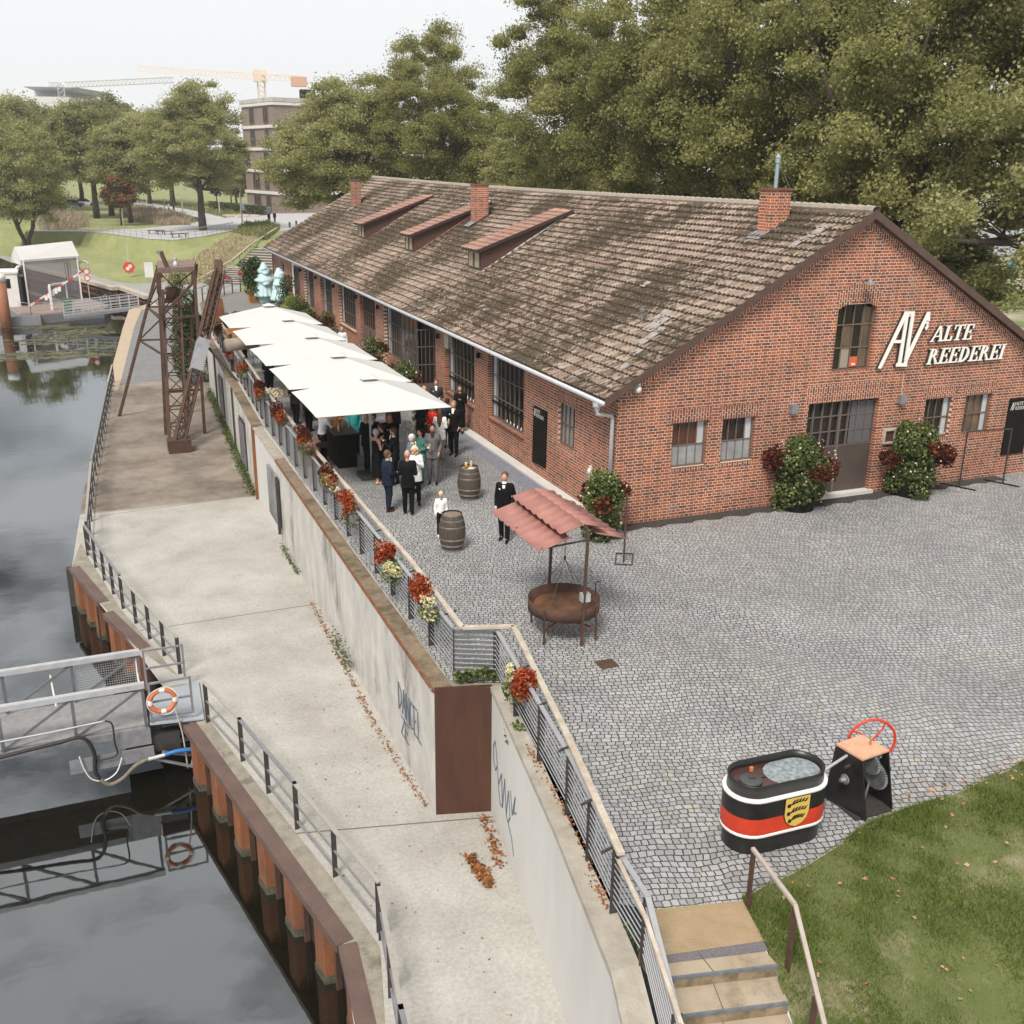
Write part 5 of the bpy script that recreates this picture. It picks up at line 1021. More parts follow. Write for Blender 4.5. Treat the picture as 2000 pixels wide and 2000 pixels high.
def person(x, y, face, H, label, top='suit', tc_=BLK, bc=BLK, hair='short', hc=(.06, .035, .02), arms=('down', 'down'), lean=0., stride=.04, bottom='trousers', shoe=BLK, shirt=True, tie=None, z=0., fine=False, tilt=0., skinc=None, glass=False, shirtc=WHT, group='wedding guests on the terrace', bow=False, pocket=False):
    """face: degrees clockwise from +Y that the person looks towards"""
    root = localroot('person', (x, y, z), label, 'person', group, rad(-face), H/1.8)
    hd = Vector((.0, .02+lean*.3, 1.67)); ty = lean*.25
    b = MB(); fe = (.085+stride, -.085-stride*.0)
    an = [(-.095, stride*1.3, .07), (.095, -stride*1.3, .07)]; kn = [(-.09, stride*.8+.02, .5), (.09, -stride*.3+.02, .5)]; hp = [(-.085, 0, .93), (.085, 0, .93)]
    sh = [(-.163, ty, 1.445), (.163, ty, 1.445)]; el = []; wr = []
    for s, nm in ((-1, arms[0]), (1, arms[1])): e, w_ = HA[nm]; el.append((s*e[0], e[1]+ty, e[2])); wr.append((s*w_[0], w_[1]+ty, w_[2]))
    # body
    b.ell(hd, (.08, .1, .12), 16, 12); b.ell(hd+Vector((0, .025, -.045)), (.055, .065, .06), 12, 8)
    if fine: b.ell(hd+Vector((0, .095, -.015)), (.013, .018, .024), 8, 6); b.ell(hd+Vector((-.076, 0, -.01)), (.012, .02, .03), 8, 6); b.ell(hd+Vector((.076, 0, -.01)), (.012, .02, .03), 8, 6); b.ell(hd+Vector((0, .085, -.058)), (.024, .014, .008), 8, 6)
    b.cap2((0, ty, 1.46), (hd.x, hd.y-.015, 1.58), .055, .05); b.cap2((0, ty, 1.36), (0, 0, 1.0), .12, .115)
    b.ell((0, ty, 1.33), (.15, .1, .14)); b.ell((0, -.01, .96), (.145, .105, .11)); b.cap2(sh[0], sh[1], .06, .06)
    for i in (0, 1):
        b.cap2(hp[i], kn[i], .085, .056); b.cap2(kn[i], an[i], .055, .036); b.cap2(an[i], (an[i][0], an[i][1]+.1, .04), .03, .02)
        b.cap2(sh[i], el[i], .052, .04); b.cap2(el[i], wr[i], .04, .026)
        d = (Vector(wr[i])-Vector(el[i])).normalized(); side = d.cross(Vector((0, 0, 1)) if abs(d.z) < .8 else Vector((0, 1, 0))).normalized(); p0 = Vector(wr[i]); pc = p0+d*.05
        b.cap2(p0, pc+d*.02, .024, .028)
        if fine:
            cu = d.cross(side)*(.02 if d.z < -.5 else -.02)
            for k in range(4):
                f0 = pc+side*(k-1.5)*.017+d*.03; L = (.06, .068, .062, .05)[k]; f1 = f0+d*L*.55+cu*.5; b.cap2(f0, f1, .0085, .008, 6); b.cap2(f1, f1+d*L*.4+cu*1.2, .008, .006, 6)
            t0 = p0+side*-.028+d*.02; b.cap2(t0, t0+d*.045-side*.02, .0095, .007, 6)
        else: b.cap2(pc+d*.02, pc+d*.07, .026, .014)
    sk = mat('skin', (.5, .27, .19), .5)
    body = putmesh('body', remeshed(b, .009 if fine else .013, 2), sk, root)
    # eyes
    e = MB(); 
    for s in (-1, 1): e.ell(hd+Vector((s*.03, .083, .012)), (.012, .008, .007), 6, 5)
    e.build('eyes', black, root)
    # lower
    if bottom == 'trousers':
        b = MB(); b.ell((0, -.01, .97), (.16, .12, .1))
        for i in (0, 1): b.cap2(hp[i], kn[i], .105, .076); b.cap2(kn[i], (an[i][0], an[i][1]-.01, .1), .074, .06)
        putmesh('trousers', remeshed(b, .014), cm(bc), root)
    elif bottom in ('skirt', 'dress'):
        hem = .5 if bottom == 'skirt' else .22
        b = MB(); b.lathe([(.001, 1.04), (.135, 1.035), (.17, .95), (.185, .8), (.2 if bottom == 'skirt' else .2, hem), (.19, hem), (.001, hem+.02)], (0, 0, 0), 24, sy=.78)
        putmesh(bottom, remeshed(b, .014), cm(bc), root)
    # shoes
    b = MB()
    for i in (0, 1): b.cap2((an[i][0], an[i][1]-.03, .045), (an[i][0]*1.1, an[i][1]+.17, .03), .043, .034); b.cap2(an[i], (an[i][0], an[i][1]-.02, .05), .045, .045)
    putmesh('shoes', remeshed(b, .012, 1), cm(shoe, .35), root)
    # upper
    if top in ('suit', 'shirt', 'blouse', 'coat', 'vest'):
        b = MB(); k = 1.12 if top != 'shirt' else 1.0
        b.cap2((0, ty, 1.34), (0, 0, 1.03), .148*k, .14*k); b.ell((0, ty, 1.34), (.195*k, .128*k, .15)); b.ell((0, -.01, 1.0), (.172*k, .125*k, .12)); b.cap2(sh[0], sh[1], .066, .066)
        if top in ('suit', 'coat', 'blouse'): b.lathe([(.001, 1.05), (.16, 1.05), (.19, .95), (.205, .78 if top == 'suit' else .72), (.001, .79 if top == 'suit' else .73)], (0, 0, 0), 20, sy=.75)
        for i in (0, 1):
            b.cap2(sh[i], el[i], .069, .056); d = Vector(wr[i])-Vector(el[i]); b.cap2(el[i], tuple(Vector(el[i])+d*.88), .056, .043)
        putmesh({'suit': 'jacket', 'coat': 'coat', 'shirt': 'shirt', 'blouse': 'blouse', 'vest': 'vest'}[top], remeshed(b, .014), cm(tc_), root)
        if shirt and top == 'suit':
            b = MB(); 
            for t in np.linspace(0, 1, 7): z_ = 1.53-.34*t; wd = .052*(1-t)+.006; b.ell((0, .098+ty*.8+.032*math.sin(PI*min(1, t*.9+.12)), z_), (wd, .02, .04))
            b.cap2((0, ty+.01, 1.49), (0, hd.y-.01, 1.53), .054, .055); putmesh('shirt', remeshed(b, .009, 1), cm(shirtc), root)
            if bow: q = MB(); q.ell((-.028, .135+ty, 1.505), (.03, .012, .018), 8, 6); q.ell((.028, .135+ty, 1.505), (.03, .012, .018), 8, 6); q.ell((0, .14+ty, 1.505), (.012, .012, .012), 6, 5); q.build('bow_tie', cm(BLK), root, True)
            if tie: q = MB(); q.add([(-.012, .14+ty, 1.49), (.012, .14+ty, 1.49), (.026, .158+ty, 1.27), (0, .16+ty, 1.22), (-.026, .158+ty, 1.27)], [(0, 1, 2, 3, 4)][0:1]); q.build('tie', cm(tie), root)
            if pocket:
                q = MB(); q.ell((.1, .13+ty, 1.37), (.02, .018, .018), 8, 6); q.ell((.11, .14+ty, 1.385), (.012, .012, .012), 8, 6); q.build('flower_pin', cm(WHT), root, True)
            q = MB()
            for i in (0, 1): d = (Vector(wr[i])-Vector(el[i])); q.cap2(tuple(Vector(el[i])+d*.9), tuple(Vector(el[i])+d*.96), .038, .036)
            q.build('cuffs', cm(WHT), root, True)
    elif top == 'sleeveless':
        b = MB(); b.cap2((0, ty, 1.33), (0, 0, 1.03), .14, .135); b.ell((0, ty+.01, 1.3), (.165, .125, .12)); b.cap2((-.1, ty, 1.42), (-.09, ty, 1.5), .04, .025); b.cap2((.1, ty, 1.42), (.09, ty, 1.5), .04, .025); putmesh('bodice', remeshed(b, .013), cm(tc_), root)
    if shirt and top == 'shirt' and bow: q = MB(); q.ell((-.026, .125+ty, 1.5), (.03, .014, .018), 8, 6); q.ell((.026, .125+ty, 1.5), (.03, .014, .018), 8, 6); q.build('bow_tie', cm(BLK), root, True)
    # hair
    b = MB(); hm = cm(hc, .6)
    if hair in ('short', 'bun', 'long', 'curly', 'side'):
        b.ell(hd+Vector((0, -.018, .03)), (.09, .105, .107), 14, 10); b.ell(hd+Vector((0, -.05, -.02)), (.078, .06, .08), 12, 8)
        if hair == 'long':
            b.cap2(hd+Vector((0, -.06, 0)), (0, ty-.11, 1.36), .085, .09); b.cap2(hd+Vector((-.065, 0, -.02)), (-.09, ty-.02, 1.42), .035, .04); b.cap2(hd+Vector((.065, 0, -.02)), (.09, ty-.02, 1.42), .035, .04); b.cap2((0, ty-.12, 1.36), (0, ty-.13, 1.2), .085, .04)
        if hair == 'bun': b.ell(hd+Vector((0, -.12, .06)), (.045, .045, .045))
        if hair == 'curly':
            r2 = random.Random(3)
            for k in range(70):
                a = r2.uniform(0, 2*PI); e_ = r2.uniform(-.9, 1.2); q = Vector((math.cos(a)*math.cos(e_)*.1, math.sin(a)*math.cos(e_)*.1-.02, math.sin(e_)*.12-.02))
                if q.y > .05 and q.z < .05: continue
                b.ell(hd+q, (.028, .028, .028), 7, 5)
        putmesh('hair', remeshed(b, .012, 1), hm, root)
    elif hair == 'bald' :
        for s in (-1, 1): b.ell(hd+Vector((s*.066, -.03, -.01)), (.016, .045, .035), 8, 6)
        b.ell(hd+Vector((0, -.085, -.02)), (.05, .016, .035), 8, 6); b.build('hair', hm, root, True)
    if glass:
        i = 1; d = (Vector(wr[i])-Vector(el[i])).normalized(); g_ = Vector(wr[i])+d*.1
        b = MB(); b.lathe([(.025, 0), (.004, .01), (.004, .08), (.02, .1), (.026, .17), (.022, .2)], (g_.x, g_.y, g_.z-.05), 10); b.build('held_glass', mat('drink_glass', (.6, .5, .3), .1, spec=.8), root, True)
    if tilt: root.rotation_euler = (tilt, 0, rad(-face))
    return root
def PG(px, py, **k): g_ = G(px, py); return g_[0], g_[1]
x, y = PG(985, 1055); person(x, y, 215, 1.85, 'groom in black dinner suit with bow tie and flower, standing alone', arms=('pocket', 'down'), hair='short', hc=(.12, .06, .03), bow=True, pocket=True, stride=.07, fine=True)
x, y = PG(862, 1048); person(x, y, 190, 1.24, 'small fair haired boy in white shirt and bow tie behind the barrel', top='shirt', tc_=WHT, hair='short', hc=(.6, .48, .3), shoe=WHT, bow=True, fine=True, arms=('down', 'down'))
x, y = PG(798, 1004); person(x, y, 20, 1.84, 'bald man in black suit seen from behind facing the curly haired woman', hair='bald', hc=(.3, .2, .15), arms=('bent', 'bent'), fine=True, shirt=False)
x, y = PG(759, 998); person(x, y, 75, 1.76, 'man in navy suit holding a glass, seen from the side', tc_=NAVY, bc=NAVY, hc=(.1, .06, .035), arms=('down', 'bent'), glass=True, shoe=(.06, .02, .012), fine=True)
x, y = PG(812, 984); person(x, y, 195, 1.72, 'curly blonde woman in white blouse and dark trousers', top='blouse', tc_=WHT, hair='curly', hc=(.65, .5, .26), arms=('chest', 'bent'), fine=True)
x, y = PG(846, 944); person(x, y, 200, 1.86, 'bearded man in grey checked suit with dark shirt', tc_=(.12, .115, .12), bc=(.1, .095, .1), hc=(.05, .03, .02), arms=('pocket', 'bent'), shirtc=(.03, .02, .022), glass=True, fine=True)
x, y = PG(806, 962); person(x, y, 80, 1.78, 'older man with white hair in blue grey suit', tc_=(.11, .14, .18), bc=(.08, .1, .13), hc=(.5, .48, .45), arms=('bent', 'bent'), tie=(.05, .1, .15))
x, y = PG(822, 942); person(x, y, 230, 1.68, 'dark haired woman in green jacket half hidden behind the older man', top='blouse', tc_=(.05, .17, .14), bc=(.05, .17, .14), hc=(.03, .02, .015), hair='short', arms=('bent', 'down'))
x, y = PG(860, 897); person(x, y, 25, 1.7, 'woman with long brown hair in white jacket, seen from behind', top='coat', tc_=WHT, bc=(.25, .2, .17), bottom='skirt', hair='long', hc=(.1, .04, .025), shoe=(.3, .15, .06), arms=('bent', 'bent'))
x, y = PG(887, 889); person(x, y, 215, 1.85, 'man in black suit with white pocket square near the wall', hc=(.25, .17, .11), arms=('pocket', 'bent'), pocket=True, glass=True, stride=.05)
x, y = PG(899, 845); person(x, y, 210, 1.74, 'woman in long black dress standing close to the brick wall', top='blouse', bottom='dress', hair='bun', hc=(.05, .03, .02), arms=('chest', 'down'))
x, y = PG(853, 836); person(x, y, 200, 1.82, 'man in dark jacket and open white shirt by the pilaster', tc_=(.03, .035, .04), hc=(.1, .05, .03), arms=('bent', 'bent'), pocket=True)
x, y = PG(829, 846); person(x, y, 150, 1.74, 'bald man whose head shows above the parasol edge', hair='bald', hc=(.4, .3, .25))
x, y = PG(846, 885); person(x, y, 240, 1.66, 'woman with auburn hair in red dress under the parasol corner', top='blouse', tc_=(.6, .02, .015), bc=(.6, .02, .015), bottom='dress', hair='long', hc=(.22, .07, .03), arms=('bent', 'bent'))
x, y = PG(874, 876); person(x, y, 30, 1.74, 'man in dark navy jacket behind the woman in white', tc_=NAVY, bc=NAVY, hc=(.03, .02, .02))
x, y = PG(823, 868); person(x, y, 330, 1.8, 'man in black suit mostly covered by the parasol corner', hc=(.05, .03, .02))
x, y = PG(718, 918); person(x, y, 60, 1.82, 'tall man in black suit with shaved head at the left of the group', hair='bald', hc=(.3, .18, .12), arms=('bent', 'bent'))
x, y = PG(737, 944); person(x, y, 70, 1.7, 'grey haired woman in sleeveless long black dress', top='sleeveless', bottom='dress', hc=(.4, .4, .4), hair='short', arms=('up', 'chest'), shoe=(.5, .3, .25), fine=True)
x, y = PG(772, 947); person(x, y, 300, 1.78, 'brown haired man in black suit turned left towards the women', hc=(.09, .05, .03), arms=('up', 'down'), fine=True)
x, y = PG(763, 911); person(x, y, 200, 1.72, 'woman with long red hair in black under the front parasol', top='blouse', bottom='dress', hair='long', hc=(.4, .13, .04), arms=('chest', 'chest'))
x, y = PG(748, 930); person(x, y, 300, 1.68, 'dark haired woman behind the grey haired woman', top='blouse', bottom='dress', hair='short', hc=(.04, .02, .015), arms=('chest', 'bent'))
x, y = PG(733, 905); person(x, y, 230, 1.66, 'man in black facing the shaved headed man', hc=(.06, .03, .02))
x, y = PG(694, 885); person(x, y, 190, 1.75, 'woman in turquoise top standing behind the bar counter', top='blouse', tc_=(.05, .35, .36), hair='short', hc=(.04, .02, .015))
x, y = PG(770, 880); person(x, y, 180, 1.8, 'man in black behind the red haired woman under the parasol', hc=(.04, .02, .015))
x, y = PG(632, 902); person(x, y, 60, 1.74, 'barman in white shirt and dark apron working at the bar', top='shirt', tc_=WHT, hc=(.08, .04, .025), arms=('out', 'out'), lean=.3)
x, y = PG(528, 775); person(x, y, 30, 1.8, 'grey haired guest in black coat beside the small table', top='coat', hc=(.35, .33, .3), arms=('bent', 'bent'))
x, y = PG(579, 828); person(x, y, 50, 1.8, 'guest in black jacket leaning under the third parasol', tc_=(.02, .02, .022), hc=(.05, .03, .02), arms=('bent', 'down'), shirt=False)
x, y = PG(604, 842); person(x, y, 40, 1.78, 'guest in dark trousers next to the barman', tc_=(.02, .02, .022), hc=(.05, .03, .02), shirt=False)
x, y = PG(671, 708); person(x, y, 210, 1.72, 'white haired man in pale shirt among the wall planters', top='shirt', tc_=(.6, .62, .66), hair='bald', hc=(.6, .6, .6))
x, y = PG(480, 716); person(x, y, 100, 1.66, 'guest in dark clothes by the orange planter box', top='coat', hc=(.03, .02, .02), arms=('bent', 'bent'))
for i, (px, py, f_, h_, lb_) in enumerate(((526, 437, 160, 1.75, 'passer-by in black walking on the far road'), (537, 435, 200, 1.72, 'passer-by in dark coat with pale bag on the far road'), (330, 415, 120, 1.7, 'distant stroller in white top on the park path'), (340, 416, 120, 1.78, 'distant stroller in dark clothes on the park path'))):
    x, y = PG(px, py); person(x, y, f_, h_, lb_, tc_=(WHT if i == 2 else BLK), bc=(BLK if i < 2 else (.1, .1, .12)), hc=(.05, .03, .02), shirt=False, stride=.09, group='passers-by in the park')
# ================================================================= TERRACE THINGS
# parasols
proto = None
for i in range(5):
    lab = ['front white square parasol nearest the camera', 'second white parasol, directly behind the front one', 'middle white parasol of the row of five', 'fourth white parasol, next to last at the back', 'farthest white parasol nearest the blue figures'][i]
    cy_ = (6.68, 10.62, 14.8, 19.3, 23.8)[i]; z0, z1, h = 2.42, HZ(737, -4.86, 6.68), 2.0
    if i == 0:
        proto = localroot('parasol', (-4.86, cy_, 0), lab, 'parasol', 'white parasols along the terrace')
        n = 8; V = []; F = []
        for a in range(4):
            c0 = np.array([(-1, -1), (1, -1), (1, 1), (-1, 1)][a])*h; c1 = np.array([(1, -1), (1, 1), (-1, 1), (-1, -1)][a])*h
            for r in range(n+1):
                t = r/n
                for s in range(n+1):
                    q = (c0+(c1-c0)*s/n)*t; e_ = 4*(s/n)*(1-s/n); V.append((q[0]*(1-.012*e_*t), q[1]*.9*(1-.012*e_*t), z1-(z1-z0)*t-.04*e_*t*(1-t)*2))
            o_ = a*(n+1)**2
            for r in range(n):
                for s in range(n): F.append((o_+r*(n+1)+s, o_+(r+1)*(n+1)+s, o_+(r+1)*(n+1)+s+1, o_+r*(n+1)+s+1))
        npmesh('canopy', V, F, canvas, proto, smooth=True)
        V2 = [(v[0]*.999, v[1]*.999, v[2]-.012) for v in V]; npmesh('canopy_lining', V2, [f[::-1] for f in F], mat('shade_lining', (.09, .085, .08), .8), proto, smooth=True)  # underside coloured dark to deepen the shade below the parasol
        b = MB(); b.add([(-.26, -.26, z1-.01), (.26, -.26, z1-.01), (.26, .26, z1-.01), (-.26, .26, z1-.01), (0, 0, z1+.1)], [(0, 1, 4), (1, 2, 4), (2, 3, 4), (3, 0, 4)]).build('vent_cap', canvas, proto)
        b = MB().tube([(0, 0, .1), (0, 0, z1-.02)], .035, 10); b.build('pole', steel, proto, True); MB().box(-.4, -.4, 0, .4, .4, .12).build('base', dksteel, proto)
        for a in range(8):
            an = a*PI/4; e_ = (math.cos(an)*(h if a % 2 == 0 else h*1.38), math.sin(an)*(h if a % 2 == 0 else h*1.38), z0-.0); MB().beam((0, 0, z1-.2), (e_[0]*.93, e_[1]*.83, e_[2]-.06), .025).build('rib', timber, proto)
    else:
        o = copy_tree(proto); o.location = (-4.86, cy_, 0); o['label'] = lab
# barrels
def barrel_root(loc, label, h=.95, r=.3):
    root = localroot('barrel', loc, label, 'barrel', 'wine barrels used as tables'); pr = [(r*.8+(r*1.12-r*.8)*math.sin(PI*t)**.9, h*t) for t in np.linspace(0, 1, 15)]
    MB().lathe(pr, n=36).build('staves', barrelw, root, True); MB().lathe([(0, h-.03), (pr[0][0]-.012, h-.03)], n=36).build('head', barreltop, root)
    for t in (.02, .16, .33, .67, .84, .98):
        R_ = r*.8+(r*1.12-r*.8)*math.sin(PI*t)**.9; MB().lathe([(R_+.004, h*t-.025), (R_+.008, h*t-.02), (R_+.008, h*t+.02), (R_+.004, h*t+.025)], n=36).build('hoop', mat('hoop_steel', (.17, .16, .155), .5, .5, c2=(.26, .25, .24), ns=8), root, True)
    return root
b1 = barrel_root((-4.62, -.12, 0), 'wooden barrel with bare head next to the boy'); b2 = copy_tree(b1); b2.location = (-2.8, 3.6, 0); b2['label'] = 'wooden barrel with drinks on top, farther from the camera'
for dx, dy, c_, lab in ((-.1, -.02, (.6, .3, .04), 'glass of amber beer on the far barrel'), (.08, .05, (.6, .6, .62), 'clear wine glass on the far barrel')):
    r = empty('drinking_glass', (-2.8+dx, 3.6+dy, .93), lab, 'glass'); MB().lathe([(.03, .93), (.036, 1.03), (.038, 1.1)], (-2.8+dx, 3.6+dy, 0), 12).build('glass', mat('drink_glass', (.6, .6, .6)), r, True) if c_[2] > .1 else MB().lathe([(.0, .93), (.034, .93), (.038, 1.07), (0, 1.07)], (-2.8+dx, 3.6+dy, 0), 12).build('beer', mat('beer', (.65, .3, .03), .2), r, True); MB().lathe([(.03, 1.07), (.038, 1.09), (0, 1.1)], (-2.8+dx, 3.6+dy, 0), 10).build('rim', white, r, True)
tag(MB().lathe([(.0, .0), (.08, .0), (.095, .012), (.0, .006)], (-2.78, 3.48, .922), 14).build('saucer', white, None, loc=(-2.78, 3.48, .92)), 'white saucer on the far barrel', 'saucer')
LW0 = leafmat('white_bloom', [(.7, .7, .66), (.8, .78, .74)], .2)
# bar counter
bar = empty('bar_counter', (-5.2, 8.4, 0), 'black bar counter under the front parasol', 'bar')
MB().box(-5.62, 7.85, 0, -5.02, 8.5, 1.08).build('front_panel', blackm, bar); MB().box(-5.72, 7.8, 1.08, -4.95, 9.7, 1.12).build('counter_top', mat('bar_top', (.08, .055, .045), .4), bar); MB().box(-5.62, 8.5, .0, -5.0, 9.65, 1.075).build('cabinet', blackm, bar)
tag(MB().lathe([(.0, .75), (.32, .75), (.33, .8), (.0, .8)], (-5.95, 8.0, 0), 24).add([(-5.97, 7.98, 0), (-5.93, 7.98, 0), (-5.93, 8.02, 0), (-5.97, 8.02, 0), (-5.97, 7.98, .76), (-5.93, 7.98, .76), (-5.93, 8.02, .76), (-5.97, 8.02, .76)], [(0, 1, 5, 4), (1, 2, 6, 5), (2, 3, 7, 6), (3, 0, 4, 7)]).build('side_table', blackm, None, loc=(-5.95, 8, 0)), 'small round dark table beside the bar', 'table')
tub_ = empty('wooden_tub', (-6.35, 8.6, 0), 'round brown wooden tub by the railing next to the barman', 'tub'); MB().lathe([(.3, 0), (.36, .75), (.33, .75), (.3, .5), (0, .5)], (-6.35, 8.6, 0), 24).build('tub', mat('tub_wood', (.2, .09, .05), .7, c2=(.14, .06, .035), ns=5), tub_, True)
for k in range(16):
    x, y = -5.6+.6*random.random(), 8.0+1.5*random.random(); c_ = [(.7, .5, .3), (.75, .3, .08), (.65, .65, .6), (.12, .16, .08), (.5, .05, .03)][k % 5]
    if k < 11: o = MB().lathe([(.0, 1.121), (.03, 1.121), (.03, 1.28), (.012, 1.34), (.012, 1.41), (0, 1.41)], (x, y, 0), 8).build('bottle', mat('bottle_%d' % (k % 5), c_, .25), None, True, loc=(x, y, 1.12)); tag(o, 'bottle standing on the crowded bar counter', 'bottle', 'bottles on the bar')
    else: P = blob((x, y, 1.3), (.12, .12, .14), 70, shell=0); o = leaves('bouquet', P, .07, leafmat('bouquet_%d' % (k % 3), [[(.7, .25, .05), (.75, .5, .1)], [(.1, .16, .04), (.5, .5, .3)], [(.75, .7, .6), (.6, .3, .2)]][k % 3]), loc=(x, y, 1.12)); tag(o, 'small posy of dried grass and flowers on the bar counter', 'flowers', 'posies on the bar')
g_ = G(797, 912); fs_ = empty('flower_stand', g_, 'white flower ball on a thin stand behind the guests', 'flowers'); MB().tube([g_, (g_[0], g_[1], 1.25)], .02, 6).build('stand', white, fs_); leaves('blooms', blob((g_[0], g_[1], 1.35), (.18, .18, .16), 160, shell=.5), .09, LW0, fs_)
# food table
ft = empty('buffet_table', (-6.0, 13.5, 0), 'wooden buffet table with rows of small canapes near the railing', 'table'); g1 = G(553, 765, .9); gx, gy_ = g1[0], g1[1]
MB().box(gx-.45, gy_-.8, .86, gx+.45, gy_+.8, .9).build('table_top', timber, ft)
for sx in (-.4, .4):
    for sy in (-.7, .7): MB().box(gx+sx-.03, gy_+sy-.03, 0, gx+sx+.03, gy_+sy+.03, .86).build('leg', brown, ft)
for k in range(60):
    x, y = gx-.38+.76*random.random(), gy_-.7+1.4*random.random(); o = MB().lathe([(0, .0), (.04, .0), (.05, .02), (.02, .05), (0, .05)], (x, y, .902), 7).build('canape', [mat('canape_cream', (.75, .68, .5), .6), mat('canape_brown', (.35, .18, .08), .6)][k % 2], None, loc=(x, y, .9)); tag(o, 'small round canape set out on the buffet table', 'canape', 'canapes on the buffet table')
ft.location = (gx, gy_, 0)
for ch in ft.children:
    ch.location = (-(gx+6.0), -(gy_-13.5), 0)
g1 = G(506, 722, .78); t2 = empty('cafe_table', (g1[0], g1[1], 0), 'small brown table beside the guest in black coat', 'table'); MB().box(g1[0]-.3, g1[1]-.3, .74, g1[0]+.3, g1[1]+.3, .78).build('table_top', timber, t2)
for sx in (-.26, .26):
    for sy in (-.26, .26): MB().box(g1[0]+sx-.02, g1[1]+sy-.02, 0, g1[0]+sx+.02, g1[1]+sy+.02, .74).build('leg', brown, t2)
for i, (px, py) in enumerate(((495, 700), (503, 712))):
    g1 = G(px, py, 0); r = empty('folding_chair', g1, ['dark metal chair under the fourth parasol, left one', 'dark metal chair under the fourth parasol, right one'][i], 'chair'); X, Y_ = g1[0], g1[1]; MB().box(X-.2, Y_-.2, .44, X+.2, Y_+.2, .47).build('seat', steel, r); MB().box(X-.2, Y_+.18, .6, X+.2, Y_+.21, .88).build('backrest', steel, r)
    for sx in (-.18, .18):
        MB().beam((X+sx, Y_-.18, 0), (X+sx, Y_-.16, .45), .02).build('leg', dksteel, r); MB().beam((X+sx, Y_+.22, 0), (X+sx, Y_+.19, .88), .02).build('leg', dksteel, r)
# grill
gr = empty('swing_grill', (-4.06, -5.47, 0), 'round rusty fire pan grill under a red tin roof on two posts', 'grill'); gx, gy_ = -4.06, -5.47
pan = MB().lathe([(0, .5), (.66, .5), (.74, .52), (.745, .78), (.725, .78), (.72, .66), (.64, .63), (0, .62)], (gx, gy_, 0), 48).build('fire_pan', mat('pan_rust', (.05, .026, .018), .8, c2=(.1, .045, .028), ns=3, bump=.3), gr, True)
MB().lathe([(0, .632), (.69, .632)], (gx, gy_, 0), 40).build('ash_bed', mat('ash_rust', (.16, .065, .025), .95, c2=(.025, .018, .014), ns=1.6, c3=(.2, .12, .08), bump=.5), pan)
MB().lathe([(.62, .64), (.63, .66), (.64, .64)], (gx, gy_, 0), 40).build('inner_ring', rust, pan)
for a in (30, 125, 215, 305): c_, s_ = math.cos(rad(a)), math.sin(rad(a)); MB().beam((gx+c_*.77, gy_+s_*.77, 0), (gx+c_*.76, gy_+s_*.76, .76), .035).build('leg', rust, gr)
MB().beam((gx+.6, gy_+.4, .3), (gx-.6, gy_-.4, .3), .03).beam((gx-.4, gy_+.6, .28), (gx+.4, gy_-.6, .28), .03).build('cross_brace', rusto, gr)
p1, p2 = (-4.02, -4.62), (-4.0, -6.22); zr = 2.48; rx = -3.9
for p in (p1, p2): MB().beam((p[0], p[1], .0), (p[0]+.06, p[1], zr-.08), .05).build('post', rust, gr)
MB().beam((rx, -3.6, zr-.07), (rx, -6.15, zr-.07), .04).build('ridge_beam', dksteel, gr)
b = MB()
for yy_ in (-4.62, -5.9):
    for s in (-1, 1): b.beam((rx, yy_, zr-.35), (rx+s*.9, yy_, 2.08), .03)
b.build('strut', dksteel, gr)
def corr(x0, z0, x1, z1, ya, yb, nm):
    L_ = abs(yb-ya); n = int(L_/.3)*8; V = []; F = []
    for i in range(n+1):
        y_ = ya+(yb-ya)*i/n; ph = (i % 8)/8; hh = .035*(1 if ph < .2 else (0 if ph > .35 else (.35-ph)/.15)) if ph < .35 else (0 if ph < .85 else .035*(ph-.85)/.15)
        for t in np.linspace(0, 1, 3): V.append((x0+(x1-x0)*t, y_, z0+(z1-z0)*t+hh))
    for i in range(n):
        for j in range(2): F.append((i*3+j, i*3+j+1, i*3+j+4, i*3+j+3))
    o = npmesh(nm, V, F, redtile, gr); md = o.modifiers.new('s', 'SOLIDIFY'); md.thickness = .01
ya, yb = -3.45, -5.98
for s in (-1, 1): corr(rx, zr, rx+s*.5, zr-.13, ya, yb, 'roof_panel'); corr(rx+s*.3, zr-.22, rx+s*.98, zr-.42, ya-.03, yb-.05, 'roof_panel')
cx_, cy_ = gx+.02, gy_+.05
MB().beam((cx_, cy_, zr-.1), (cx_, cy_, 1.62), .01).build('chain', dksteel, gr); MB().ell((cx_, cy_, 1.62), (.03, .03, .05), 8, 6).build('hook', dksteel, gr)
b = MB()
for a in (40, 130, 220, 310): b.beam((cx_, cy_, 1.6), (cx_+.6*math.cos(rad(a)), cy_+.6*math.sin(rad(a)), .8), .009)
b.build('chain', dksteel, gr)
wn = MB().box(p2[0]-.02, p2[1]-.02, .95, p2[0]+.16, p2[1]+.12, 1.12).build('winch', steel, gr); MB().tube([(p2[0]+.16, p2[1]+.05, 1.05), (p2[0]+.3, p2[1]+.05, 1.05), (p2[0]+.3, p2[1]+.05, 1.32), (p2[0]+.42, p2[1]+.05, 1.34)], .012, 6).build('crank', black, wn)
# manhole
tag(MB().box(-4.08, -7.3, .003, -3.7, -6.95, .012).build('manhole_cover', rust, None, loc=(-3.9, -7.1, 0)), 'square rusty manhole cover in the cobbles near the grill', 'manhole cover')
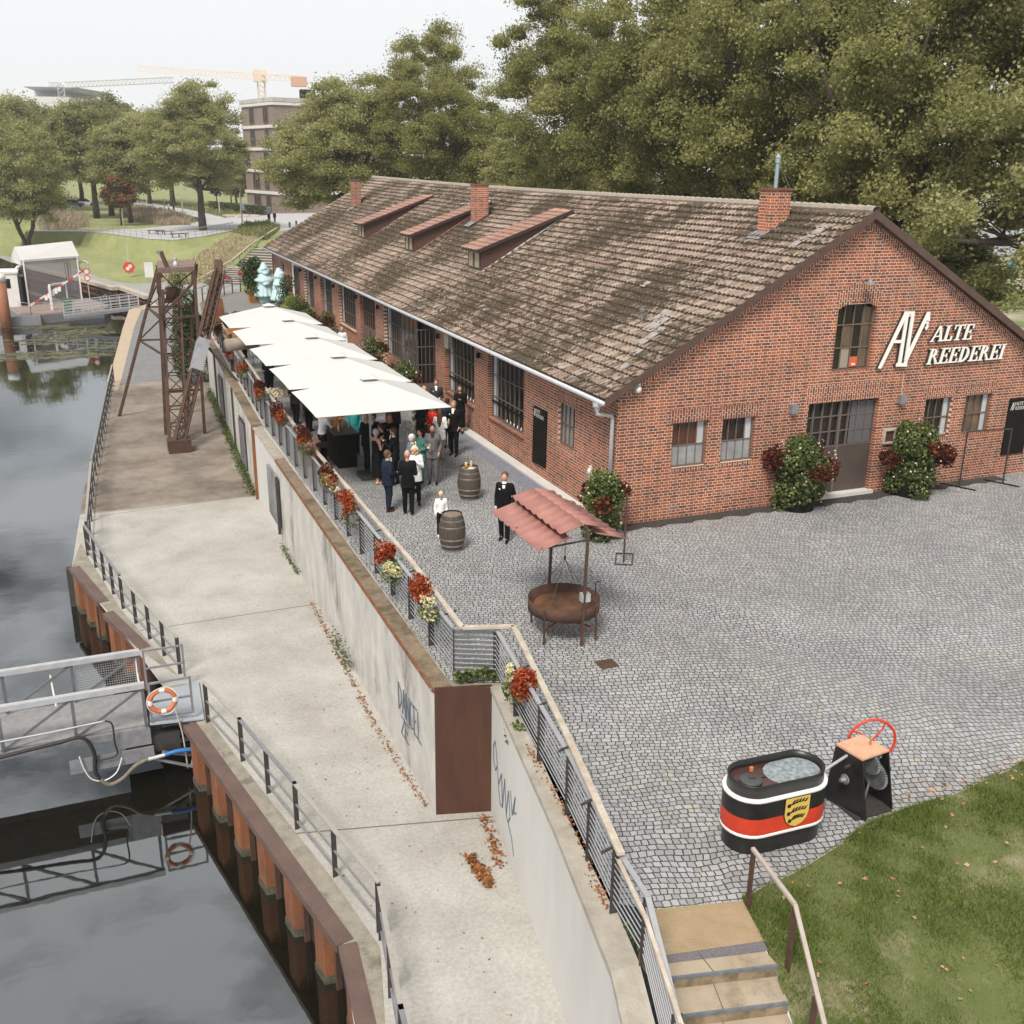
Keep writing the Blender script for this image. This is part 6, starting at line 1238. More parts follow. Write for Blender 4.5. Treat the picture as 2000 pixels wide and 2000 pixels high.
# painted tank
tk = empty('painted_tank', (-4.15, -12.75, 0), 'oval tank painted black and red with white lines and gold coat of arms', 'tank')
def stadium(L, W_, n=14, c=(0, 0)):
    r = W_/2; h = (L-W_)/2; P = [(c[0]+h+r*math.cos(a), c[1]+r*math.sin(a)) for a in np.linspace(-PI/2, PI/2, n)]+[(c[0]-h+r*math.cos(a), c[1]+r*math.sin(a)) for a in np.linspace(PI/2, 3*PI/2, n)]; return P
TC = (-4.15, -12.75); TA = rad(-2)
def ring(specs, name, m, parent):
    """specs list of (L,W,z)"""
    b = MB(); n = 28
    for L_, W_, z_ in specs:
        for (u, v) in stadium(L_, W_, 14): b.v.append((TC[0]+u*math.cos(TA)-v*math.sin(TA), TC[1]+u*math.sin(TA)+v*math.cos(TA), z_))
    for i in range(len(specs)-1):
        for k in range(n): b.f.append((i*n+k, i*n+(k+1) % n, (i+1)*n+(k+1) % n, (i+1)*n+k))
    return b.build(name, m, parent, True)
gl = mat('gloss_black', (.008, .008, .009), .38, c2=(.016, .015, .014), ns=6, c3=(.05, .035, .028), t3=.66, bump=.15, bs=12); redg = mat('gloss_red', (.6, .045, .015), .45, c2=(.46, .035, .012), ns=3, c3=(.3, .03, .015), t3=.66); whg = mat('gloss_white', (.78, .77, .74), .35)
ring([(1.5, .7, 0), (1.5, .7, .3)], 'base_band', gl, tk); ring([(1.6, .79, .295), (1.61, .8, .3), (1.61, .8, .34), (1.6, .79, .345)], 'white_line', whg, tk); ring([(1.59, .785, .34), (1.59, .785, .6)], 'red_band', redg, tk); ring([(1.59, .785, .6), (1.59, .785, .87)], 'black_band', gl, tk)
ring([(1.6, .79, .865), (1.61, .8, .87), (1.61, .8, .905), (1.6, .79, .91), (1.5, .69, .911)], 'white_line', whg, tk); ring([(1.5, .7, .9), (1.47, .68, 1.08), (1.5, .71, 1.085), (1.5, .71, 1.1), (1.44, .65, 1.1), (1.44, .65, .99)], 'rim', gl, tk)
tp = ring([(1.46, .66, .99), (1.3, .5, .992), (.7, .02, .992)], 'lid', mat('tank_lid', (.045, .02, .018), .3, c2=(.09, .04, .035), ns=2), tk)
P = stadium(.86, .58, 12, (.27, .0)); b = MB().prism([(TC[0]+u, TC[1]+v) for u, v in P], .993, 1.0); b.build('puddle_plate', mat('speckled_sheet', (.12, .15, .165), .35, c2=(.35, .4, .42), ns=14), tk)
hh = MB().lathe([(0, 1.0), (.16, 1.0), (.16, 1.045), (.15, 1.055), (0, 1.055)], (TC[0]-.45, TC[1]-.03, 0), 28).build('hatch', mat('hatch_grey', (.06, .065, .07), .5), tk, True); MB().beam((TC[0]-.47, TC[1]-.0, 1.07), (TC[0]-.38, TC[1]-.05, 1.07), .03, .02).build('handle', rust, hh)
MB().tube([(TC[0]-.28, TC[1]+.2, 1.0), (TC[0]-.28, TC[1]+.2, 1.06)], .03, 8).build('valve', orangep, tk)
# shield with three antlers
YS = TC[1]-.395; sx0, sz0 = TC[0]+.1, .62
def shp(u, v): return (sx0+u, sz0+v)
sh_ = [(-.2, .235), (.2, .235), (.2, -.03), (.17, -.13), (.1, -.2), (0, -.24), (-.1, -.2), (-.17, -.13), (-.2, -.03)]
def ysurf(u): return YS-.004+math.tan(TA)*(sx0+u-TC[0])
def splate(poly, off, name, m, parent, th_=.004):
    b = MB(); n = len(poly); A_ = sum(poly[i][0]*poly[(i+1) % n][1]-poly[(i+1) % n][0]*poly[i][1] for i in range(n)); poly = poly if A_ > 0 else poly[::-1]
    vs = [(sx0+u, ysurf(u)-off, sz0+v) for u, v in poly]+[(sx0+u, ysurf(u)-off+th_, sz0+v) for u, v in poly]
    b.add(vs, [tuple(range(n)), tuple(range(n, 2*n))[::-1]]+[((i+1) % n, i, n+i, n+(i+1) % n) for i in range(n)]); return b.build(name, m, parent)
splate([(u*1.06, v*1.05) for u, v in sh_], .004, 'shield_border', gl, tk); shd = splate(sh_, .009, 'shield', goldm, tk)
for r_, (w_, zz) in enumerate(((.3, .14), (.29, .01), (.23, -.115))):
    N_ = 12; base_ = [(-w_/2+w_*t, zz-.02+.025*math.sin(PI*(t-.1))+.03*t**3) for t in np.linspace(0, 1, N_)]
    top_ = [(u+.0, v+.028*(1-i/(N_))) for i, (u, v) in enumerate(base_)]
    splate(base_+top_[::-1], .0125, 'antler', gl, shd)
    splate([(-w_/2-.015, zz-.045), (-w_/2+.03, zz-.045), (-w_/2+.035, zz+.0), (-w_/2+.0, zz+.02), (-w_/2-.025, zz-.01)], .0145, 'antler', gl, shd)
    for k in range(5):
        u = -w_/2+w_*(.22+.17*k); v = zz+.0+.02*math.sin(PI*(u/w_+.5)); splate([(u-.014, v), (u+.012, v+.004), (u+.03, v+.03), (u+.045, v+.058), (u+.008, v+.04)], .0165, 'antler', gl, shd)
# winch machine
wm = empty('hand_winch', (-2.45, -12.62, 0), 'old black hand winch with red wheel, gears and orange top plate', 'winch')
ct = [(-2.79, -12.38), (-2.71, -12.88), (-2.16, -12.82), (-2.24, -12.32)]; cb_ = [(-2.84, -12.32), (-2.66, -13.06), (-2.06, -12.96), (-2.14, -12.24)]
def quadplate(p, q, zt_, zb_, pt, qt, th_=.02):
    n_ = Vector((q[1]-p[1], -(q[0]-p[0]), 0)).normalized()*th_; P_ = [Vector((p[0], p[1], zb_)), Vector((q[0], q[1], zb_)), Vector((qt[0], qt[1], zt_)), Vector((pt[0], pt[1], zt_))]; vs = [tuple(v) for v in P_]+[tuple(v-n_) for v in P_]; return MB().add(vs, [(0, 1, 2, 3), (7, 6, 5, 4), (0, 4, 5, 1), (1, 5, 6, 2), (2, 6, 7, 3), (3, 7, 4, 0)])
quadplate(cb_[0], cb_[1], .96, .02, ct[0], ct[1]).build('side_plate', gl, wm); quadplate(cb_[2], cb_[3], .96, .02, ct[2], ct[3]).build('side_plate', gl, wm)
MB().prism(ct[::-1] if False else ct, .96, .99).build('top_plate', mat('orange_top', (.55, .3, .19), .6, c2=(.62, .37, .25), ns=5, c3=(.3, .08, .05), t3=.64), wm)
def gear(c_, r_, ax, n_=26, wd=.05, m=None, nm='gear'):
    ax = Vector(ax).normalized(); s_ = ax.cross(Vector((0, 0, 1))).normalized(); t_ = s_.cross(ax); vs = []; K_ = n_*2
    for w__ in (-wd/2, wd/2):
        for k in range(K_): a = 2*PI*k/K_; rr = r_*(1.0 if k % 2 else .88); vs.append(tuple(Vector(c_)+ax*w__+(s_*math.cos(a)+t_*math.sin(a))*rr))
    b = MB().add(vs, [tuple(range(K_))[::-1], tuple(range(K_, 2*K_))]+[(k, (k+1) % K_, K_+(k+1) % K_, K_+k) for k in range(K_)]); return b.build(nm, m or steel, wm)
gearm = mat('gear_steel', (.2, .21, .215), .4, .7, c2=(.36, .37, .38), ns=7)
gear((-2.42, -12.76, .78), .17, (1, .12, 0), 26, m=gearm); gear((-2.28, -12.72, .88), .07, (1, .12, 0), 12, m=gearm); gear((-2.3, -12.76, .55), .22, (1, .12, 0), 34, m=gearm)
MB().tube([(-2.85, -12.7, .78), (-2.15, -12.6, .78)], .025, 8).build('shaft', dksteel, wm); MB().tube([(-3.3, -12.75, .86), (-2.75, -12.6, .9)], .022, 8).build('shaft', steel, wm); MB().tube([(-2.8, -12.6, .55), (-2.1, -12.55, .55)], .02, 8).build('shaft', dksteel, wm)
pu = MB().lathe([(.0, 0), (.08, 0), (.08, .02), (.05, .03), (.03, .1), (0, .1)], (0, 0, 0), 18).build('pulley', gearm, wm) 
me_ = pu.data; 
for v in me_.vertices:
    q = v.co+Vector((-2.45, -12.62, 0)); v.co = Vector((-.42-q.z, -.14+q.y, .62+q.x))
b = MB(); b.beam((-2.62, -12.9, .1), (-2.2, -12.6, .55), .03); b.box(-2.78, -12.98, .01, -2.1, -12.3, .04); b.build('base_frame', dksteel, wm)
wh = Vector((-2.02, -12.3, .82)); nx_ = Vector((-.35, -1, .0)).normalized(); sx_ = nx_.cross(Vector((0, 0, 1))).normalized(); tz = sx_.cross(nx_)
w_ = MB().tube([wh+(sx_*math.cos(a)+tz*math.sin(a))*.37 for a in np.linspace(0, 2*PI, 41)], .022, 8).build('handwheel', redp, wm, True)
b = MB(); 
for k in range(4): a = k*PI/2+.5; b.tube([wh, wh+(sx_*math.cos(a+.12)+tz*math.sin(a+.12))*.25, wh+(sx_*math.cos(a)+tz*math.sin(a))*.37], .014, 6)
b.build('spoke', redp, w_); MB().tube([wh, wh+Vector((-.2, -.4, -.08))], .02, 8).build('shaft', dksteel, wm)
MB().tube([(-2.33, -12.6, .99), (-2.33, -12.6, 1.1)], .018, 6).build('lever', wood_o, wm)
# ================================================================= PLANTS
LG_ = leafmat('shrub_green', [(.04, .065, .016), (.07, .1, .028), (.13, .17, .055), (.26, .28, .12)], .2); LR = leafmat('shrub_red', [(.04, .012, .009), (.08, .02, .012), (.2, .055, .025)], .2); LO = leafmat('coleus_orange', [(.15, .02, .012), (.32, .05, .018), (.56, .17, .05)], .25); LY = leafmat('cream_flower', [(.6, .55, .22), (.7, .66, .4), (.75, .72, .55)], .2); LW = leafmat('white_flower', [(.75, .72, .66), (.7, .5, .45)], .2); LP_ = leafmat('purple_flower', [(.14, .08, .3), (.25, .15, .4)], .2)
def planter(loc, label, h=2.0, r=.42, seedshape=0, red_top=True, group='flowering tower planters', n=3600):
    root = empty('tower_planter', loc, label, 'planter', group); x, y, z0 = loc
    MB().lathe([(r*.5, 0), (r*.62, .0), (r*.62, .35), (r*.5, .4), (0, .4)], (x, y, 0), 20).build('pot', blackm, root)
    P = []; Rn = np.random.default_rng(int(abs(x*13+y*7))+1)
    for _ in range(60):
        t = Rn.random(); a = Rn.uniform(0, 2*PI); rr = r*(.85 if t < .45 else 1.15)*Rn.uniform(.35, .8)*(1 if t < .8 else .55); P.append(blob((x+rr*math.cos(a), y+rr*math.sin(a), h*(.06+.86*t)), (.27, .27, .27), n//60, Rn, .6))
    P = np.concatenate(P); leaves('foliage', P, .085, LG_, root, rg=Rn)
    MB().tube([(x, y, .3), (x, y, h*.8)], .05, 6).build('stem', barkd, root)
    if red_top:
        Q_ = []
        for _ in range(13 if r > .6 else 5): a = Rn.uniform(0, 2*PI); t = Rn.uniform(.45, .85); rr = r*1.12; Q_.append(blob((x+rr*math.cos(a)*.95, y+rr*math.sin(a)*.95, h*t), (.3, .3, .24), 150, Rn, 0))
        leaves('red_foliage', np.concatenate(Q_), .1, LR, root, rg=Rn)
    k = 110; a = Rn.uniform(0, 2*PI, k); t = Rn.uniform(.15, 1.0, k); rr = r*np.where(t < .45, 1.0, 1.2)*np.where(t > .85, .6, 1); F_ = np.stack([x+rr*np.cos(a), y+rr*np.sin(a), h*t], 1); leaves('blossom', F_, .065, LW if int(x) % 2 else LY, root, rg=Rn)
    return root
g1 = G(1572, 1000); planter((g1[0]+.0, g1[1]+.4, 0), 'big tower planter with dark red leaves left of the gable door', 2.05, .78, n=13000)
g1 = G(1795, 972); planter((g1[0], g1[1]+.4, 0), 'big tower planter with dark red leaves right of the gable door', 2.2, .78, n=13000)
planter((-.75, -.75, 0), 'green tower planter with pale roses at the corner of the building', 1.8, .5, n=5000)
g1 = G(770, 745, .9); planter((-1.1, 20.6, 0), 'tower planter with red leaves left of the open entrance', 2.0, .5); planter((-1.1, 15.6, 0), 'tower planter with red leaves right of the open entrance', 1.75, .55); planter((-1.1, 29.2, 0), 'tower planter with red leaves between the far pilasters', 1.9, .5)
planter((-1.5, 11.6, 0), 'low green planter tucked under the edge of the front parasols', .8, .4, red_top=False)
def shrub(loc, label, r, h, n=2500, m=None, name='shrub', cat='shrub', lsz=.09, group=None, stem=True):
    root = empty(name, loc, label, cat, group); Rn = np.random.default_rng(int(abs(loc[0]*31+loc[1]*17))+3); P = []
    for _ in range(22): a = Rn.uniform(0, 2*PI); t = Rn.random(); rr = r*.7*math.sqrt(Rn.random())*(1-.45*t); P.append(blob((loc[0]+rr*math.cos(a), loc[1]+rr*math.sin(a), loc[2]+h*(.15+.72*t)), (r*.45, r*.45, h*.2), n//22, Rn, .5))
    leaves('foliage', np.concatenate(P), lsz, m or LG_, root, rg=Rn)
    if stem: MB().tube([loc, (loc[0], loc[1], loc[2]+h*.6)], .04, 6).build('stem', barkd, root)
    return root
dkg = leafmat('laurel_green', [(.025, .05, .012), (.05, .08, .022), (.09, .12, .04)], .2); ylw = leafmat('bamboo_green', [(.14, .18, .04), (.24, .27, .08), (.36, .36, .15)], .3)
for i, (x, y, r, h, m_) in enumerate(((-.8, 41.6, .8, 2.5, dkg), (-.95, 39.4, .95, 1.6, ylw), (-1.9, 37.6, .9, 1.2, ylw), (-1.0, 36.5, .8, 1.7, dkg), (-1.0, 34.4, .7, 1.4, LG_), (-.9, 32.7, .6, 1.2, dkg), (-4.6, 34.5, .6, 1.0, ylw))):
    shrub((x, y, 0), ['dark laurel bush beside the shuttered window', 'yellow green bush before the far window', 'low pale bush nearest the back parasol', 'dark bush beside the far pilaster', 'mid green bush by the wall behind the back parasol', 'dark low bush between parasols and wall', 'pale low plant at the back corner of the parasol row'][i], r, h, 3200, m_)
def bigpot(loc, label, h=3.0, r=.95):
    root = empty('potted_laurel', loc, label, 'potted tree'); x, y, _ = loc; MB().prism([(x-.45, y-.45), (x+.45, y-.45), (x+.45, y+.45), (x-.45, y+.45)], 0, .75).build('wooden_box', wood_o, root); MB().tube([(x, y, .7), (x, y, 1.8)], .07, 6).build('trunk', barkd, root)
    P = np.concatenate([blob((x+rng.normal()*r*.35, y+rng.normal()*r*.35, .9+(h-1.2)*rng.random()), (.5, .5, .5), 260, shell=.4) for _ in range(22)]); leaves('foliage', P, .12, dkg, root)
g1 = G(502, 592); bigpot((g1[0], g1[1]+.5, 0), 'tall dark laurel in orange wooden box beside the blue figures')
g1 = G(455, 668, .0); pb_ = empty('planter_box', (g1[0], g1[1], 0), 'orange wooden planter box with leafy shrub at the back end of the railing', 'planter'); x, y = g1[0], g1[1]; MB().box(x-.9, y-.35, .25, x+.9, y+.35, .8).build('wooden_box', wood_o, pb_)
P = np.concatenate([blob((x-.7+1.4*rng.random(), y+rng.normal()*.1, 1.0+.3*rng.random()), (.3, .3, .35), 160, shell=.4) for _ in range(12)]); leaves('foliage', P, .11, leafmat('box_green', [(.04, .1, .02), (.09, .17, .05)], .2), pb_)
# flower boxes on the railing
FB = [(428, 648, 0), (449, 688, 1), (475, 724, 1), (508, 763, 2), (544, 808, 2), (594, 862, 3), (641, 932, 4), (683, 994, 1), (760, 1095, 5), (833, 1168, 6), (1019, 1335, 5)]
LBL = ['far flower box with dark coleus behind the crane drum', 'flower box with dark red and orange coleus next to the dark guest', 'flower box with bright orange coleus near the small table', 'flower box with red coleus over green leaves beside the buffet', 'flower box with red and copper coleus below the third parasol', 'wide flower box with dark red coleus and pink blooms by the barman', 'flower box with red coleus, yellow and violet flowers', 'flower box with only bright orange red coleus', 'flower box with red coleus and cream leaves by the small barrel side', 'flower box with red and pink coleus and tiny white flowers near the corner', 'flower box with orange coleus and cream flowers on the front railing']
for i, (px, py, ty_) in enumerate(FB):
    x = -6.95
    for _ in range(4):
        d_ = ray(px, py); t_ = (x-CP[0])/d_[0]; q_ = CP+d_*t_; x = (float(np.interp(q_[1], [-6.5, 14, 35.5, 50], [-6.97, -6.95, -6.15, -4.65])) if i < 10 else -6.35)
    y, zf_ = float(q_[1]), float(q_[2])-.66; dirv = Vector((0, 1, 0)) if i < 10 else Vector((-.14, -1, 0)).normalized()
    root = empty('flower_box', (x, y, .4+zf_), LBL[i], 'flower box', 'flower boxes hung on the railing'); MB().beam(Vector((x, y, .52+zf_))-dirv*.35, Vector((x, y, .52+zf_))+dirv*.35, .16, .16).build('box', greysteel, root)
    def cl(off, r_, n_, dz=.1): return np.concatenate([blob(Vector((x, y, .6+dz+zf_))+dirv*(off+rng.uniform(-.2, .2))+Vector((rng.uniform(-.12, .08), 0, rng.uniform(-.1, .17))), (r_, r_, r_), n_, shell=.3) for _ in range(4)])
    leaves('coleus', np.concatenate([cl(.27, .17, 150, .16), cl(0 if ty_ in (1, 3) else .1, .17, 130, .1)]), .062, (LO if i in (2, 7, 8, 9, 10) else LR), root)
    if i in (1, 3, 4, 5, 6): leaves('bright_coleus', cl(-.22, .17, 110, .0), .062, LO, root)
    leaves('trailing_green', cl(-.18, .2, 90, -.1), .06, LG_, root)
    if ty_ in (4, 5, 6, 3): leaves('pale_flowers', cl(-.28, .13, 60 if ty_ != 5 else 110, -.02), .065, LY if ty_ != 3 else leafmat('pink_flower', [(.7, .2, .25), (.6, .4, .35)]), root)
    if ty_ in (4, 6): leaves('violet_flowers', cl(-.1, .08, 20, -.15), .055, LP_, root)
# ivy at the corner, weeds along walls, leaf litter
P = np.concatenate([blob((-6.9+.75*t+rng.normal()*.03, -6.85-.12*t, .1+.18*rng.random()), (.09, .09, .1), 22, shell=0) for t in np.linspace(0, 1, 14)]); tag(leaves('ivy', P, .08, LG_, loc=(-6.6, -6.9, 0)), 'ivy creeping under the corner of the grey railing', 'ivy')
P = np.concatenate([blob((-6.22-.12*k*.3, -7.5-.12*k, -.05-.04*k), (.05, .06, .06), 16, shell=0) for k in range(9)]+[blob((-6.4, -8.6-.08*k, .02), (.14, .1, .05), 26, shell=0) for k in range(3)]); tag(leaves('creeper', P, .055, LG_, loc=(-6.3, -8, 0)), 'thin creeper trailing over the top of the white wall', 'creeper')
def strip(pts_, n, r_, sz, m_, name, label, cat, zf=0.):
    P = []; 
    for p, q in zip(pts_[:-1], pts_[1:]):
        t = rng.random(n)[:, None]; cl = rng.random(n) ** 2; P.append(np.array(p)*(1-t)+np.array(q)*t+np.stack([rng.normal(size=n)*r_, rng.normal(size=n)*r_, np.abs(rng.normal(size=n))*zf], 1))
    return tag(leaves(name, np.concatenate(P), sz, m_, up=1.), label, cat, kind='stuff')
wg = leafmat('weed_green', [(.04, .07, .015), (.08, .12, .03), (.16, .17, .07)], .2)
strip([(-7.38, 14.5, Q), (-6.7, 34, Q)], 2600, .1, .09, wg, 'wall_weeds', 'green weeds growing along the foot of the far wall', 'weeds', .12)
strip([(-7.45, -.5, Q), (-7.45, 1.2, Q)], 260, .06, .06, wg, 'wall_weeds', 'small green patch at the foot of the weathered wall', 'weeds', .25)
strip([(-7.4, 6.2, Q), (-7.4, 8.8, Q)], 260, .04, .06, wg, 'wall_weeds', 'thin weeds below the grey service panel', 'weeds', .1)
dl = leafmat('fallen_brown', [(.16, .06, .025), (.28, .11, .04), (.4, .18, .07), (.1, .05, .03)], .1)
strip([(-7.45, 4, Q+.01), (-7.5, .5, Q+.01), (-7.55, -3, Q+.01), (-7.45, -6.7, Q+.01)], 190, .045, .05, dl, 'dead_leaves', 'dead leaves gathered along the foot of the weathered wall', 'fallen leaves', .02)
g1, g2 = G(915, 1672, Q), G(955, 1730, Q)
strip([(g1[0], g1[1], Q+.01), (g2[0], g2[1], Q+.01)], 330, .06, .075, dl, 'dead_leaves', 'rust coloured heap of leaves on the deck below the white wall', 'fallen leaves', .04)
strip([(-6.5, -7.25, Q+.01), (-6.75, -8.8, Q+.01)], 180, .06, .065, dl, 'dead_leaves', 'dead leaves in the corner beside the rust brown panel', 'fallen leaves', .02)
strip([(-6.5, -9.3, .01), (-6.72, -11.5, .01), (-7.1, -13.3, .01)], 90, .04, .05, dl, 'dead_leaves', 'dry leaves caught along the foot of the louvred railing', 'fallen leaves', .01)
sc = np.stack([rng.uniform(-9.6, -7.6, 90), rng.uniform(-13, -1, 90), np.full(90, Q+.008)], 1); tag(leaves('scattered_leaves', sc, .045, dl, up=4), 'single leaves scattered over the lower quay deck', 'fallen leaves', kind='stuff')
sc = []
for _ in range(210):
    x = rng.uniform(-5.2, 4); y = np.interp(x, [p[0] for p in lp], [p[1] for p in lp])-rng.random()*4.5; sc.append((x, y, lawn_z(x, y)+.045))
for _ in range(70): t = rng.random(); sc.append((-2.2+3.4*t+rng.normal()*.2, -12.75+.1*rng.normal(), .01))
tag(leaves('lawn_leaves', np.array(sc), .065, leafmat('pale_fallen', [(.32, .14, .07), (.5, .3, .19), (.36, .25, .15)], .1), up=1.2), 'pale orange fallen leaves scattered on the lawn', 'fallen leaves', kind='stuff')
sc = np.stack([rng.uniform(-5, 12, 240), rng.uniform(-8, -1.2, 240), np.full(240, .006)], 1); tag(leaves('plaza_litter', sc, .045, leafmat('dark_litter', [(.03, .03, .03), (.35, .33, .28)], 0), up=5), 'small scraps and dark spots strewn over the cobbles', 'litter', kind='stuff')
P = np.concatenate([blob((-7.02+rng.normal()*.02, -13.7-.06*k, .03), (.03, .05, .04), 30, shell=0) for k in range(9)]); tag(leaves('grass_tuft', P, .06, wg, up=-.2, loc=(-7, -13.9, 0)), 'green grass tuft growing through the gap below the railing', 'grass tuft')
for nm in ('moss_patch',):
    P = np.concatenate([blob(G(345, 872, Q), (.35, .35, .06), 400, shell=0)]); tag(leaves('grass_tuft', P, .08, wg, loc=G(345, 872, Q)), 'weeds growing round the foot of the rusty crane ladder', 'weeds')
# ================================================================= BLUE FIGURES
def figure(loc, label, rz_, s=1.0):
    root = localroot('wrapped_statue', loc, label, 'statue', 'tall pale blue wrapped figures', rad(rz_), s); root.scale = (s*1.38, s*1.38, s); b = MB()
    b.lathe([(.28, .0), (.3, .25), (.3, .55)], (0, 0, 0), 20, cap=True); b.cap2((-.17, .05, .1), (-.15, 0, .55), .17, .19); b.cap2((.17, .05, .1), (.15, 0, .55), .17, .19)
    legs = putmesh('legs', remeshed(b, .04), mat('blue_wrap_deep', (.3, .5, .54), .6, c2=(.38, .58, .61), ns=2), root)
    b = MB()
    for k in range(14): a = 2*PI*k/14; b.cap2((math.cos(a)*.24, math.sin(a)*.24, 1.25), (math.cos(a)*.46, math.sin(a)*.44, .5), .14, .1)
    b.cap2((0, 0, .6), (0, 0, 1.3), .35, .3); putmesh('skirt', remeshed(b, .035), blueb, root)
    b = MB(); b.cap2((0, 0, 1.2), (0, 0, 1.6), .42, .36); b.ell((0, .15, 1.45), (.42, .36, .3)); b.cap2((-.4, .1, 1.5), (.1, .42, 1.25), .14, .12); b.cap2((.4, .1, 1.5), (0, .42, 1.3), .14, .12); b.ell((0, .02, 1.72), (.36, .32, .2)); putmesh('cape', remeshed(b, .035), blueb, root)
    b = MB(); b.ell((0, 0, 2.02), (.33, .33, .3)); b.cap2((0, 0, 2.1), (-.02, -.1, 2.42), .3, .14); b.ell((0, .25, 1.92), (.16, .14, .14)); b.ell((.06, .1, 2.2), (.2, .24, .16)); putmesh('hood', remeshed(b, .03), blueb, root)
g1 = G(520, 592); figure((g1[0], g1[1]+.2, 0), 'pale blue wrapped statue farther from the camera, beside the laurel box', 190, 1.04)
g1 = G(550, 600); figure((g1[0]+.1, g1[1]+.4, 0), 'pale blue wrapped statue nearer the camera, beside the wall', 215, .98)
g1 = G(553, 598); r = empty('lectern_stand', g1, 'thin black reading stand before the nearer blue statue', 'stand'); MB().beam(g1, (g1[0], g1[1], 1.1), .03).build('pole', black, r); MB().box(g1[0]-.2, g1[1]-.03, 1.0, g1[0]+.2, g1[1]+.03, 1.03).build('shelf', black, r)
# ================================================================= DOCKSIDE CRANE
cr_ = empty('loading_crane', (-9.6, 26, Q), 'old rusty steel loading crane on tall braced legs on the quay', 'crane')
f1, f2, f3, f4 = G(233, 813, Q), G(324, 849, Q), G(400, 847, Q), (-8.3, 29.0, Q)
t1, t2, t3, t4 = (-9.05, 28.7, 4.4), (-9.3, 25.2, 4.3), (-7.75, 25.6, 4.4), (-7.35, 28.6, 4.4)
def rustleg(a, b_, w_=.13): MB().beam(a, b_, w_).build('leg', rust, cr_)
for a, b_ in ((f1, t1), (f2, t2), (f3, t3), (f4, t4)): rustleg(a, b_)
L3 = lambda a, b_, t: tuple(a[k]+(b_[k]-a[k])*t for k in range(3))
b = MB(); F4 = [(f1, t1), (f2, t2), (f3, t3), (f4, t4)]
for i in range(4):
    A_, B_ = F4[i], F4[(i+1) % 4]
    for t in (.52, .74): b.beam(L3(*A_, t), L3(*B_, t), .08)
    if i != 1: b.beam(L3(*A_, .52), L3(*B_, .74), .05); b.beam(L3(*A_, .74), L3(*B_, .98), .055); b.beam(L3(*A_, .98), L3(*B_, .74), .055)
    else: b.beam(L3(*A_, .28), L3(*B_, .28), .09); b.beam(L3(*A_, .75), L3(*B_, .95), .1)
b.build('bracing', rust, cr_)
b = MB(); ptsx = [t1, t2, t3, t4]; ctr = tuple(sum(p[k] for p in ptsx)/4 for k in range(3))
ex = [tuple(ctr[k]+(p[k]-ctr[k])*1.03 for k in range(3)) for p in ptsx]
b.add([(p[0], p[1], 4.45) for p in ex]+[(p[0], p[1], 4.68) for p in ex], [(3, 2, 1, 0), (4, 5, 6, 7), (0, 1, 5, 4), (1, 2, 6, 5), (2, 3, 7, 6), (3, 0, 4, 7)]).build('top_platform', mat('rust_grey', (.17, .1, .075), .85, c2=(.22, .17, .15), ns=2), cr_)
for p in ptsx: MB().beam((p[0], p[1], 4.5), L3(f2, t2, .9) if p is t2 else (p[0]*.9+ctr[0]*.1, p[1], 3.9), .2).build('gusset', rust, cr_)
q = G(326, 519, 4.75); MB().beam((q[0]+.0, q[1], 4.7), (q[0]-.2, q[1]+.1, 5.35), .11, .16).build('top_arm', rust, cr_); MB().beam((q[0]-.2, q[1]+.1, 5.35), (q[0]-.38, q[1]+.1, 5.3), .09, .13).build('top_lamp', greysteel, cr_)
MB().lathe([(.12, 4.68), (.12, 4.8), (.07, 4.85), (.07, 4.95), (.1, 4.98), (0, 5.02)], (t3[0]-.7, t3[1]+.6, 0), 12).build('floodlight', steel, cr_, True)
# inner lattice mast
b = MB(); mb_, mt_ = (-9.25, 23.6), (-8.75, 26.2); cor = [(-.36, -.3), (.36, -.3), (.36, .4), (-.36, .4)]
for c_ in cor: b.beam((mb_[0]+c_[0], mb_[1]+c_[1], Q), (mt_[0]+c_[0], mt_[1]+c_[1], 3.6), .08)
nlev = 9
for k in range(nlev):
    z0_, z1_ = Q+(6.3)*k/nlev, Q+6.3*(k+1)/nlev
    for i in range(4):
        c0, c1 = cor[i], cor[(i+1) % 4]; o0 = ((z0_-Q)/6.3, (z1_-Q)/6.3); P0 = lambda c_, z_: (mb_[0]+(mt_[0]-mb_[0])*(z_-Q)/6.3+c_[0], mb_[1]+(mt_[1]-mb_[1])*(z_-Q)/6.3+c_[1], z_)
        if i in (0, 1, 3): b.beam(P0(c0, z0_), P0(c1, z1_), .035); b.beam(P0(c1, z0_), P0(c0, z1_), .035)
        b.beam(P0(c0, z1_), P0(c1, z1_), .045)
b.build('lattice_mast', rust, cr_)
MB().lathe([(.0, -.25), (.28, -.25), (.24, 0), (.28, .25), (0, .25)], (-8.75, 26.0, 3.5), 14).build('winding_drum', rust, cr_, True); MB().box(-9.1, 25.7, 3.1, -8.4, 26.3, 3.25).build('bracket', rust, cr_)
